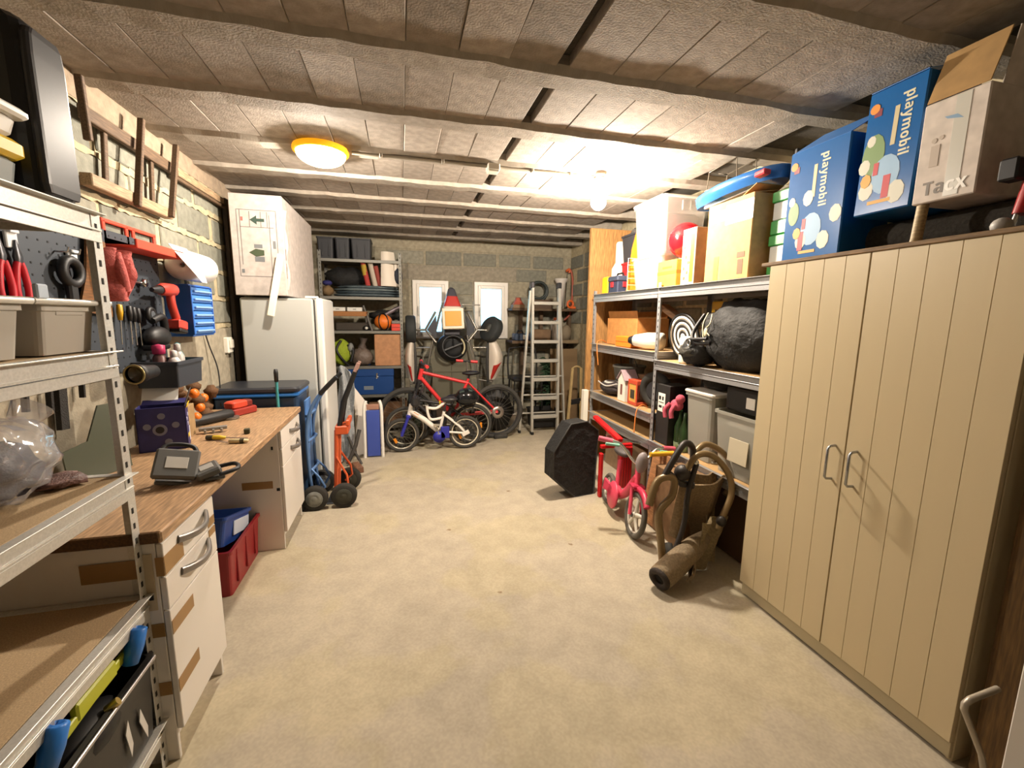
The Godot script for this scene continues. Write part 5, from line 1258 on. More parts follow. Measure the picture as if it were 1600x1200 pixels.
	put(t, "stem", tube_grey(), g().cyl(v(0, 0.08, 0), v(-0.03, 0.98, 0), 0.015, 8))
	put(t, "handlebar", M.black_grip, g().cyl(v(-0.13, 0.99, 0), v(0.07, 0.98, 0), 0.013, 8))
	put(t, "grip", red, g().cyl(v(-0.17, 0.995, 0), v(-0.08, 0.99, 0), 0.019, 8).cut().cyl(v(0.02, 0.98, 0), v(0.11, 0.975, 0), 0.019, 8))
	put(t, "deck", dk, g().box(v(-0.05, 0.06, -0.1), v(0.05, 0.085, 0.32), 0.006))
	put(t, "wheel", rub, g().cyl(v(-0.012, 0.05, -0.1), v(0.012, 0.05, -0.1), 0.05, 16).cut().cyl(v(-0.012, 0.05, 0.33), v(0.012, 0.05, 0.33), 0.05, 16))
	# dark clutter behind the bicycles
	t = thing("rubber_boots", "dark rubber boots standing on the floor behind the white bicycle", "boots", v(0.1, 0, -5.4))
	for s in [-1, 1]:
		put(t, "boot", mt("boot_green", "2a3024", 0.5, "plastic"), g().tube(curve([v(s * 0.06, 0.34, -0.02), v(s * 0.06, 0.2, -0.02), v(s * 0.06, 0.07, 0.0), v(s * 0.06, 0.05, 0.1)]), [0.06, 0.058, 0.056, 0.055, 0.054, 0.052, 0.05, 0.05, 0.05, 0.05, 0.05, 0.05, 0.05, 0.05, 0.05, 0.05, 0.05, 0.05, 0.045], 10))
	one("rubbish_sack", mt("sack_black", "161514", 0.5, "crease"), g().ball(v(0, 0.29, 0), v(0.26, 0.3, 0.16), 18, 12, func(d): return 1.0 + 0.06 * sin(d.x * 9.0 + d.y * 7.0)), "black plastic sack standing behind the red bicycle's rear wheel", "sack", v(1.22, 0, -5.72))
	one("brown_chest", mt("chest_brown", "55402e", 0.7, "wood"), g().rbox(0.5, 0.36, 0.2, 0.01), "low brown wooden chest behind the bicycles", "chest", v(0.3, 0, -5.72))

func tube_grey() -> Material:
	return mt("kart_tube", "9a968c", 0.3, "plain", 0.8)

# ---------------------------------------------------------------- ladder and the far right corner
func back_corner() -> void:
	var al := mt("ladder_alu", "c2beb3", 0.42, "metal", 0.35)
	var t := thing("step_ladder", "aluminium step ladder standing folded open in front of the far shelves", "ladder", v(1.84, 0, -5.44))
	for s in [-1, 1]:
		put(t, "front_rail", al, g().tube([v(s * 0.18, 0.01, 0.05), v(s * 0.18, 2.0, -0.03)], 0.034, 4, false, true, 0.6))
		put(t, "rear_leg", al, g().tube([v(s * 0.325, 0.01, -0.06), v(s * 0.2, 1.9, -0.06)], 0.026, 4, false, true, 0.7))
		put(t, "foot", M.black_grip, g().bx(v(s * 0.18, 0.02, 0.05), v(0.04, 0.04, 0.07), 0.006))
		put(t, "foot", M.black_grip, g().bx(v(s * 0.325, 0.02, -0.06), v(0.035, 0.04, 0.05), 0.006))
		put(t, "hinge", M.tool_steel, g().bx(v(s * 0.185, 1.97, -0.045), v(0.05, 0.08, 0.09), 0.008))
	for i in 7:
		var y := 0.24 + 0.25 * i
		put(t, "step", al, g().bx(v(0, y, 0.05 - 0.04 * y), v(0.35, 0.042, 0.075), 0.005))
	for i in 3:
		var y := 0.27 + 0.25 * i
		put(t, "rear_rung", al, g().cyl(v(-0.325 + 0.066 * y, y, -0.06), v(0.325 - 0.066 * y, y, -0.06), 0.012, 8))

	var wd := mt("shelf_wood", "6b543c", 0.7, "wood", 0, Vector3(0.5, 6, 6))
	t = thing("wall_shelf", "two-tier dark wooden shelf with a pale front edge on the far wall", "shelf", v(2.05, 0, -6.27))
	put(t, "upper_board", wd, g().bx(v(0, 1.67, 0), v(1.0, 0.035, 0.34), 0.003))
	put(t, "lower_board", wd, g().bx(v(0, 1.2, 0.03), v(1.02, 0.04, 0.4), 0.003))
	put(t, "front_edge", mt("edge_pale", "a08a68", 0.6, "wood"), g().bx(v(0.2, 1.205, 0.235), v(0.62, 0.05, 0.015), 0.003))
	for x in [-0.3, 0.02, 0.3, 0.48]:
		put(t, "bracket", wd, g().bx(v(x, 1.43, -0.1), v(0.05, 0.45, 0.08), 0.003))
	for x in [-0.28, 0.4]:
		put(t, "post", wd, g().bx(v(x, 0.6, -0.1), v(0.05, 1.18, 0.08), 0.003))
	t = thing("hose_coil", "dark coiled garden hose hung behind the top of the step ladder", "hose", v(2.0, 1.95, -6.32))
	put(t, "coil", mt("hose_dark", "2e3634", 0.5, "plastic"), g().hoop(V, v(0.1, 0, 1), 0.13, 0.02, 30, 8).hoop(v(0.005, 0.01, 0.03), v(-0.1, 0.05, 1), 0.12, 0.02, 30, 8).hoop(v(0, -0.01, 0.055), v(0.05, -0.08, 1), 0.135, 0.018, 30, 8))
	put(t, "hook", M.tool_steel, g().cyl(v(0, 0.11, -0.12), v(0, 0.11, 0.07), 0.008, 6))
	t = thing("red_tool_tray", "red topped wooden tray on the upper far shelf left of the ladder", "tray", v(1.66, 1.688, -6.2))
	put(t, "base", mt("tray_wood", "9a7a58", 0.6, "wood"), g().rbox(0.18, 0.05, 0.16, 0.006))
	put(t, "lid", mt("tray_red", "a8503c", 0.5), g().loft([g().rr(0.08, 0.07, 0.051, 0.01), g().rr(0.05, 0.05, 0.09, 0.01), g().rr(0.03, 0.03, 0.15, 0.01)], true, true, false))
	t = thing("white_funnel", "tall white plastic funnel hanging at the top right of step ladder", "funnel", v(2.36, 2.12, -6.3))
	put(t, "cone", mt("funnel_white", "cfc8c0", 0.45, "plastic"), g().lathe([Vector2(0.03, -0.4), Vector2(0.04, -0.4), Vector2(0.07, -0.05), Vector2(0.1, 0.0), Vector2(0.1, 0.02), Vector2(0.09, 0.02), Vector2(0.06, -0.05)], V, 18))
	put(t, "hanger", M.tool_steel, g().cyl(v(0, -0.01, -0.16), v(0, -0.01, -0.08), 0.006, 6))
	t = thing("orange_shears", "small orange handled tool lying on the upper far shelf", "tool", v(2.47, 1.688, -6.15))
	put(t, "grip", mt("tool_orange", "d0602a", 0.4, "plastic"), g().hoop(v(-0.01, 0.07, 0), v(0.2, 0, 1), 0.05, 0.017, 16, 7).bx(v(0.03, 0.02, 0), v(0.08, 0.035, 0.06), 0.01))
	t = thing("plastic_jug", "white jug on the lower far shelf seen between the ladder rungs", "jug", v(2.24, 1.221, -6.2))
	put(t, "body", M.funnel_white, g().rbox(0.1, 0.3, 0.12, 0.02))
	put(t, "cap", mt("tool_orange", "d0602a"), g().cyl(v(0, 0.3, 0), v(0, 0.335, 0), 0.022, 10))
	t = thing("tool_case", "dark blue case with a white corner on the lower far shelf", "case", v(1.72, 1.221, -6.18))
	put(t, "body", mt("case_navy", "2f3c50", 0.4, "plastic"), g().rbox(0.26, 0.1, 0.2, 0.02))
	put(t, "corner", mt("case_corner", "c9c4b8", 0.4), g().bx(v(0.02, 0.05, 0.1), v(0.06, 0.07, 0.01), 0.003))
	put(t, "handle", M.black_grip, g().tube([v(-0.08, 0.1, 0), v(-0.06, 0.14, 0), v(0.0, 0.14, 0), v(0.02, 0.1, 0)], 0.012, 7))
	one("brown_carton", mt("card_brown", "7d6248", 0.8, "card"), g().rbox(0.26, 0.16, 0.2, 0.008), "brown carton on the lower far shelf behind the ladder", "carton", v(2.03, 1.221, -6.24))
	one("brown_carton", mt("card_brown2", "5c4838", 0.8, "card"), g().rbox(0.3, 0.13, 0.2, 0.008), "dark brown carton on the upper far shelf behind the ladder", "carton", v(2.04, 1.688, -6.28))
	one("cloth_sack", mt("sack_tan", "8f8068", 0.8, "cloth"), g().ball(v(0, 0.11, 0), v(0.09, 0.12, 0.08), 14, 9, func(d): return 1.0 + 0.1 * sin(d.y * 8.0 + d.x * 6.0)), "tan cloth sack on the lower far shelf right of the ladder", "sack", v(2.42, 1.215, -6.2))
	t = thing("bow_saw", "rust red bow saw hanging on the far right of the back wall", "saw", v(2.5, 1.52, -6.36))
	put(t, "bow", mt("saw_red", "9a4630", 0.45), g().tube(curve([v(-0.02, 0.74, 0), v(0.03, 0.76, 0), v(0.06, 0.6, 0.02), v(0.055, 0.3, 0.03), v(0.03, 0.1, 0.03), v(-0.06, 0.0, 0.02)]), 0.016, 8))
	put(t, "blade", M.tool_steel, g().tube([v(-0.02, 0.72, 0), v(-0.06, 0.02, 0.01)], 0.012, 4, false, true, 0.15))
	put(t, "grip", mt("tool_orange", "d0602a"), g().tube([v(-0.04, 0.74, 0), v(0.0, 0.77, 0), v(0.02, 0.72, 0.0)], 0.022, 8))
	put(t, "nail", M.tool_steel, g().cyl(v(0.0, 0.74, -0.11), v(0, 0.74, 0.02), 0.005, 6))
	t = thing("black_chair", "black padded metal chair behind the ladder next to the rear wheel", "chair", v(1.72, 0, -5.95))
	var bk := mt("chair_black", "1b1a19", 0.45)
	put(t, "seat", bk, g().rbox(0.46, 0.06, 0.36, 0.05, v(0, 0.66, 0)))
	for s in [-1, 1]:
		for z in [-0.15, 0.15]:
			put(t, "leg", bk, g().cyl(v(s * 0.22, 0, z), v(s * 0.2, 0.67, z), 0.012, 7))
		put(t, "back_post", bk, g().tube(curve([v(s * 0.21, 0.66, -0.16), v(s * 0.22, 0.9, -0.18), v(s * 0.2, 1.1, -0.2)]), 0.013, 7))
	put(t, "footrest", bk, g().cyl(v(-0.21, 0.4, 0.15), v(0.21, 0.4, 0.15), 0.01, 6).cut().cyl(v(-0.21, 0.52, 0.15), v(0.21, 0.52, 0.15), 0.01, 6))
	put(t, "backrest", bk, g().tube([v(-0.2, 1.1, -0.2), v(0, 1.13, -0.22), v(0.2, 1.1, -0.2)], 0.014, 7))
	t = thing("artificial_tree", "dark green artificial branches bundled under the far shelf", "artificial tree", v(2.12, 0, -6.1))
	put(t, "stem", mt("stem_brown", "4a3a2a", 0.8), g().cyl(v(0, 0, 0), v(0, 0.9, 0), 0.015, 7))
	var rg := RandomNumberGenerator.new()
	rg.seed = 3
	var s2 := g()
	for i in 260:
		var y := rg.randf_range(0.05, 0.92)
		var a := rg.randf() * TAU
		var l := rg.randf_range(0.06, 0.17)
		s2.tube([v(0, y, 0), v(cos(a) * l * 0.6, y + 0.05, sin(a) * l * 0.5), v(cos(a) * l, y + 0.03, sin(a) * l * 0.7)], [0.014, 0.02, 0.003], 4, false, false)
	put(t, "foliage", mt("needle_green", "1f3a20", 0.8), s2).set_meta("kind", "stuff")
	one("dark_tub", mt("tub_black", "1e1c1a", 0.6, "plastic"), g().at(V).bin(0.4, 0.26, 0.3, 0.006, 0.9, 0.03), "black plastic tub on the floor behind the ladder feet", "tub", v(1.95, 0, -5.83))
	one("white_bucket", M.funnel_white, g().lathe([Vector2(0, 0), Vector2(0.08, 0), Vector2(0.1, 0.2), Vector2(0.105, 0.2), Vector2(0.105, 0.21), Vector2(0.095, 0.21), Vector2(0.078, 0.01), Vector2(0, 0.01)], V, 18), "small white bucket on the floor between the wheel and the ladder", "bucket", v(1.52, 0.0, -5.85))
	one("leaning_board", mt("panel_brown", "7d6444", 0.7, "board"), g().bx(v(0, 0.55, 0), v(0.42, 1.1, 0.02), 0.003, v(-6, 0, 0)), "brown board leaning under the far shelf right of the ladder", "board", v(2.3, 0.01, -5.9))
	t = thing("wooden_trestle", "pale wooden folding stand leaning behind the black covered case", "trestle", v(2.2, 0, -5.2))
	var pw := mt("trestle_wood", "b59a66", 0.6, "wood", 0, Vector3(6, 0.5, 6))
	for q in [[-0.12, -0.02], [0.08, 0.1]]:
		put(t, "leg", pw, g().tube([v(q[0] - 0.04, 0, 0.1), v(q[1], 0.9, -0.1)], 0.016, 4, false, true, 1.4))
	put(t, "top_bar", pw, g().tube(arc(v(0.04, 0.86, -0.1), v(0.07, 0, 0), v(0, 0.06, 0), 180, 0), 0.014, 6))
	put(t, "cross_strap", M.black_grip, g().bx(v(0.0, 0.47, 0.0), v(0.14, 0.07, 0.012), 0.003, v(0, 0, 8)))

# ---------------------------------------------------------------- right hand shelving
func open_card(t: Node3D, m: Material, w: float, h: float, d: float) -> void:   # carton with its flaps folded up
	put(t, "box", m, g().box(v(-w / 2, 0, -d / 2), v(w / 2, h, d / 2), 0.004))
	put(t, "flap", m, g().bx(v(-w / 2 + 0.01, h + 0.03, 0), v(0.005, 0.08, d * 0.96), 0.001, v(0, 0, 12)).cut().bx(v(w / 2 - 0.01, h + 0.03, 0), v(0.005, 0.08, d * 0.96), 0.001, v(0, 0, -18)))

func clear_bin(called: String, label: String, p: Vector3, w: float, h: float, d: float, m: Material, lid: Material, inside: Material, fill: float, group: String) -> Node3D:
	var t := thing(called, label, "storage bin", p, V, group)
	put(t, "tub", m, g().bin(w, h, d, 0.004, 0.88, 0.04, 0.01))
	for s in [-1, 1]:
		put(t, "clip", m, g().bx(v(0, h - 0.05, s * (d / 2 + 0.002)), v(0.08, 0.08, 0.014), 0.004))
	put(t, "contents", inside, g().rbox(w * 0.82, h * fill, d * 0.82, 0.04, v(0, 0.006, 0), 0.95))
	if lid: put(t, "lid", lid, g().rbox(w + 0.03, 0.025, d + 0.03, 0.04, v(0, h + 0.0005, 0)))
	return t

func right_shelf() -> void:
	var galv: Material = M.galvanised
	var blued := mt("rack_steel", "b2b2b2", 0.38, "metal", 0.55)
	var mdf := mt("shelf_chip", "c09a66", 0.75, "board")
	var t := thing("shelving_unit", "two-bay galvanised shelving along the right wall packed to the ceiling", "shelving", V)
	for z in [[-4.34, 1], [-3.13, 1], [-1.93, -1]]:
		for x in [[2.0, 1], [2.5, -1]]:
			upright(t, x[0], z[0], 1.84, x[1], z[1], blued)
	rack(t, 2.004, 2.495, -4.335, -3.135, [1.8, 1.285, 0.77, 0.54], 1.8, blued, mdf, 2.0)
	rack(t, 2.004, 2.495, -3.125, -1.935, [1.8, 1.225, 0.55], 1.8, blued, mdf, 2.0)
	var ep := thing("end_panel", "tall orange-brown wooden panel closing the far end of right shelving", "panel", v(2.25, 0, -4.44))
	put(ep, "panel", mt("panel_orange", "c08c50", 0.6, "wood", 0, Vector3(5, 0.4, 5)), g().box(v(-0.27, 0.0, -0.02), v(0.26, 2.5, 0.02), 0.003))
	one("white_board", mt("board_white", "e2dccd", 0.5), g().box(v(-0.035, 0, -0.05), v(0.02, 0.77, 0.02), 0.003), "narrow white board standing against the foot of the orange-brown end panel", "board", v(1.965, 0, -4.36))

	# top shelf, from the far end
	var Y := 1.802
	one("white_canister", mt("white_soft", "e9e1d2", 0.5, "plastic"), g().lathe([Vector2(0, 0), Vector2(0.08, 0), Vector2(0.085, 0.02), Vector2(0.085, 0.27), Vector2(0.05, 0.33), Vector2(0.05, 0.52), Vector2(0.04, 0.54), Vector2(0, 0.54)], V, 18), "tall white canister at the far end of the top right shelf", "canister", v(2.25, Y, -4.26))
	one("yellow_tool_case", mt("case_yellow", "e3b514", 0.4, "plastic"), g().rbox(0.12, 0.17, 0.13, 0.02), "small yellow case at the far end of the top right shelf", "case", v(2.1, Y, -4.18))
	t = thing("toolbox", "small dark blue toolbox with red latch on the top right shelf", "toolbox", v(2.11, Y, -3.98))
	put(t, "body", mt("toolbox_navy", "2b3346", 0.4, "plastic"), g().rbox(0.16, 0.11, 0.2, 0.015))
	put(t, "lid", mt("toolbox_grey", "3a4252", 0.4, "plastic"), g().rbox(0.17, 0.05, 0.21, 0.015, v(0, 0.112, 0)))
	put(t, "latch", mt("latch_red", "c8252a", 0.4), g().bx(v(0.0, 0.08, 0.106), v(0.05, 0.05, 0.008), 0.002).cut().bx(v(-0.086, 0.08, 0), v(0.008, 0.05, 0.05), 0.002))
	put(t, "handle", M.black_grip, g().tube([v(0, 0.16, -0.07), v(0, 0.19, -0.05), v(0, 0.19, 0.05), v(0, 0.16, 0.07)], 0.01, 7))
	t = thing("red_tub", "bright red plastic tub stacked behind the small dark blue toolbox", "tub", v(2.26, Y, -3.97))
	put(t, "tub", mt("tub_red", "cf1f26", 0.4, "plastic"), g().bin(0.16, 0.3, 0.28, 0.005, 0.9, 0.03))
	one("red_can", mt("can_red", "d32a2c", 0.4), g().lathe([Vector2(0, 0), Vector2(0.035, 0), Vector2(0.035, 0.14), Vector2(0.02, 0.17), Vector2(0.02, 0.2), Vector2(0, 0.2)], V, 14), "small red can on top of the black bin by the ceiling", "can", v(2.25, 2.37, -3.78))
	t = thing("black_bin", "black plastic bin stacked on the bright red tub on top shelf", "bin", v(2.27, 2.104, -3.96))
	put(t, "tub", M.crate_dark, g().bin(0.2, 0.26, 0.3, 0.005, 0.85, 0.03))
	put(t, "contents", mt("bin_fill", "56524c", 0.8, "cloth"), g().ball(v(0, 0.24, 0), v(0.08, 0.09, 0.12), 14, 8, func(d): return 1.0 + 0.15 * sin(d.x * 8.0 + d.z * 6.0)))
	t = thing("orange_board", "flat orange wooden board standing on edge left of the clear bins", "board", v(2.17, Y, -3.77))
	put(t, "board", mt("saw_orange", "dd7a20", 0.5), g().ex(PackedVector2Array([Vector2(-0.1, 0), Vector2(0.1, 0), Vector2(0.08, 0.5), Vector2(-0.02, 0.56), Vector2(-0.06, 0.4)]), 0.025))
	t = thing("wire_rack", "thin white wire rack leaning between orange board and clear bins", "rack", v(2.12, Y, -3.71))
	put(t, "frame", mt("wire_white", "d8d2c6", 0.4, "plain", 0.3), g().tube([v(-0.08, 0.01, 0), v(-0.08, 0.3, 0), v(0.1, 0.3, 0), v(0.1, 0.01, 0)], 0.004, 6, true))
	for i in 4:
		put(t, "wire", M.wire_white, g().cyl(v(-0.08, 0.06 * i + 0.06, 0), v(0.1, 0.06 * i + 0.06, 0), 0.003, 5))
	var cl := clear("bin_clear", "bdb6ae", 0.36, 0.4)
	clear_bin("clear_bin", "clear plastic storage bin on the top right shelf under another clear bin", v(2.26, Y, -3.44), 0.42, 0.28, 0.46, cl, null, mt("fill_cream", "857362", 0.8, "cloth"), 0.6, "clear bins on the top shelf")
	clear_bin("clear_bin", "large lidded clear plastic bin stacked highest beside the glowing bare bulb", v(2.26, Y + 0.284, -3.44), 0.42, 0.43, 0.46, cl, clear("lid_clear", "f2ece2", 0.7, 0.4), mt("fill_white", "958a80", 0.8, "cloth"), 0.75, "clear bins on the top shelf")
	t = thing("yellow_carton", "yellow and orange printed carton at the edge of the top right shelf", "carton", v(2.07, Y, -3.06))
	put(t, "box", mt("carton_yellow", "e6ae3a", 0.6, "card"), g().box(v(-0.05, 0, -0.13), v(0.06, 0.2, 0.12), 0.003))
	put(t, "printed_band", mt("carton_orange", "dd8420", 0.6), g().box(v(-0.0512, 0.095, -0.13), v(-0.0495, 0.12, 0.12), 0.0003).cut().box(v(-0.05, 0.095, 0.1195), v(0.06, 0.12, 0.1212), 0.0003))
	put(t, "printed_text", mt("ink_brown", "9a5a1c", 0.6), g().box(v(-0.0512, 0.14, -0.06), v(-0.0495, 0.155, 0.06), 0.0003))
	t = thing("red_ball", "shiny red ball on the top shelf between clear bins and cardboard box", "ball", v(2.2, 2.17, -3.1))
	put(t, "ball", mt("ball_red", "c4141c", 0.15, "plain"), g().ball(V, v(0.135, 0.135, 0.135), 28, 16))
	put(t, "seam", mt("ball_red_dark", "8f0f16", 0.3), g().hoop(V, v(0.3, 1, 0.2), 0.1345, 0.004, 32, 5))
	one("ball_stand", M.card_tan, g().rbox(0.2, 0.225, 0.18, 0.005), "plain brown carton carrying the red ball on the top right shelf", "carton", v(2.24, Y, -3.09))
	t = thing("white_carton", "tall white and yellow printed carton standing before the red ball", "carton", v(2.12, Y, -2.83))
	put(t, "box", mt("carton_cream", "e8e0cc", 0.6, "card"), g().box(v(-0.08, 0, -0.08), v(0.08, 0.4, 0.07), 0.003))
	put(t, "brown_side", mt("carton_side", "8f7262", 0.7, "card"), g().box(v(-0.078, 0.003, 0.0695), v(0.078, 0.397, 0.0712), 0.0003))
	put(t, "printed_stripe", mt("print_lemon", "efd31c", 0.5), g().box(v(-0.0812, 0.02, 0.015), v(-0.0795, 0.36, 0.06), 0.0003))
	put(t, "printed_bar", mt("print_dark", "4a4230", 0.5), g().box(v(-0.082, 0.28, 0.03), v(-0.0795, 0.36, 0.042), 0.0003))
	var dots := g()
	for q in [[0.05, -0.04], [0.12, -0.05], [0.2, -0.03], [0.27, -0.05], [0.09, -0.01], [0.16, 0.0]]:
		dots.ex(disc(0.014, 10, -q[1], q[0]), 0.0015, v(-0.0805, 0, 0), v(0, 90, 0)).cut()
	dots.ex(disc(0.01, 8, 0.02, 0.32), 0.0015, v(-0.0805, 0, 0), v(0, 90, 0))
	put(t, "printed_dot", mt("print_pinkred", "c05a40", 0.5), dots)
	t = thing("cardboard_box", "large taped brown cardboard box on the near end of the top shelf", "box", v(2.27, Y + 0.004, -2.46))
	var kb := mt("card_kraft", "cf9f5e", 0.75, "card")
	put(t, "box", kb, g().box(v(-0.22, 0, -0.2), v(0.2, 0.5, 0.2), 0.005))
	put(t, "tape", mt("tape_tan", "b0824a", 0.35), g().box(v(-0.2212, 0.35, -0.03), v(-0.2195, 0.47, 0.199), 0.0003).cut().box(v(-0.2212, 0.0, -0.11), v(-0.2195, 0.16, -0.065), 0.0003))
	put(t, "white_label", mt("label_white", "ece6da", 0.6), g().box(v(-0.2214, 0.38, -0.17), v(-0.2196, 0.45, -0.03), 0.0003))
	put(t, "printed_mark", mt("ink_dark_brown", "6b5030", 0.7), g().box(v(-0.2212, 0.13, 0.095), v(-0.2195, 0.165, 0.16), 0.0003).cut().box(v(-0.2212, 0.03, 0.105), v(-0.2195, 0.12, 0.15), 0.0003))
	put(t, "flap", kb, g().bx(v(-0.13, 0.51, 0), v(0.18, 0.005, 0.39), 0.001, v(0, 0, 8)).cut().bx(v(-0.1, 0.525, 0.12), v(0.2, 0.005, 0.14), 0.001, v(-24, 0, 0)))
	# sledge on top
	t = thing("blue_sledge", "blue and grey moulded plastic sledge lying on the large cardboard box", "sledge", v(2.2, 2.35, -2.58), v(-3, 0, -4))
	var bs := mt("sledge_blue", "2b609e", 0.25, "plastic")
	var hull := func(s: float, y: float) -> Array:
		var o := []
		for i in 24:
			var a := TAU * i / 24.0
			var zz := -sin(a) * 0.4
			o.append(v(cos(a) * 0.17 * s * (1.0 - 0.25 * maxf(zz * -2.0, 0.0)), y + 0.1 * zz * zz * 2.0 * (1.0 if zz < 0.0 else 0.2), zz * (0.9 + 0.1 * s)))
		return o
	put(t, "hull", bs, g().loft([hull.call(0.72, 0.0), hull.call(0.92, 0.03), hull.call(1.0, 0.065), hull.call(0.93, 0.075), hull.call(0.75, 0.035)], true, true, true))
	put(t, "underside", mt("sledge_grey", "8a8a88", 0.4, "plastic"), g().bx(v(-0.05, 0.005, 0), v(0.03, 0.02, 0.5), 0.004).cut().bx(v(0.05, 0.005, 0), v(0.03, 0.02, 0.5), 0.004))
	put(t, "seat_pad", mt("sledge_pad", "a6a29a", 0.5), g().rbox(0.22, 0.05, 0.55, 0.05, v(0.02, 0.045, 0.05)))
	put(t, "red_trim", mt("trim_red", "b8323c", 0.4), g().bx(v(-0.12, 0.03, 0.33), v(0.05, 0.03, 0.08), 0.006))
	t = thing("wire_basket", "bent thin wire basket frame perched on the blue sledge under ceiling", "wire basket", v(2.18, 2.455, -2.66))
	var wr := mt("wire_dark", "6e665a", 0.4, "plain", 0.7)
	put(t, "wire", wr, g().tube([v(-0.05, 0.12, -0.13), v(-0.05, 0.14, 0.13), v(0.1, 0.14, 0.13), v(0.1, 0.12, -0.13)], 0.004, 6, true).tube([v(-0.06, 0.0, -0.15), v(-0.06, 0.0, 0.15), v(0.11, 0.0, 0.15), v(0.11, 0.0, -0.15)], 0.004, 6, true))
	for q in [[-0.05, -0.13], [-0.05, 0.13], [0.1, 0.13], [0.1, -0.13]]:
		put(t, "wire", wr, g().cyl(v(q[0], 0.0, q[1] * 1.1), v(q[0], 0.13, q[1]), 0.0035, 5))
	t = thing("steel_rack_parts", "black steel rack parts with white tags behind the blue sledge", "rack parts", v(2.28, 2.31, -2.13))
	put(t, "arm", M.tool_steel, g().cyl(v(-0.12, 0.12, 0.06), v(0.12, 0.2, -0.08), 0.012, 8).cut().cyl(v(-0.12, 0.03, 0.06), v(0.1, 0.1, -0.08), 0.012, 8))
	put(t, "plate", M.black_grip, g().bx(v(0.0, 0.1, 0.0), v(0.2, 0.2, 0.02), 0.004))
	put(t, "tag", mt("tag_white", "e8e4dc", 0.4), g().bx(v(-0.06, 0.05, 0.015), v(0.06, 0.05, 0.008), 0.002).cut().bx(v(0.05, 0.12, 0.015), v(0.06, 0.05, 0.008), 0.002).cut().bx(v(0.04, 0.02, 0.015), v(0.06, 0.02, 0.008), 0.002))
	for i in 2:
		t = thing("lidded_box", ["lower white box with a green base and lid beside the toy cartons", "upper grey white box with a green lid stacked near the sledge"][i], "box", v(2.3, Y + 0.245 * i, -2.09), V, "green lidded boxes")
		put(t, "base", mt("green_plastic", "2e8a3c", 0.4, "plastic"), g().rbox(0.34, 0.08, 0.24, 0.01))
		put(t, "body", mt("box_pale", "c2c4bc", 0.5, "plastic"), g().rbox(0.33, 0.1, 0.23, 0.01, v(0, 0.081, 0)))
		put(t, "lid", M.green_plastic, g().rbox(0.345, 0.06, 0.245, 0.01, v(0, 0.182, 0)))

	# middle shelf, far bay
	Y = 1.287
	t = thing("cardboard_box", "open brown cardboard box on the middle shelf of the far bay", "box", v(2.3, Y, -3.95))
	open_card(t, mt("card_orange", "bf8446", 0.75, "card"), 0.34, 0.27, 0.6)
	t = thing("orange_case", "flat orange case on the middle shelf under the open brown box flaps", "case", v(2.1, Y, -3.72))
	put(t, "body", mt("case_orange", "e2781e", 0.5, "plastic"), g().rbox(0.14, 0.1, 0.3, 0.012))
	put(t, "seam", mt("case_orange_dark", "a4541a", 0.5), g().bx(v(-0.07, 0.05, 0), v(0.003, 0.006, 0.29), 0.0005))
	t = thing("white_cone", "white cone with a black tip lying on the middle shelf of the far bay", "cone", v(2.1, Y + 0.075, -3.38), v(0, -60, 0))
	put(t, "cone", mt("cone_white", "e2d8c6", 0.5, "plastic"), g().lathe([Vector2(0.0, -0.16), Vector2(0.05, -0.14), Vector2(0.072, -0.02), Vector2(0.075, 0.12), Vector2(0.0, 0.12)], V, 20, v(1, 0, 0)))
	put(t, "tip", M.black_grip, g().lathe([Vector2(0, -0.2), Vector2(0.03, -0.195), Vector2(0.052, -0.13), Vector2(0.04, -0.12)], V, 18, v(1, 0, 0)))
	one("extension_cable", mt("cord_orange", "d27a34", 0.5), g().tube(curve([v(0.06, 0.0, -0.06), v(-0.0, 0.03, -0.02), v(-0.08, 0.02, 0.02), v(-0.1, -0.08, 0.06), v(-0.09, -0.22, 0.08)]), 0.005, 6), "thin orange cord looping over the middle shelf edge of the far bay", "cord", v(2.07, Y + 0.005, -4.2))
	one("extension_cable", M.cord_orange, g().tube(curve([v(0.05, 0.0, -0.02), v(-0.02, 0.03, 0.0), v(-0.09, -0.02, 0.03), v(-0.12, -0.2, 0.06)]), 0.005, 6), "thin orange cord hanging over the lower shelf edge near the bay post", "cord", v(2.05, 0.777, -3.32))
	# middle shelf, near bay
	Y = 1.227
	t = thing("target_disc", "round disc with black and white rings leaning beside the black backpack", "disc", v(2.14, Y + 0.19, -2.96), v(0, 0, 8))
	var bw := [mt("ring_black", "1c1a18", 0.5), mt("ring_white", "e6ded0", 0.5)]
	for i in 8:
		var r := 0.185 - 0.0225 * i
		put(t, "ring", bw[i % 2], g().lathe([Vector2(r - 0.0225, -0.008), Vector2(r, -0.008), Vector2(r, 0.008), Vector2(r - 0.0225, 0.008), Vector2(r - 0.0225, -0.008)], V, 32, v(1, 0, 0)))
	one("white_roll", mt("roll_cream", "e0d4bc", 0.6), g().lathe([Vector2(0, 0), Vector2(0.05, 0), Vector2(0.052, 0.01), Vector2(0.05, 0.19), Vector2(0.03, 0.2), Vector2(0.0, 0.2)], V, 18), "short cream cylinder standing in front of the ringed disc", "canister", v(2.07, Y, -2.82))
	t = thing("yellow_sign", "small yellow sign with a dark square behind the ringed disc", "sign", v(2.3, Y + 0.0, -2.78))
	put(t, "panel", mt("sign_yellow", "d9a61c", 0.5), g().bx(v(0, 0.36, 0), v(0.02, 0.2, 0.15), 0.004))
	put(t, "symbol", mt("sign_dark", "4a3a1a", 0.5), g().bx(v(-0.0105, 0.37, 0), v(0.002, 0.06, 0.07), 0.0005))
	put(t, "stake", M.tool_steel, g().cyl(v(0, 0, 0), v(0, 0.27, 0), 0.01, 7))
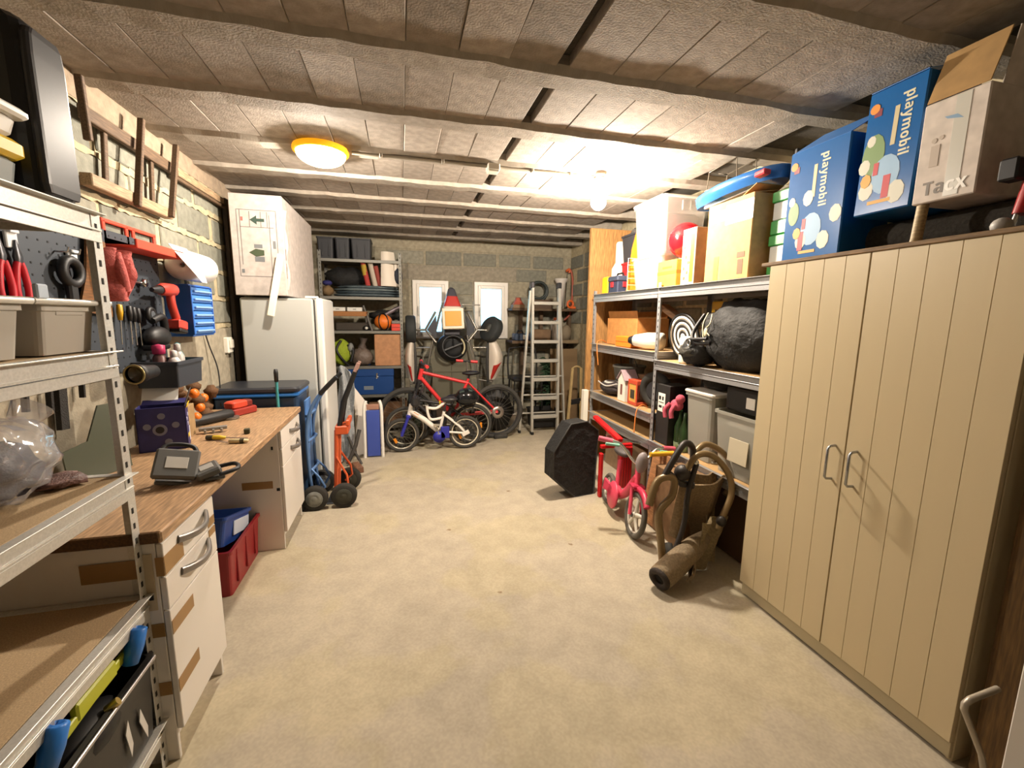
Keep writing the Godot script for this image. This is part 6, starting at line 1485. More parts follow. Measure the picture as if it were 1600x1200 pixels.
	one("wood_offcut", mt("offcut_wood", "9a7a5c", 0.7, "wood"), g().bx(v(0, 0, 0), v(0.08, 0.05, 0.42), 0.004, v(24, 0, 0)), "brown wooden offcut leaning high behind the bay post", "board", v(2.3, Y + 0.35, -3.3))
	one("brown_carton", mt("card_back", "a07e5a", 0.8, "card"), g().rbox(0.2, 0.4, 0.5, 0.006), "brown carton at the back of the middle shelf behind the yellow sign", "carton", v(2.41, Y, -2.55))
	t = thing("backpack", "huge stuffed black backpack with a white emblem on the middle right shelf", "backpack", v(2.17, Y, -2.38))
	var bkm := mt("bag_cloth", "171512", 0.75, "crease")
	put(t, "body", bkm, g().ball(v(0.02, 0.21, 0.02), v(0.2, 0.25, 0.38), 44, 28, func(d): return 1.0 + 0.05 * sin(d.z * 9.0 + d.y * 5.0) + 0.035 * sin(d.y * 17.0 + d.x * 11.0 + d.z * 6.0) + 0.03 * absf(sin(d.z * 13.0 - d.y * 8.0)) - 0.12 * maxf(d.z, 0.0) * maxf(d.y, 0.0)))
	put(t, "front_pocket", bkm, g().ball(v(-0.14, 0.1, -0.26), v(0.1, 0.1, 0.15), 18, 12, func(d): return 1.0 + 0.08 * sin(d.z * 12.0)))
	put(t, "mesh_pocket", mt("mesh_grey", "4a463c", 0.6, "crease"), g().ball(v(-0.17, 0.1, -0.28), v(0.08, 0.06, 0.11), 14, 10, func(d): return 1.0 + 0.15 * sin(d.y * 9.0 + d.z * 6.0)))
	put(t, "strap", M.black_grip, g().tube(curve([v(-0.12, 0.36, -0.24), v(-0.2, 0.24, -0.24), v(-0.23, 0.17, -0.18), v(-0.21, 0.17, -0.05)]), 0.013, 7).tube(curve([v(-0.2, 0.18, -0.3), v(-0.24, 0.19, -0.2), v(-0.23, 0.2, -0.06)]), 0.011, 7))
	put(t, "emblem", mt("emblem_cream", "c9bf9e", 0.5), g().tube(curve([v(-0.13, 0.37, -0.19), v(-0.18, 0.3, -0.17), v(-0.2, 0.22, -0.14), v(-0.215, 0.15, -0.09)]), 0.004, 5).tube(curve([v(-0.14, 0.36, -0.14), v(-0.175, 0.3, -0.11), v(-0.19, 0.26, -0.13), v(-0.2, 0.22, -0.08)]), 0.004, 5).ball(v(-0.197, 0.24, -0.12), v(0.006, 0.03, 0.02), 8, 6))
	put(t, "buckle", M.chrome, g().hoop(v(-0.245, 0.165, -0.22), v(1, 0, 0.2), 0.02, 0.004, 14, 6))
	one("dark_jacket", mt("jacket_grey", "3a3630", 0.8, "crease"), g().ball(v(0, 0.22, 0), v(0.15, 0.23, 0.14), 16, 10, func(d): return 1.0 + 0.12 * sin(d.y * 9.0 + d.z * 4.0)), "dark grey jacket heaped beside the backpack next to the wardrobe", "jacket", v(2.3, Y, -2.02))

func right_shelf_lower() -> void:
	var Y := 0.772
	var t := thing("grey_bucket", "grey plastic bucket at the back of the low shelf in the far bay", "bucket", v(2.3, Y, -4.05))
	put(t, "tub", mt("bucket_grey", "8a8c86", 0.5, "plastic"), g().lathe([Vector2(0, 0), Vector2(0.12, 0), Vector2(0.16, 0.28), Vector2(0.17, 0.28), Vector2(0.17, 0.3), Vector2(0.15, 0.3), Vector2(0.115, 0.01), Vector2(0, 0.01)], V, 24))
	put(t, "handle", M.tool_steel, g().hoop(v(0, 0.29, 0), v(1, 0.3, 0), 0.165, 0.004, 16, 5, PI, TAU))
	t = thing("dark_cushion", "dark cushion with a white edge on the low shelf of the far bay", "cushion", v(2.1, Y, -4.03))
	put(t, "cushion", mt("cushion_dark", "3b3230", 0.8, "crease"), g().ball(v(0, 0.075, 0), v(0.1, 0.075, 0.23), 20, 12, func(d): return 1.0 - 0.15 * absf(d.z)))
	put(t, "piping", mt("piping_white", "d2ccc2", 0.7, "cloth"), g().hoop(v(0, 0.13, 0), v(0, 1, 0), 0.07, 0.012, 20, 6).tube(curve([v(-0.05, 0.14, 0.2), v(-0.09, 0.1, 0.05), v(-0.08, 0.12, -0.15)]), 0.008, 6))
	t = thing("bird_house", "little white wooden bird house with a peaked roof on the low shelf", "bird house", v(2.09, Y, -3.7))
	put(t, "body", mt("house_white", "e0d8ca", 0.6), g().ex(PackedVector2Array([Vector2(-0.07, 0), Vector2(0.07, 0), Vector2(0.07, 0.2), Vector2(0.0, 0.28), Vector2(-0.07, 0.2)]), 0.12, V, v(0, 90, 0)))
	put(t, "roof", mt("roof_mauve", "9a8488", 0.6), g().bx(v(0, 0.25, 0.042), v(0.15, 0.008, 0.13), 0.002, v(48, 0, 0)).cut().bx(v(0, 0.25, -0.042), v(0.15, 0.008, 0.13), 0.002, v(-48, 0, 0)))
	put(t, "opening", mt("hole_brown", "6d4038", 0.8), g().bx(v(-0.061, 0.11, 0), v(0.003, 0.1, 0.035), 0.001))
	t = thing("lantern", "small red and gold lantern frame standing beside the white bird house", "lantern", v(2.09, Y, -3.5))
	var lr := mt("lantern_red", "b8482c", 0.5)
	put(t, "frame", lr, g().box(v(-0.06, 0, -0.08), v(0.06, 0.03, 0.08), 0.003).box(v(-0.06, 0.19, -0.08), v(0.06, 0.23, 0.08), 0.004).box(v(-0.06, 0.02, -0.08), v(-0.05, 0.2, -0.06), 0.002).box(v(-0.06, 0.02, 0.06), v(-0.05, 0.2, 0.08), 0.002).box(v(0.05, 0.02, -0.08), v(0.06, 0.2, -0.06), 0.002).box(v(0.05, 0.02, 0.06), v(0.06, 0.2, 0.08), 0.002))
	put(t, "glass", mt("lantern_gold", "c99a4a", 0.5), g().box(v(-0.056, 0.02, -0.07), v(-0.05, 0.2, 0.07), 0.001))
	put(t, "silhouette", mt("silhouette_dark", "3a3426", 0.6), g().bx(v(-0.0575, 0.1, 0), v(0.003, 0.08, 0.07), 0.001))
	t = thing("spare_tyre", "black rubber tyre lying against the post on the low far shelf", "tyre", v(2.14, Y + 0.165, -3.29), v(0, 20, 0))
	put(t, "tread", M.tyre, g().hoop(V, v(1, 0.1, 0), 0.12, 0.045, 28, 10))
	put(t, "hub", M.tool_steel, g().cyl(v(-0.03, 0, 0), v(0.03, 0, 0), 0.08, 18))
	one("flat_carton", M.card_shade, g().rbox(0.3, 0.26, 0.35, 0.006), "shaded brown carton at the back of the low far shelf", "carton", v(2.33, Y, -3.5))
	# low shelf, near bay
	Y = 0.553
	t = thing("black_box", "tall black box with a white printed label beside the bay post", "box", v(2.12, Y, -3.0))
	put(t, "body", mt("box_black", "1f1c19", 0.6, "plastic"), g().rbox(0.2, 0.48, 0.17, 0.006))
	put(t, "label", mt("label_white", "ece6da", 0.6), g().box(v(-0.1013, 0.26, -0.065), v(-0.0995, 0.41, 0.03), 0.0003))
	var il := g()
	for q in [[0.37, -0.04, 0.03, 0.03], [0.37, 0.0, 0.02, 0.03], [0.3, -0.03, 0.04, 0.02], [0.29, 0.01, 0.012, 0.04]]:
		il.bx(v(-0.1018, q[0], q[1]), v(0.0012, q[3], q[2]), 0.0003).cut()
	il.bx(v(-0.1018, 0.335, -0.02), v(0.0012, 0.006, 0.07), 0.0003)
	put(t, "printed_mark", mt("ink_black", "1a1818", 0.6), il)
	for i in 3:
		t = thing("green_bottle", ["dark green bottle standing behind the pink plush beside the black box", "green bottle standing in front beside the first clear grey tub", "third green bottle at the back next to the grey tub"][i], "bottle", v(2.07 + [0.02, 0.0, 0.1][i], Y, -2.86 + [0.0, 0.085, 0.04][i]), V, "green bottles on the low shelf")
		put(t, "glass", mt("bottle_green", "2f4a28", 0.25), g().lathe([Vector2(0, 0), Vector2(0.036, 0), Vector2(0.038, 0.01), Vector2(0.038, 0.17), Vector2(0.015, 0.24), Vector2(0.014, 0.3), Vector2(0, 0.3)], V, 16))
		put(t, "foil", mt("foil_pale", "8aa07a", 0.4), g().lathe([Vector2(0, 0.0), Vector2(0.0385, 0.0), Vector2(0.0385, 0.05), Vector2(0, 0.05)], V, 16))
	t = thing("pink_plush", "pink plush animal draped over the green bottles", "soft toy", v(2.03, Y + 0.305, -2.83))
	var pk := mt("plush_pink", "cf5a6e", 0.9, "cloth")
	put(t, "body", pk, g().ball(v(0, 0.045, 0), v(0.04, 0.045, 0.06), 14, 10))
	put(t, "head", pk, g().ball(v(-0.01, 0.1, 0.05), v(0.035, 0.035, 0.035), 12, 8))
	put(t, "limb", pk, g().tube(curve([v(-0.03, 0.05, -0.04), v(-0.06, 0.0, -0.06), v(-0.06, -0.06, -0.05)]), 0.018, 8).cut().tube(curve([v(-0.03, 0.05, 0.02), v(-0.06, 0.0, 0.02), v(-0.06, -0.05, 0.03)]), 0.018, 8))
	var tubm := clear("tub_clear", "aba89c", 0.55, 0.45)
	clear_bin("grey_tub", "cloudy plastic tub on the low near shelf beside the green bottles", v(2.24, Y, -2.6), 0.4, 0.47, 0.3, tubm, clear("tub_lid", "e4e0d6", 0.8, 0.4), mt("fill_pinkish", "b08a80", 0.8, "cloth"), 0.5, "cloudy tubs on the low shelf")
	clear_bin("grey_tub", "wider cloudy plastic tub with a pasted label next to the wardrobe", v(2.22, Y, -2.2), 0.4, 0.41, 0.42, tubm, null, mt("fill_greyish", "9a968a", 0.8, "cloth"), 0.8, "cloudy tubs on the low shelf")
	var last: Node3D = get_child(get_child_count() - 1)
	put(last, "pasted_label", mt("label_beige", "b8ae96", 0.6), g().bx(v(-0.197, 0.18, 0.02), v(0.004, 0.15, 0.16), 0.001, v(0, 0, -3)))
	t = thing("black_case", "black case with a white handle tag on the wider cloudy tub", "case", v(2.25, Y + 0.415, -2.2))
	put(t, "body", M.box_black, g().rbox(0.34, 0.16, 0.38, 0.02))
	put(t, "tag", mt("tag_white", "e8e4dc", 0.4), g().bx(v(-0.172, 0.07, 0.03), v(0.006, 0.07, 0.07), 0.002))
	one("dark_gloves", mt("jacket_grey", "3a3630"), g().ball(v(0, 0.055, 0), v(0.12, 0.055, 0.11), 14, 9, func(d): return 1.0 + 0.15 * sin(d.z * 14.0)), "dark grey gloves heaped on the lid of the first cloudy tub", "gloves", v(2.22, Y + 0.5, -2.6))
	one("black_bag", mt("bag_black", "1d1d1c"), g().ball(v(0, 0.14, 0), v(0.16, 0.15, 0.22), 16, 10, func(d): return 1.0 + 0.1 * sin(d.z * 8.0 + d.y * 6.0)), "black fabric bag at the back of the low near shelf over the box", "bag", v(2.32, Y + 0.0, -2.9))
	# beneath the shelves
	one("brown_board", mt("board_brown", "5f4024", 0.7, "board"), g().bx(v(0, 0.25, 0), v(0.02, 0.5, 0.9), 0.003, v(0, 0, -5)), "dark brown board leaning under the low near shelf behind the stroller", "board", v(2.1, 0.005, -2.35))
	t = thing("storage_carton", "brown box pushed under the lowest shelf of the far bay", "carton", v(2.3, 0, -3.75))
	put(t, "box", mt("card_dim", "9a8064", 0.8, "card"), g().rbox(0.36, 0.36, 0.8, 0.008))
	put(t, "tape", M.tape_brown, g().bx(v(0, 0.361, 0), v(0.05, 0.002, 0.78), 0.0005))

# ---------------------------------------------------------------- wardrobe and the cartons on it
func cabinet() -> void:
	var cr := mt("cabinet_cream", "c9b894", 0.4)
	var cs := mt("cabinet_side", "bfae8c", 0.45)
	var t := thing("wardrobe", "tall cream two-door wardrobe with grooved plank doors on the right", "wardrobe", v(2.15, 0, -1.38))
	put(t, "carcass", cs, g().box(v(-0.29, 0, -0.495), v(0.28, 1.825, -0.475), 0.002).box(v(-0.29, 0, 0.475), v(0.28, 1.825, 0.495), 0.002).box(v(0.27, 0, -0.48), v(0.28, 1.825, 0.48), 0.002).box(v(-0.29, 1.805, -0.48), v(0.28, 1.825, 0.48), 0.002).box(v(-0.29, 0.06, -0.48), v(0.28, 0.078, 0.48), 0.002))
	put(t, "plinth", mt("plinth_cream", "b5a889", 0.5), g().box(v(-0.3, 0.012, -0.49), v(-0.285, 0.08, 0.49), 0.002))
	for d in 2:
		var z0: float = [-0.494, 0.002][d]
		var door := put(t, "door", cr, g().box(v(-0.31, 0.083, z0), v(-0.294, 1.825, z0 + 0.491), 0.002))
		for i in 5:
			put(door, "plank", cr, g().box(v(-0.3155, 0.083, z0 + 0.0982 * i + 0.0003), v(-0.308, 1.825, z0 + 0.0982 * (i + 1) - 0.0003), 0.0014))
		var hz: float = [-0.045, 0.05][d]
		put(door, "handle", mt("handle_steel", "a9abb0", 0.25, "plain", 1.0), g().tube([v(-0.314, 0.86, hz), v(-0.345, 0.862, hz), v(-0.356, 0.872, hz), v(-0.356, 1.0, hz), v(-0.345, 1.01, hz), v(-0.314, 1.012, hz)], 0.0055, 8), "steel bow handle")
	var plank := mt("plank_brown", "94754e", 0.7, "wood", 0, Vector3(5, 5, 0.5))
	one("top_board", plank, g().box(v(-0.3, 0, -0.53), v(0.27, 0.018, 0.55), 0.003), "brown wooden board laid along the top of the cream wardrobe", "board", v(2.13, 1.826, -1.4))
	# dark roll that carries two of the cartons
	var Y := 1.845
	t = thing("rolled_rug", "dark grey rolled rug lying on the wardrobe under the cartons", "rug", v(2.18, Y + 0.075, -1.3))
	put(t, "roll", mt("rug_dark", "4a463f", 0.9, "crease"), g().tube([v(0, 0, -0.33), v(0.0, 0.0, -0.1), v(0.0, 0, 0.1), v(0, 0, 0.33)], 0.075, 18))
	put(t, "loose_edge", M.rug_dark, g().sheet(8, 8, func(u, w): return v(-0.05 - 0.1 * w, -0.03 - 0.04 * w + 0.01 * sin(u * 20.0), -0.3 + 0.6 * u), 0.008))
	# two toy cartons
	var tb := mt("toy_blue", "165c9c", 0.25, "plain")
	var pl := mt("print_puff", "d6cfae", 0.5)
	for i in 2:
		var p: Vector3 = [v(1.95, Y, -1.775), v(1.95, Y + 0.16, -1.46)][i]
		t = thing("toy_carton", ["glossy blue toy carton with white lettering standing on the wardrobe board", "second blue toy carton tilted higher on the dark rolled rug"][i], "carton", p, [v(0, 0, 0), v(0, 0, -2)][i], "blue toy cartons on the wardrobe")
		var w: float = [0.31, 0.22][i]
		var h: float = [0.54, 0.5][i]
		put(t, "box", tb, g().box(v(0, 0, -w / 2), v(0.28, h, w / 2), 0.005))
		put(t, "flap", mt("toy_flap", "4a80c4", 0.4), g().bx(v([0.095, 0.05][i], h + [0.055, 0.015][i], 0), v([0.22, 0.11][i], 0.003, w * 0.96), 0.001, v(0, 0, [32, 16][i])))
		var cx: float = w / 2 - 0.05
		words(t, "lettering", "playmobil", pl, 0.052, v(-0.0006, h - 0.17, cx - [0.06, 0.005][i]), v(0, -90, -90), false, 900)
		put(t, "printed_subtitle", mt("print_cream", "c2b48c", 0.5), g().bx(v(-0.0004, h - 0.165, cx - [0.11, 0.05][i]), v(0.001, 0.15, 0.018), 0.0003))
		put(t, "printed_emblem", mt("print_orange", "d8862a", 0.5), g().ex(disc(0.02, 12, w / 2 - 0.03, h - 0.07), 0.0016, v(-0.0008, 0, 0), v(0, 90, 0)))
		put(t, "printed_emblem", mt("print_maroon", "7c2430", 0.5), g().ex(rect(0.03, 0.03, w / 2 - 0.045, h - 0.09), 0.0012, v(-0.0006, 0, 0), v(0, 90, 0)))
		var cl := g()
		for q in ([[0.05, 0.1, 0.03], [-0.07, 0.09, 0.032], [0.03, 0.3, 0.028], [-0.12, 0.2, 0.03]] if i == 0 else [[0.07, 0.1, 0.03], [-0.05, 0.07, 0.034], [0.09, 0.2, 0.024]]):
			cl.ex(disc(q[2], 9, q[0], q[1], 1.35), 0.0012, v(-0.0006, 0, 0), v(0, 90, 0)).cut()
		cl.ex(disc(0.018, 9, w / 2 - 0.035, 0.3, 1.3), 0.0012, v(-0.0006, 0, 0), v(0, 90, 0))
		put(t, "printed_cloud", mt("print_cloud", "cbc9b8", 0.5), cl)
		put(t, "printed_scene", mt("print_green", "6d8a52", 0.5), g().ex(disc(0.045 if i == 1 else 0.03, 14, w / 2 - 0.05, 0.24, 1.9), 0.001, v(-0.0004, 0, 0), v(0, 90, 0)))
		put(t, "printed_scene", mt("print_paleblue", "8fb0cc", 0.5), g().ex(disc(0.055, 14, 0.0, 0.15, 1.4), 0.001, v(-0.0005, 0, 0), v(0, 90, 0)))
		put(t, "printed_scene", mt("print_redtoy", "b8343c", 0.5), g().ex(rect(0.028, 0.09, -0.01 if i == 1 else 0.05, 0.1), 0.0016, v(-0.0008, 0, 0), v(0, 90, 0)).cut().ex(rect(0.02, 0.05, 0.04, 0.18), 0.0016, v(-0.0008, 0, 0), v(0, 90, 0)))
		put(t, "printed_scene", mt("print_gold", "d09a3a", 0.5), g().ex(disc(0.022, 8, 0.075, 0.14, 1.3), 0.0022, v(-0.0011, 0, 0), v(0, 90, 0)).cut().ex(rect(0.09, 0.014, 0.01, 0.045), 0.0014, v(-0.0007, 0, 0), v(0, 90, 0)))
	# white carton
	t = thing("white_carton", "white carton with an open kraft flap at the end of the wardrobe top", "carton", v(1.95, Y + 0.155, -1.24))
	var wc := mt("carton_offwhite", "d8ccc0", 0.7, "card")
	put(t, "box", wc, g().box(v(0, 0, -0.1), v(0.42, 0.36, 0.095), 0.004))
	put(t, "kraft_flap", mt("kraft_paper", "b8925c", 0.75, "card"), g().bx(v(0.03, 0.45, 0.0), v(0.004, 0.19, 0.185), 0.001, v(0, 0, -20)))
	put(t, "flap", wc, g().bx(v(0.24, 0.44, 0.1), v(0.36, 0.18, 0.004), 0.001, v(8, 0, 0)))
	put(t, "clear_tape", mt("tape_clear", "c6c4ba", 0.2), g().box(v(-0.0012, 0.01, 0.0), v(0.0005, 0.355, 0.045), 0.0003))
	words(t, "lettering", "Ta", mt("ink_shadow", "6f675e", 0.5), 0.066, v(-0.0006, 0.05, -0.034), v(0, -90, 0), false, 900)
	words(t, "lettering", "cx", mt("foil_white", "f6f4ee", 0.15), 0.066, v(-0.0016, 0.05, 0.035), v(0, -90, 0), false, 900)
	put(t, "printed_mark", mt("ink_bluegrey", "7d9ab4", 0.6), g().ex(PackedVector2Array([Vector2(-0.03, 0.27), Vector2(0.02, 0.285), Vector2(0.03, 0.295), Vector2(-0.01, 0.29)]), 0.0014, v(-0.0007, 0, 0), v(0, 90, 0)))
	put(t, "printed_mark", mt("ink_taupe", "b0a294", 0.6), g().ex(rect(0.028, 0.075, 0.045, 0.165), 0.0014, v(-0.0007, 0, 0), v(0, 90, 0)).cut().ex(disc(0.009, 8, 0.052, 0.22), 0.0014, v(-0.0007, 0, 0), v(0, 90, 0)).cut().ex(disc(0.008, 8, 0.03, 0.225), 0.0014, v(-0.0007, 0, 0), v(0, 90, 0)))
	one("wooden_peg", mt("peg_wood", "c2a878", 0.6, "wood"), g().tube([v(0, 0, 0), v(0.0, 0.03, 0.0), v(0.01, 0.155, 0.0)], [0.024, 0.019, 0.019], 10), "short pale wooden leg propped under the white carton corner", "leg", v(1.965, Y, -1.315))
	t = thing("red_clamp", "red and black clamp stand at the right end of the wardrobe top", "clamp", v(1.98, Y, -1.03))
	var rc := mt("clamp_red", "9c1d1c", 0.4)
	put(t, "frame", rc, g().tube([v(0.0, 0.06, 0.0), v(0.02, 0.17, 0.01), v(0.05, 0.26, 0.02), v(0.14, 0.28, 0.02)], [0.02, 0.026, 0.032, 0.03], 8))
	put(t, "jaw", M.black_grip, g().bx(v(-0.03, 0.2, -0.02), v(0.06, 0.07, 0.05), 0.006))
	put(t, "leg", M.chrome, g().cyl(v(-0.01, 0.02, -0.01), v(0.01, 0.14, 0), 0.008, 7).cut().cyl(v(0.08, 0.02, 0.03), v(0.07, 0.16, 0.02), 0.008, 7))
	put(t, "foot", mt("foot_grey", "a4a09a", 0.5, "plastic"), g().ball(v(-0.04, 0.025, -0.02), v(0.03, 0.026, 0.028), 12, 8).cut().ball(v(0.06, 0.025, 0.03), v(0.03, 0.026, 0.028), 12, 8))
	put(t, "base", M.black_grip, g().box(v(-0.03, 0, -0.03), v(0.1, 0.02, 0.05), 0.004))

	# planks beside the wardrobe
	var cols := ["7a5a2e", "9a7848", "5a4028", "8a6a44"]
	for i in 4:
		one("wooden_plank", mt("plank_%d" % i, cols[i], 0.7, "wood", 0, Vector3(5, 0.4, 5)), g().bx(v(0, [0.95, 0.52, 0.75, 0.6][i], 0), v(0.03, [1.9, 1.04, 1.5, 1.2][i], 0.09), 0.003, v(0, [0, 8, -6, 4][i], 0)), ["olive brown plank standing closest to the wardrobe's right edge", "shorter light brown plank with a pale top beside the wardrobe", "dark brown plank standing behind the bent grey rod", "mid brown plank farthest right beside the wardrobe, partly cut off"][i], "plank", v([1.9, 1.9, 1.96, 1.93][i], 0, [-0.81, -0.71, -0.61, -0.5][i]), V, "planks beside the wardrobe")
	one("bent_rod", mt("rod_grey", "b4aa9a", 0.4, "plain", 0.4), g().tube([v(0.1, 0.455, 0), v(-0.015, 0.445, 0), v(-0.035, 0.434, 0), v(-0.034, 0.415, 0), v(0.09, 0.22, 0), v(0.18, 0.0, 0.0)], 0.009, 8), "bent grey metal rod leaning against the planks at bottom right", "rod", v(1.62, 0.002, -0.75))
	one("white_plank", mt("panel_white", "cfc9c0", 0.5), g().box(v(0, 0, 0), v(0.02, 0.95, 0.35), 0.003), "white panel edge standing at the bottom right corner nearest the camera", "panel", v(1.5, 0, -0.62))

# ---------------------------------------------------------------- right floor
func right_floor() -> void:
	var t := thing("covered_case", "black fabric covered angular case standing on the floor by the shelving", "case", v(1.42, 0, -3.42), v(0, 10, 0))
	var bf := mt("cover_black", "181715", 0.75, "crease")
	put(t, "cover", bf, g().ex(PackedVector2Array([Vector2(0.0, 0.0), Vector2(0.2, 0.0), Vector2(0.22, 0.58), Vector2(0.1, 0.67), Vector2(-0.06, 0.66), Vector2(-0.22, 0.43), Vector2(-0.22, 0.2)]), 0.16))
	put(t, "edge_seam", mt("cover_edge", "34332f", 0.6, "cloth"), g().tube([v(0.2, 0.0, 0.08), v(0.22, 0.58, 0.08), v(0.1, 0.67, 0.08), v(-0.06, 0.66, 0.08), v(-0.22, 0.43, 0.08), v(-0.22, 0.2, 0.08), v(0, 0, 0.08)], 0.007, 6, true))
	# red folding frame behind the small bicycle
	t = thing("red_cart", "red plastic cart frame tucked behind the pink bicycle", "cart", v(1.83, 0, -3.42))
	var rp := mt("cart_red", "d01a1e", 0.35, "plastic")
	put(t, "rail", rp, g().bx(v(-0.1, 0.6, 0.05), v(0.05, 0.035, 0.5), 0.006, v(10, 0, 0)).cut().bx(v(-0.03, 0.45, 0.1), v(0.3, 0.03, 0.04), 0.005))
	put(t, "panel", rp, g().bx(v(0.06, 0.25, 0.1), v(0.12, 0.38, 0.06), 0.008).cut().bx(v(-0.18, 0.2, 0.12), v(0.03, 0.4, 0.04), 0.006))
	put(t, "groove", mt("cart_dark", "8f1014", 0.5), g().bx(v(0.035, 0.25, 0.1315), v(0.008, 0.34, 0.003), 0.001).cut().bx(v(0.06, 0.25, 0.1315), v(0.008, 0.34, 0.003), 0.001).cut().bx(v(0.085, 0.25, 0.1315), v(0.008, 0.34, 0.003), 0.001))
	put(t, "metal_bar", M.chrome, g().cyl(v(-0.15, 0.55, 0.12), v(0.2, 0.47, 0.16), 0.012, 8))
	put(t, "wheel", M.tyre, g().lathe([Vector2(0, -0.02), Vector2(0.06, -0.02), Vector2(0.065, 0), Vector2(0.06, 0.02), Vector2(0, 0.02)], v(-0.1, 0.065, 0.12), 18, v(1, 0, 0)))
	# pink bicycle
	var pink := mt("bike_pink", "d84a62", 0.35, "plastic")
	var tw := mt("tyre_grey", "5a554c", 0.8)
	t = thing("pink_bike", "tiny pink child's bicycle with white wheels parked by the shelving", "bicycle", v(1.61, 0.0, -2.9), v(0, -9, -9))
	var w := bike_wheel(t, "front_wheel", v(0, 0.165, 0.3), 0.165, 0.02, tw, mt("rim_pearl", "d5cfc2", 0.35), 0, Vector3(1, 0, 0))
	put(w, "star_spokes", mt("rim_pearl", "d5cfc2"), star(v(0, 0.165, 0.3)))
	w = bike_wheel(t, "rear_wheel", v(0, 0.13, -0.28), 0.13, 0.02, tw, M.rim_pearl, 0, Vector3(1, 0, 0))
	put(w, "star_spokes", M.rim_pearl, star(v(0, 0.13, -0.28), 0.09))
	put(t, "frame", pink, g().tube(curve([v(0, 0.42, 0.2), v(0, 0.27, 0.1), v(0, 0.18, -0.03), v(0, 0.2, -0.12)]), [0.025, 0.027, 0.03, 0.032, 0.034, 0.034, 0.034, 0.034, 0.034, 0.034, 0.034, 0.034, 0.034, 0.034, 0.034, 0.034, 0.034, 0.032, 0.03], 10).cyl(v(0, 0.2, -0.12), v(0, 0.42, -0.17), 0.02, 8).cyl(v(-0.04, 0.18, -0.06), v(-0.05, 0.13, -0.28), 0.012, 7).cyl(v(0.04, 0.18, -0.06), v(0.05, 0.13, -0.28), 0.012, 7))
	put(t, "chain_guard", pink, g().lathe([Vector2(0, -0.01), Vector2(0.1, -0.01), Vector2(0.11, 0), Vector2(0.1, 0.01), Vector2(0, 0.01)], v(-0.05, 0.16, -0.06), 24, v(1, 0, 0)).bx(v(-0.05, 0.18, -0.18), v(0.02, 0.08, 0.2), 0.008, v(0, 0, 0)))
	put(t, "fork", pink, g().tube([v(0, 0.5, 0.17), v(0, 0.42, 0.2), v(0, 0.36, 0.22)], 0.02, 8).tube([v(-0.035, 0.36, 0.22), v(-0.045, 0.165, 0.3)], 0.014, 7).tube([v(0.035, 0.36, 0.22), v(0.045, 0.165, 0.3)], 0.014, 7))
	put(t, "mudguard", mt("pink_dark", "b82a48", 0.4, "plastic"), g().hoop(v(0, 0.165, 0.3), v(1, 0, 0), 0.185, 0.024, 14, 6, 3.9, 5.6).bx(v(0, 0.355, 0.235), v(0.1, 0.03, 0.08), 0.01))
	put(t, "saddle", mt("saddle_grey", "4c4644", 0.6, "plastic"), g().ball(v(0, 0.49, -0.17), v(0.06, 0.035, 0.11), 14, 8))
	var hb := put(t, "handlebar", M.chrome, g().tube(curve([v(-0.25, 0.63, 0.08), v(-0.14, 0.62, 0.12), v(0, 0.5, 0.17), v(0.14, 0.62, 0.12), v(0.25, 0.63, 0.08)], 5), 0.011, 7))
	for s in [-1, 1]:
		put(hb, "grip", mt("grip_pink", "d0586c", 0.5, "plastic"), g().cyl(v(s * 0.2, 0.628, 0.095), v(s * 0.3, 0.63, 0.07), 0.02, 10))
		put(hb, "brake_lever", mt("lever_teal", "7fb8a4", 0.4), g().cyl(v(s * 0.16, 0.615, 0.14), v(s * 0.26, 0.61, 0.13), 0.012, 7))
	put(t, "front_basket", mt("lamp_grey2", "8f8688", 0.4, "plastic"), g().ball(v(0, 0.53, 0.22), v(0.045, 0.08, 0.035), 14, 10))
	one("wood_board", mt("wood_peach", "c28a5a", 0.6, "wood"), g().bx(v(0, 0.28, 0), v(0.02, 0.56, 0.24), 0.003, v(0, 0, -8)), "peach coloured wooden board standing between pink bicycle and stroller", "board", v(1.83, 0.004, -2.72))
	one("yellow_tube", mt("tube_yellow", "d8a828", 0.5, "plastic"), g().cyl(v(-0.1, 0.57, 0.0), v(0.08, 0.575, 0.02), 0.018, 10), "short yellow tube lying on top of the peach board", "tube", v(1.84, 0.0, -2.7))

	# folded stroller
	t = thing("folded_stroller", "folded brown stroller with curved tube handles heaped before the wardrobe", "stroller", v(1.6, 0, -2.2))
	var br := mt("stroller_tube", "7f6a48", 0.35, "plain", 0.2)
	var dk := mt("stroller_dark", "2a2420", 0.5, "plastic")
	var fb := mt("stroller_cloth", "9a8668", 0.8, "crease")
	put(t, "handle_loop", dk, g().tube(curve([v(-0.08, 0.6, 0.0), v(0.0, 0.74, 0.0), v(0.07, 0.8, -0.02), v(0.14, 0.76, -0.04), v(0.15, 0.66, -0.04)]), 0.02, 9))
	put(t, "front_tube", dk, g().tube(curve([v(0.13, 0.68, 0.02), v(0.07, 0.5, 0.04), v(0.04, 0.3, 0.06), v(-0.04, 0.12, 0.08), v(-0.1, 0.035, 0.1)]), 0.017, 8).tube([v(-0.04, 0.62, -0.02), v(0.05, 0.55, 0.0), v(0.12, 0.54, 0.02)], 0.022, 8))
	put(t, "left_tube", br, g().tube(curve([v(-0.18, 0.44, 0.02), v(-0.12, 0.58, 0.0), v(-0.03, 0.6, 0.02), v(-0.04, 0.5, 0.04), v(-0.13, 0.4, 0.05), v(-0.11, 0.22, 0.06), v(-0.09, 0.08, 0.06)]), 0.023, 9))
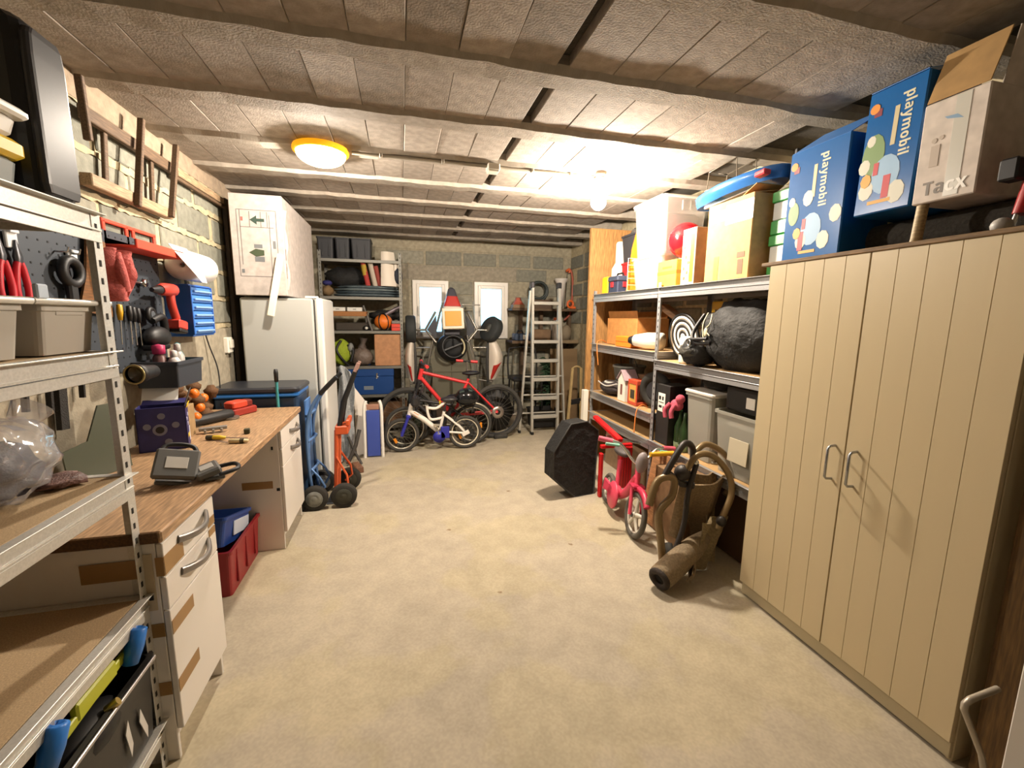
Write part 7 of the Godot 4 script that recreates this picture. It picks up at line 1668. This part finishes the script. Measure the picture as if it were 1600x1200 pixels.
	put(t, "handle_arch", br, g().tube(curve([v(0.05, 0.62, 0.02), v(0.13, 0.73, 0.02), v(0.24, 0.72, 0.03), v(0.34, 0.61, 0.05), v(0.37, 0.48, 0.06), v(0.3, 0.34, 0.08), v(0.27, 0.27, 0.09)]), 0.02, 9))
	put(t, "handle_arch", br, g().tube(curve([v(0.2, 0.7, -0.1), v(0.3, 0.75, -0.12), v(0.42, 0.69, -0.1), v(0.5, 0.57, -0.08), v(0.47, 0.47, -0.06), v(0.42, 0.42, -0.05)]), 0.02, 9))
	put(t, "joint", dk, g().ball(v(0.285, 0.32, 0.09), v(0.03, 0.035, 0.03), 10, 8).cut().ball(v(0.05, 0.62, 0.0), v(0.05, 0.05, 0.05), 12, 8).cut().ball(v(-0.1, 0.04, 0.1), v(0.03, 0.035, 0.03), 10, 8))
	put(t, "bolt", M.chrome, g().ball(v(0.12, 0.69, 0.03), v(0.018, 0.018, 0.012), 10, 6).cut().bx(v(0.25, 0.68, 0.03), v(0.03, 0.012, 0.02), 0.003))
	var roll := g()
	var c0 := v(-0.2, 0.075, 0.2)
	var c1 := v(0.22, 0.2, 0.04)
	roll.tube([c0, c0.lerp(c1, 0.03), c0.lerp(c1, 0.35), c0.lerp(c1, 0.75), c1], [0.062, 0.072, 0.074, 0.064, 0.04], 18, false, false)
	put(t, "rolled_cover", fb, roll)
	put(t, "roll_end", mt("roll_end_dark", "3b3028", 0.8, "cloth"), g().hoop(c0, c1 - c0, 0.05, 0.019, 22, 8))
	put(t, "roll_core", mt("roll_core", "17120f", 0.9), g().cyl(c0 + (c1 - c0) * 0.005, c0 + (c1 - c0) * 0.05, 0.036, 16))
	put(t, "cover_flap", fb, g().sheet(10, 10, func(u, w): return v(-0.05 + 0.32 * u + 0.05 * w, 0.06 + 0.1 * u + 0.16 * w * u + 0.02 * sin(w * 7.0), 0.24 - 0.24 * u - 0.05 * w + 0.03 * sin(u * 8.0 + w * 3.0)), 0.01))
	put(t, "hanging_cloth", mt("cloth_olive", "a08c66", 0.8, "crease"), g().sheet(10, 12, func(u, w): return v(0.14 + 0.22 * u - 0.06 * w, 0.33 - 0.31 * w, 0.1 - 0.06 * u + 0.03 * sin(u * 9.0 + w * 4.0)), 0.012))
	put(t, "seat_cloth", mt("seat_brown", "a08866", 0.8, "crease"), g().sheet(12, 12, func(u, w): return v(0.06 + 0.34 * u, 0.56 - 0.4 * w - 0.05 * sin(u * PI), -0.03 - 0.08 * w + 0.035 * sin(u * 11.0) * (0.4 + w)), 0.012))
	put(t, "wheel", M.tyre, g().lathe([Vector2(0.02, -0.02), Vector2(0.06, -0.02), Vector2(0.065, 0), Vector2(0.06, 0.02), Vector2(0.02, 0.02)], v(0.03, 0.065, -0.05), 18, v(1, 0, 0.5)).cut().lathe([Vector2(0.02, -0.02), Vector2(0.06, -0.02), Vector2(0.065, 0), Vector2(0.06, 0.02), Vector2(0.02, 0.02)], v(0.12, 0.065, -0.02), 18, v(1, 0, 0.5)))
	t = thing("brown_crate", "brown cloth-lined box standing behind the folded stroller", "box", v(1.9, 0, -2.52))
	put(t, "box", mt("crate_brown", "8a6a48", 0.75, "card"), g().box(v(-0.12, 0, -0.16), v(0.1, 0.5, 0.2), 0.005))
	put(t, "cloth", mt("cloth_brown", "917a58", 0.85, "crease"), g().sheet(12, 8, func(u, w): return v(-0.16 + 0.26 * u, 0.55 - 0.3 * w, 0.21 + 0.02 * sin(u * 12.0) + 0.015 * w), 0.012))

func star(c: Vector3, r := 0.125) -> G:   # five broad spokes of a moulded wheel
	var s := g()
	for i in 5:
		var a := TAU * i / 5.0
		var d := v(0, cos(a), sin(a))
		s.tube([c + d * 0.02, c + d * r], [0.018, 0.01], 6)
	return s.cyl(c - v(0.025, 0, 0), c + v(0.025, 0, 0), 0.022, 12)
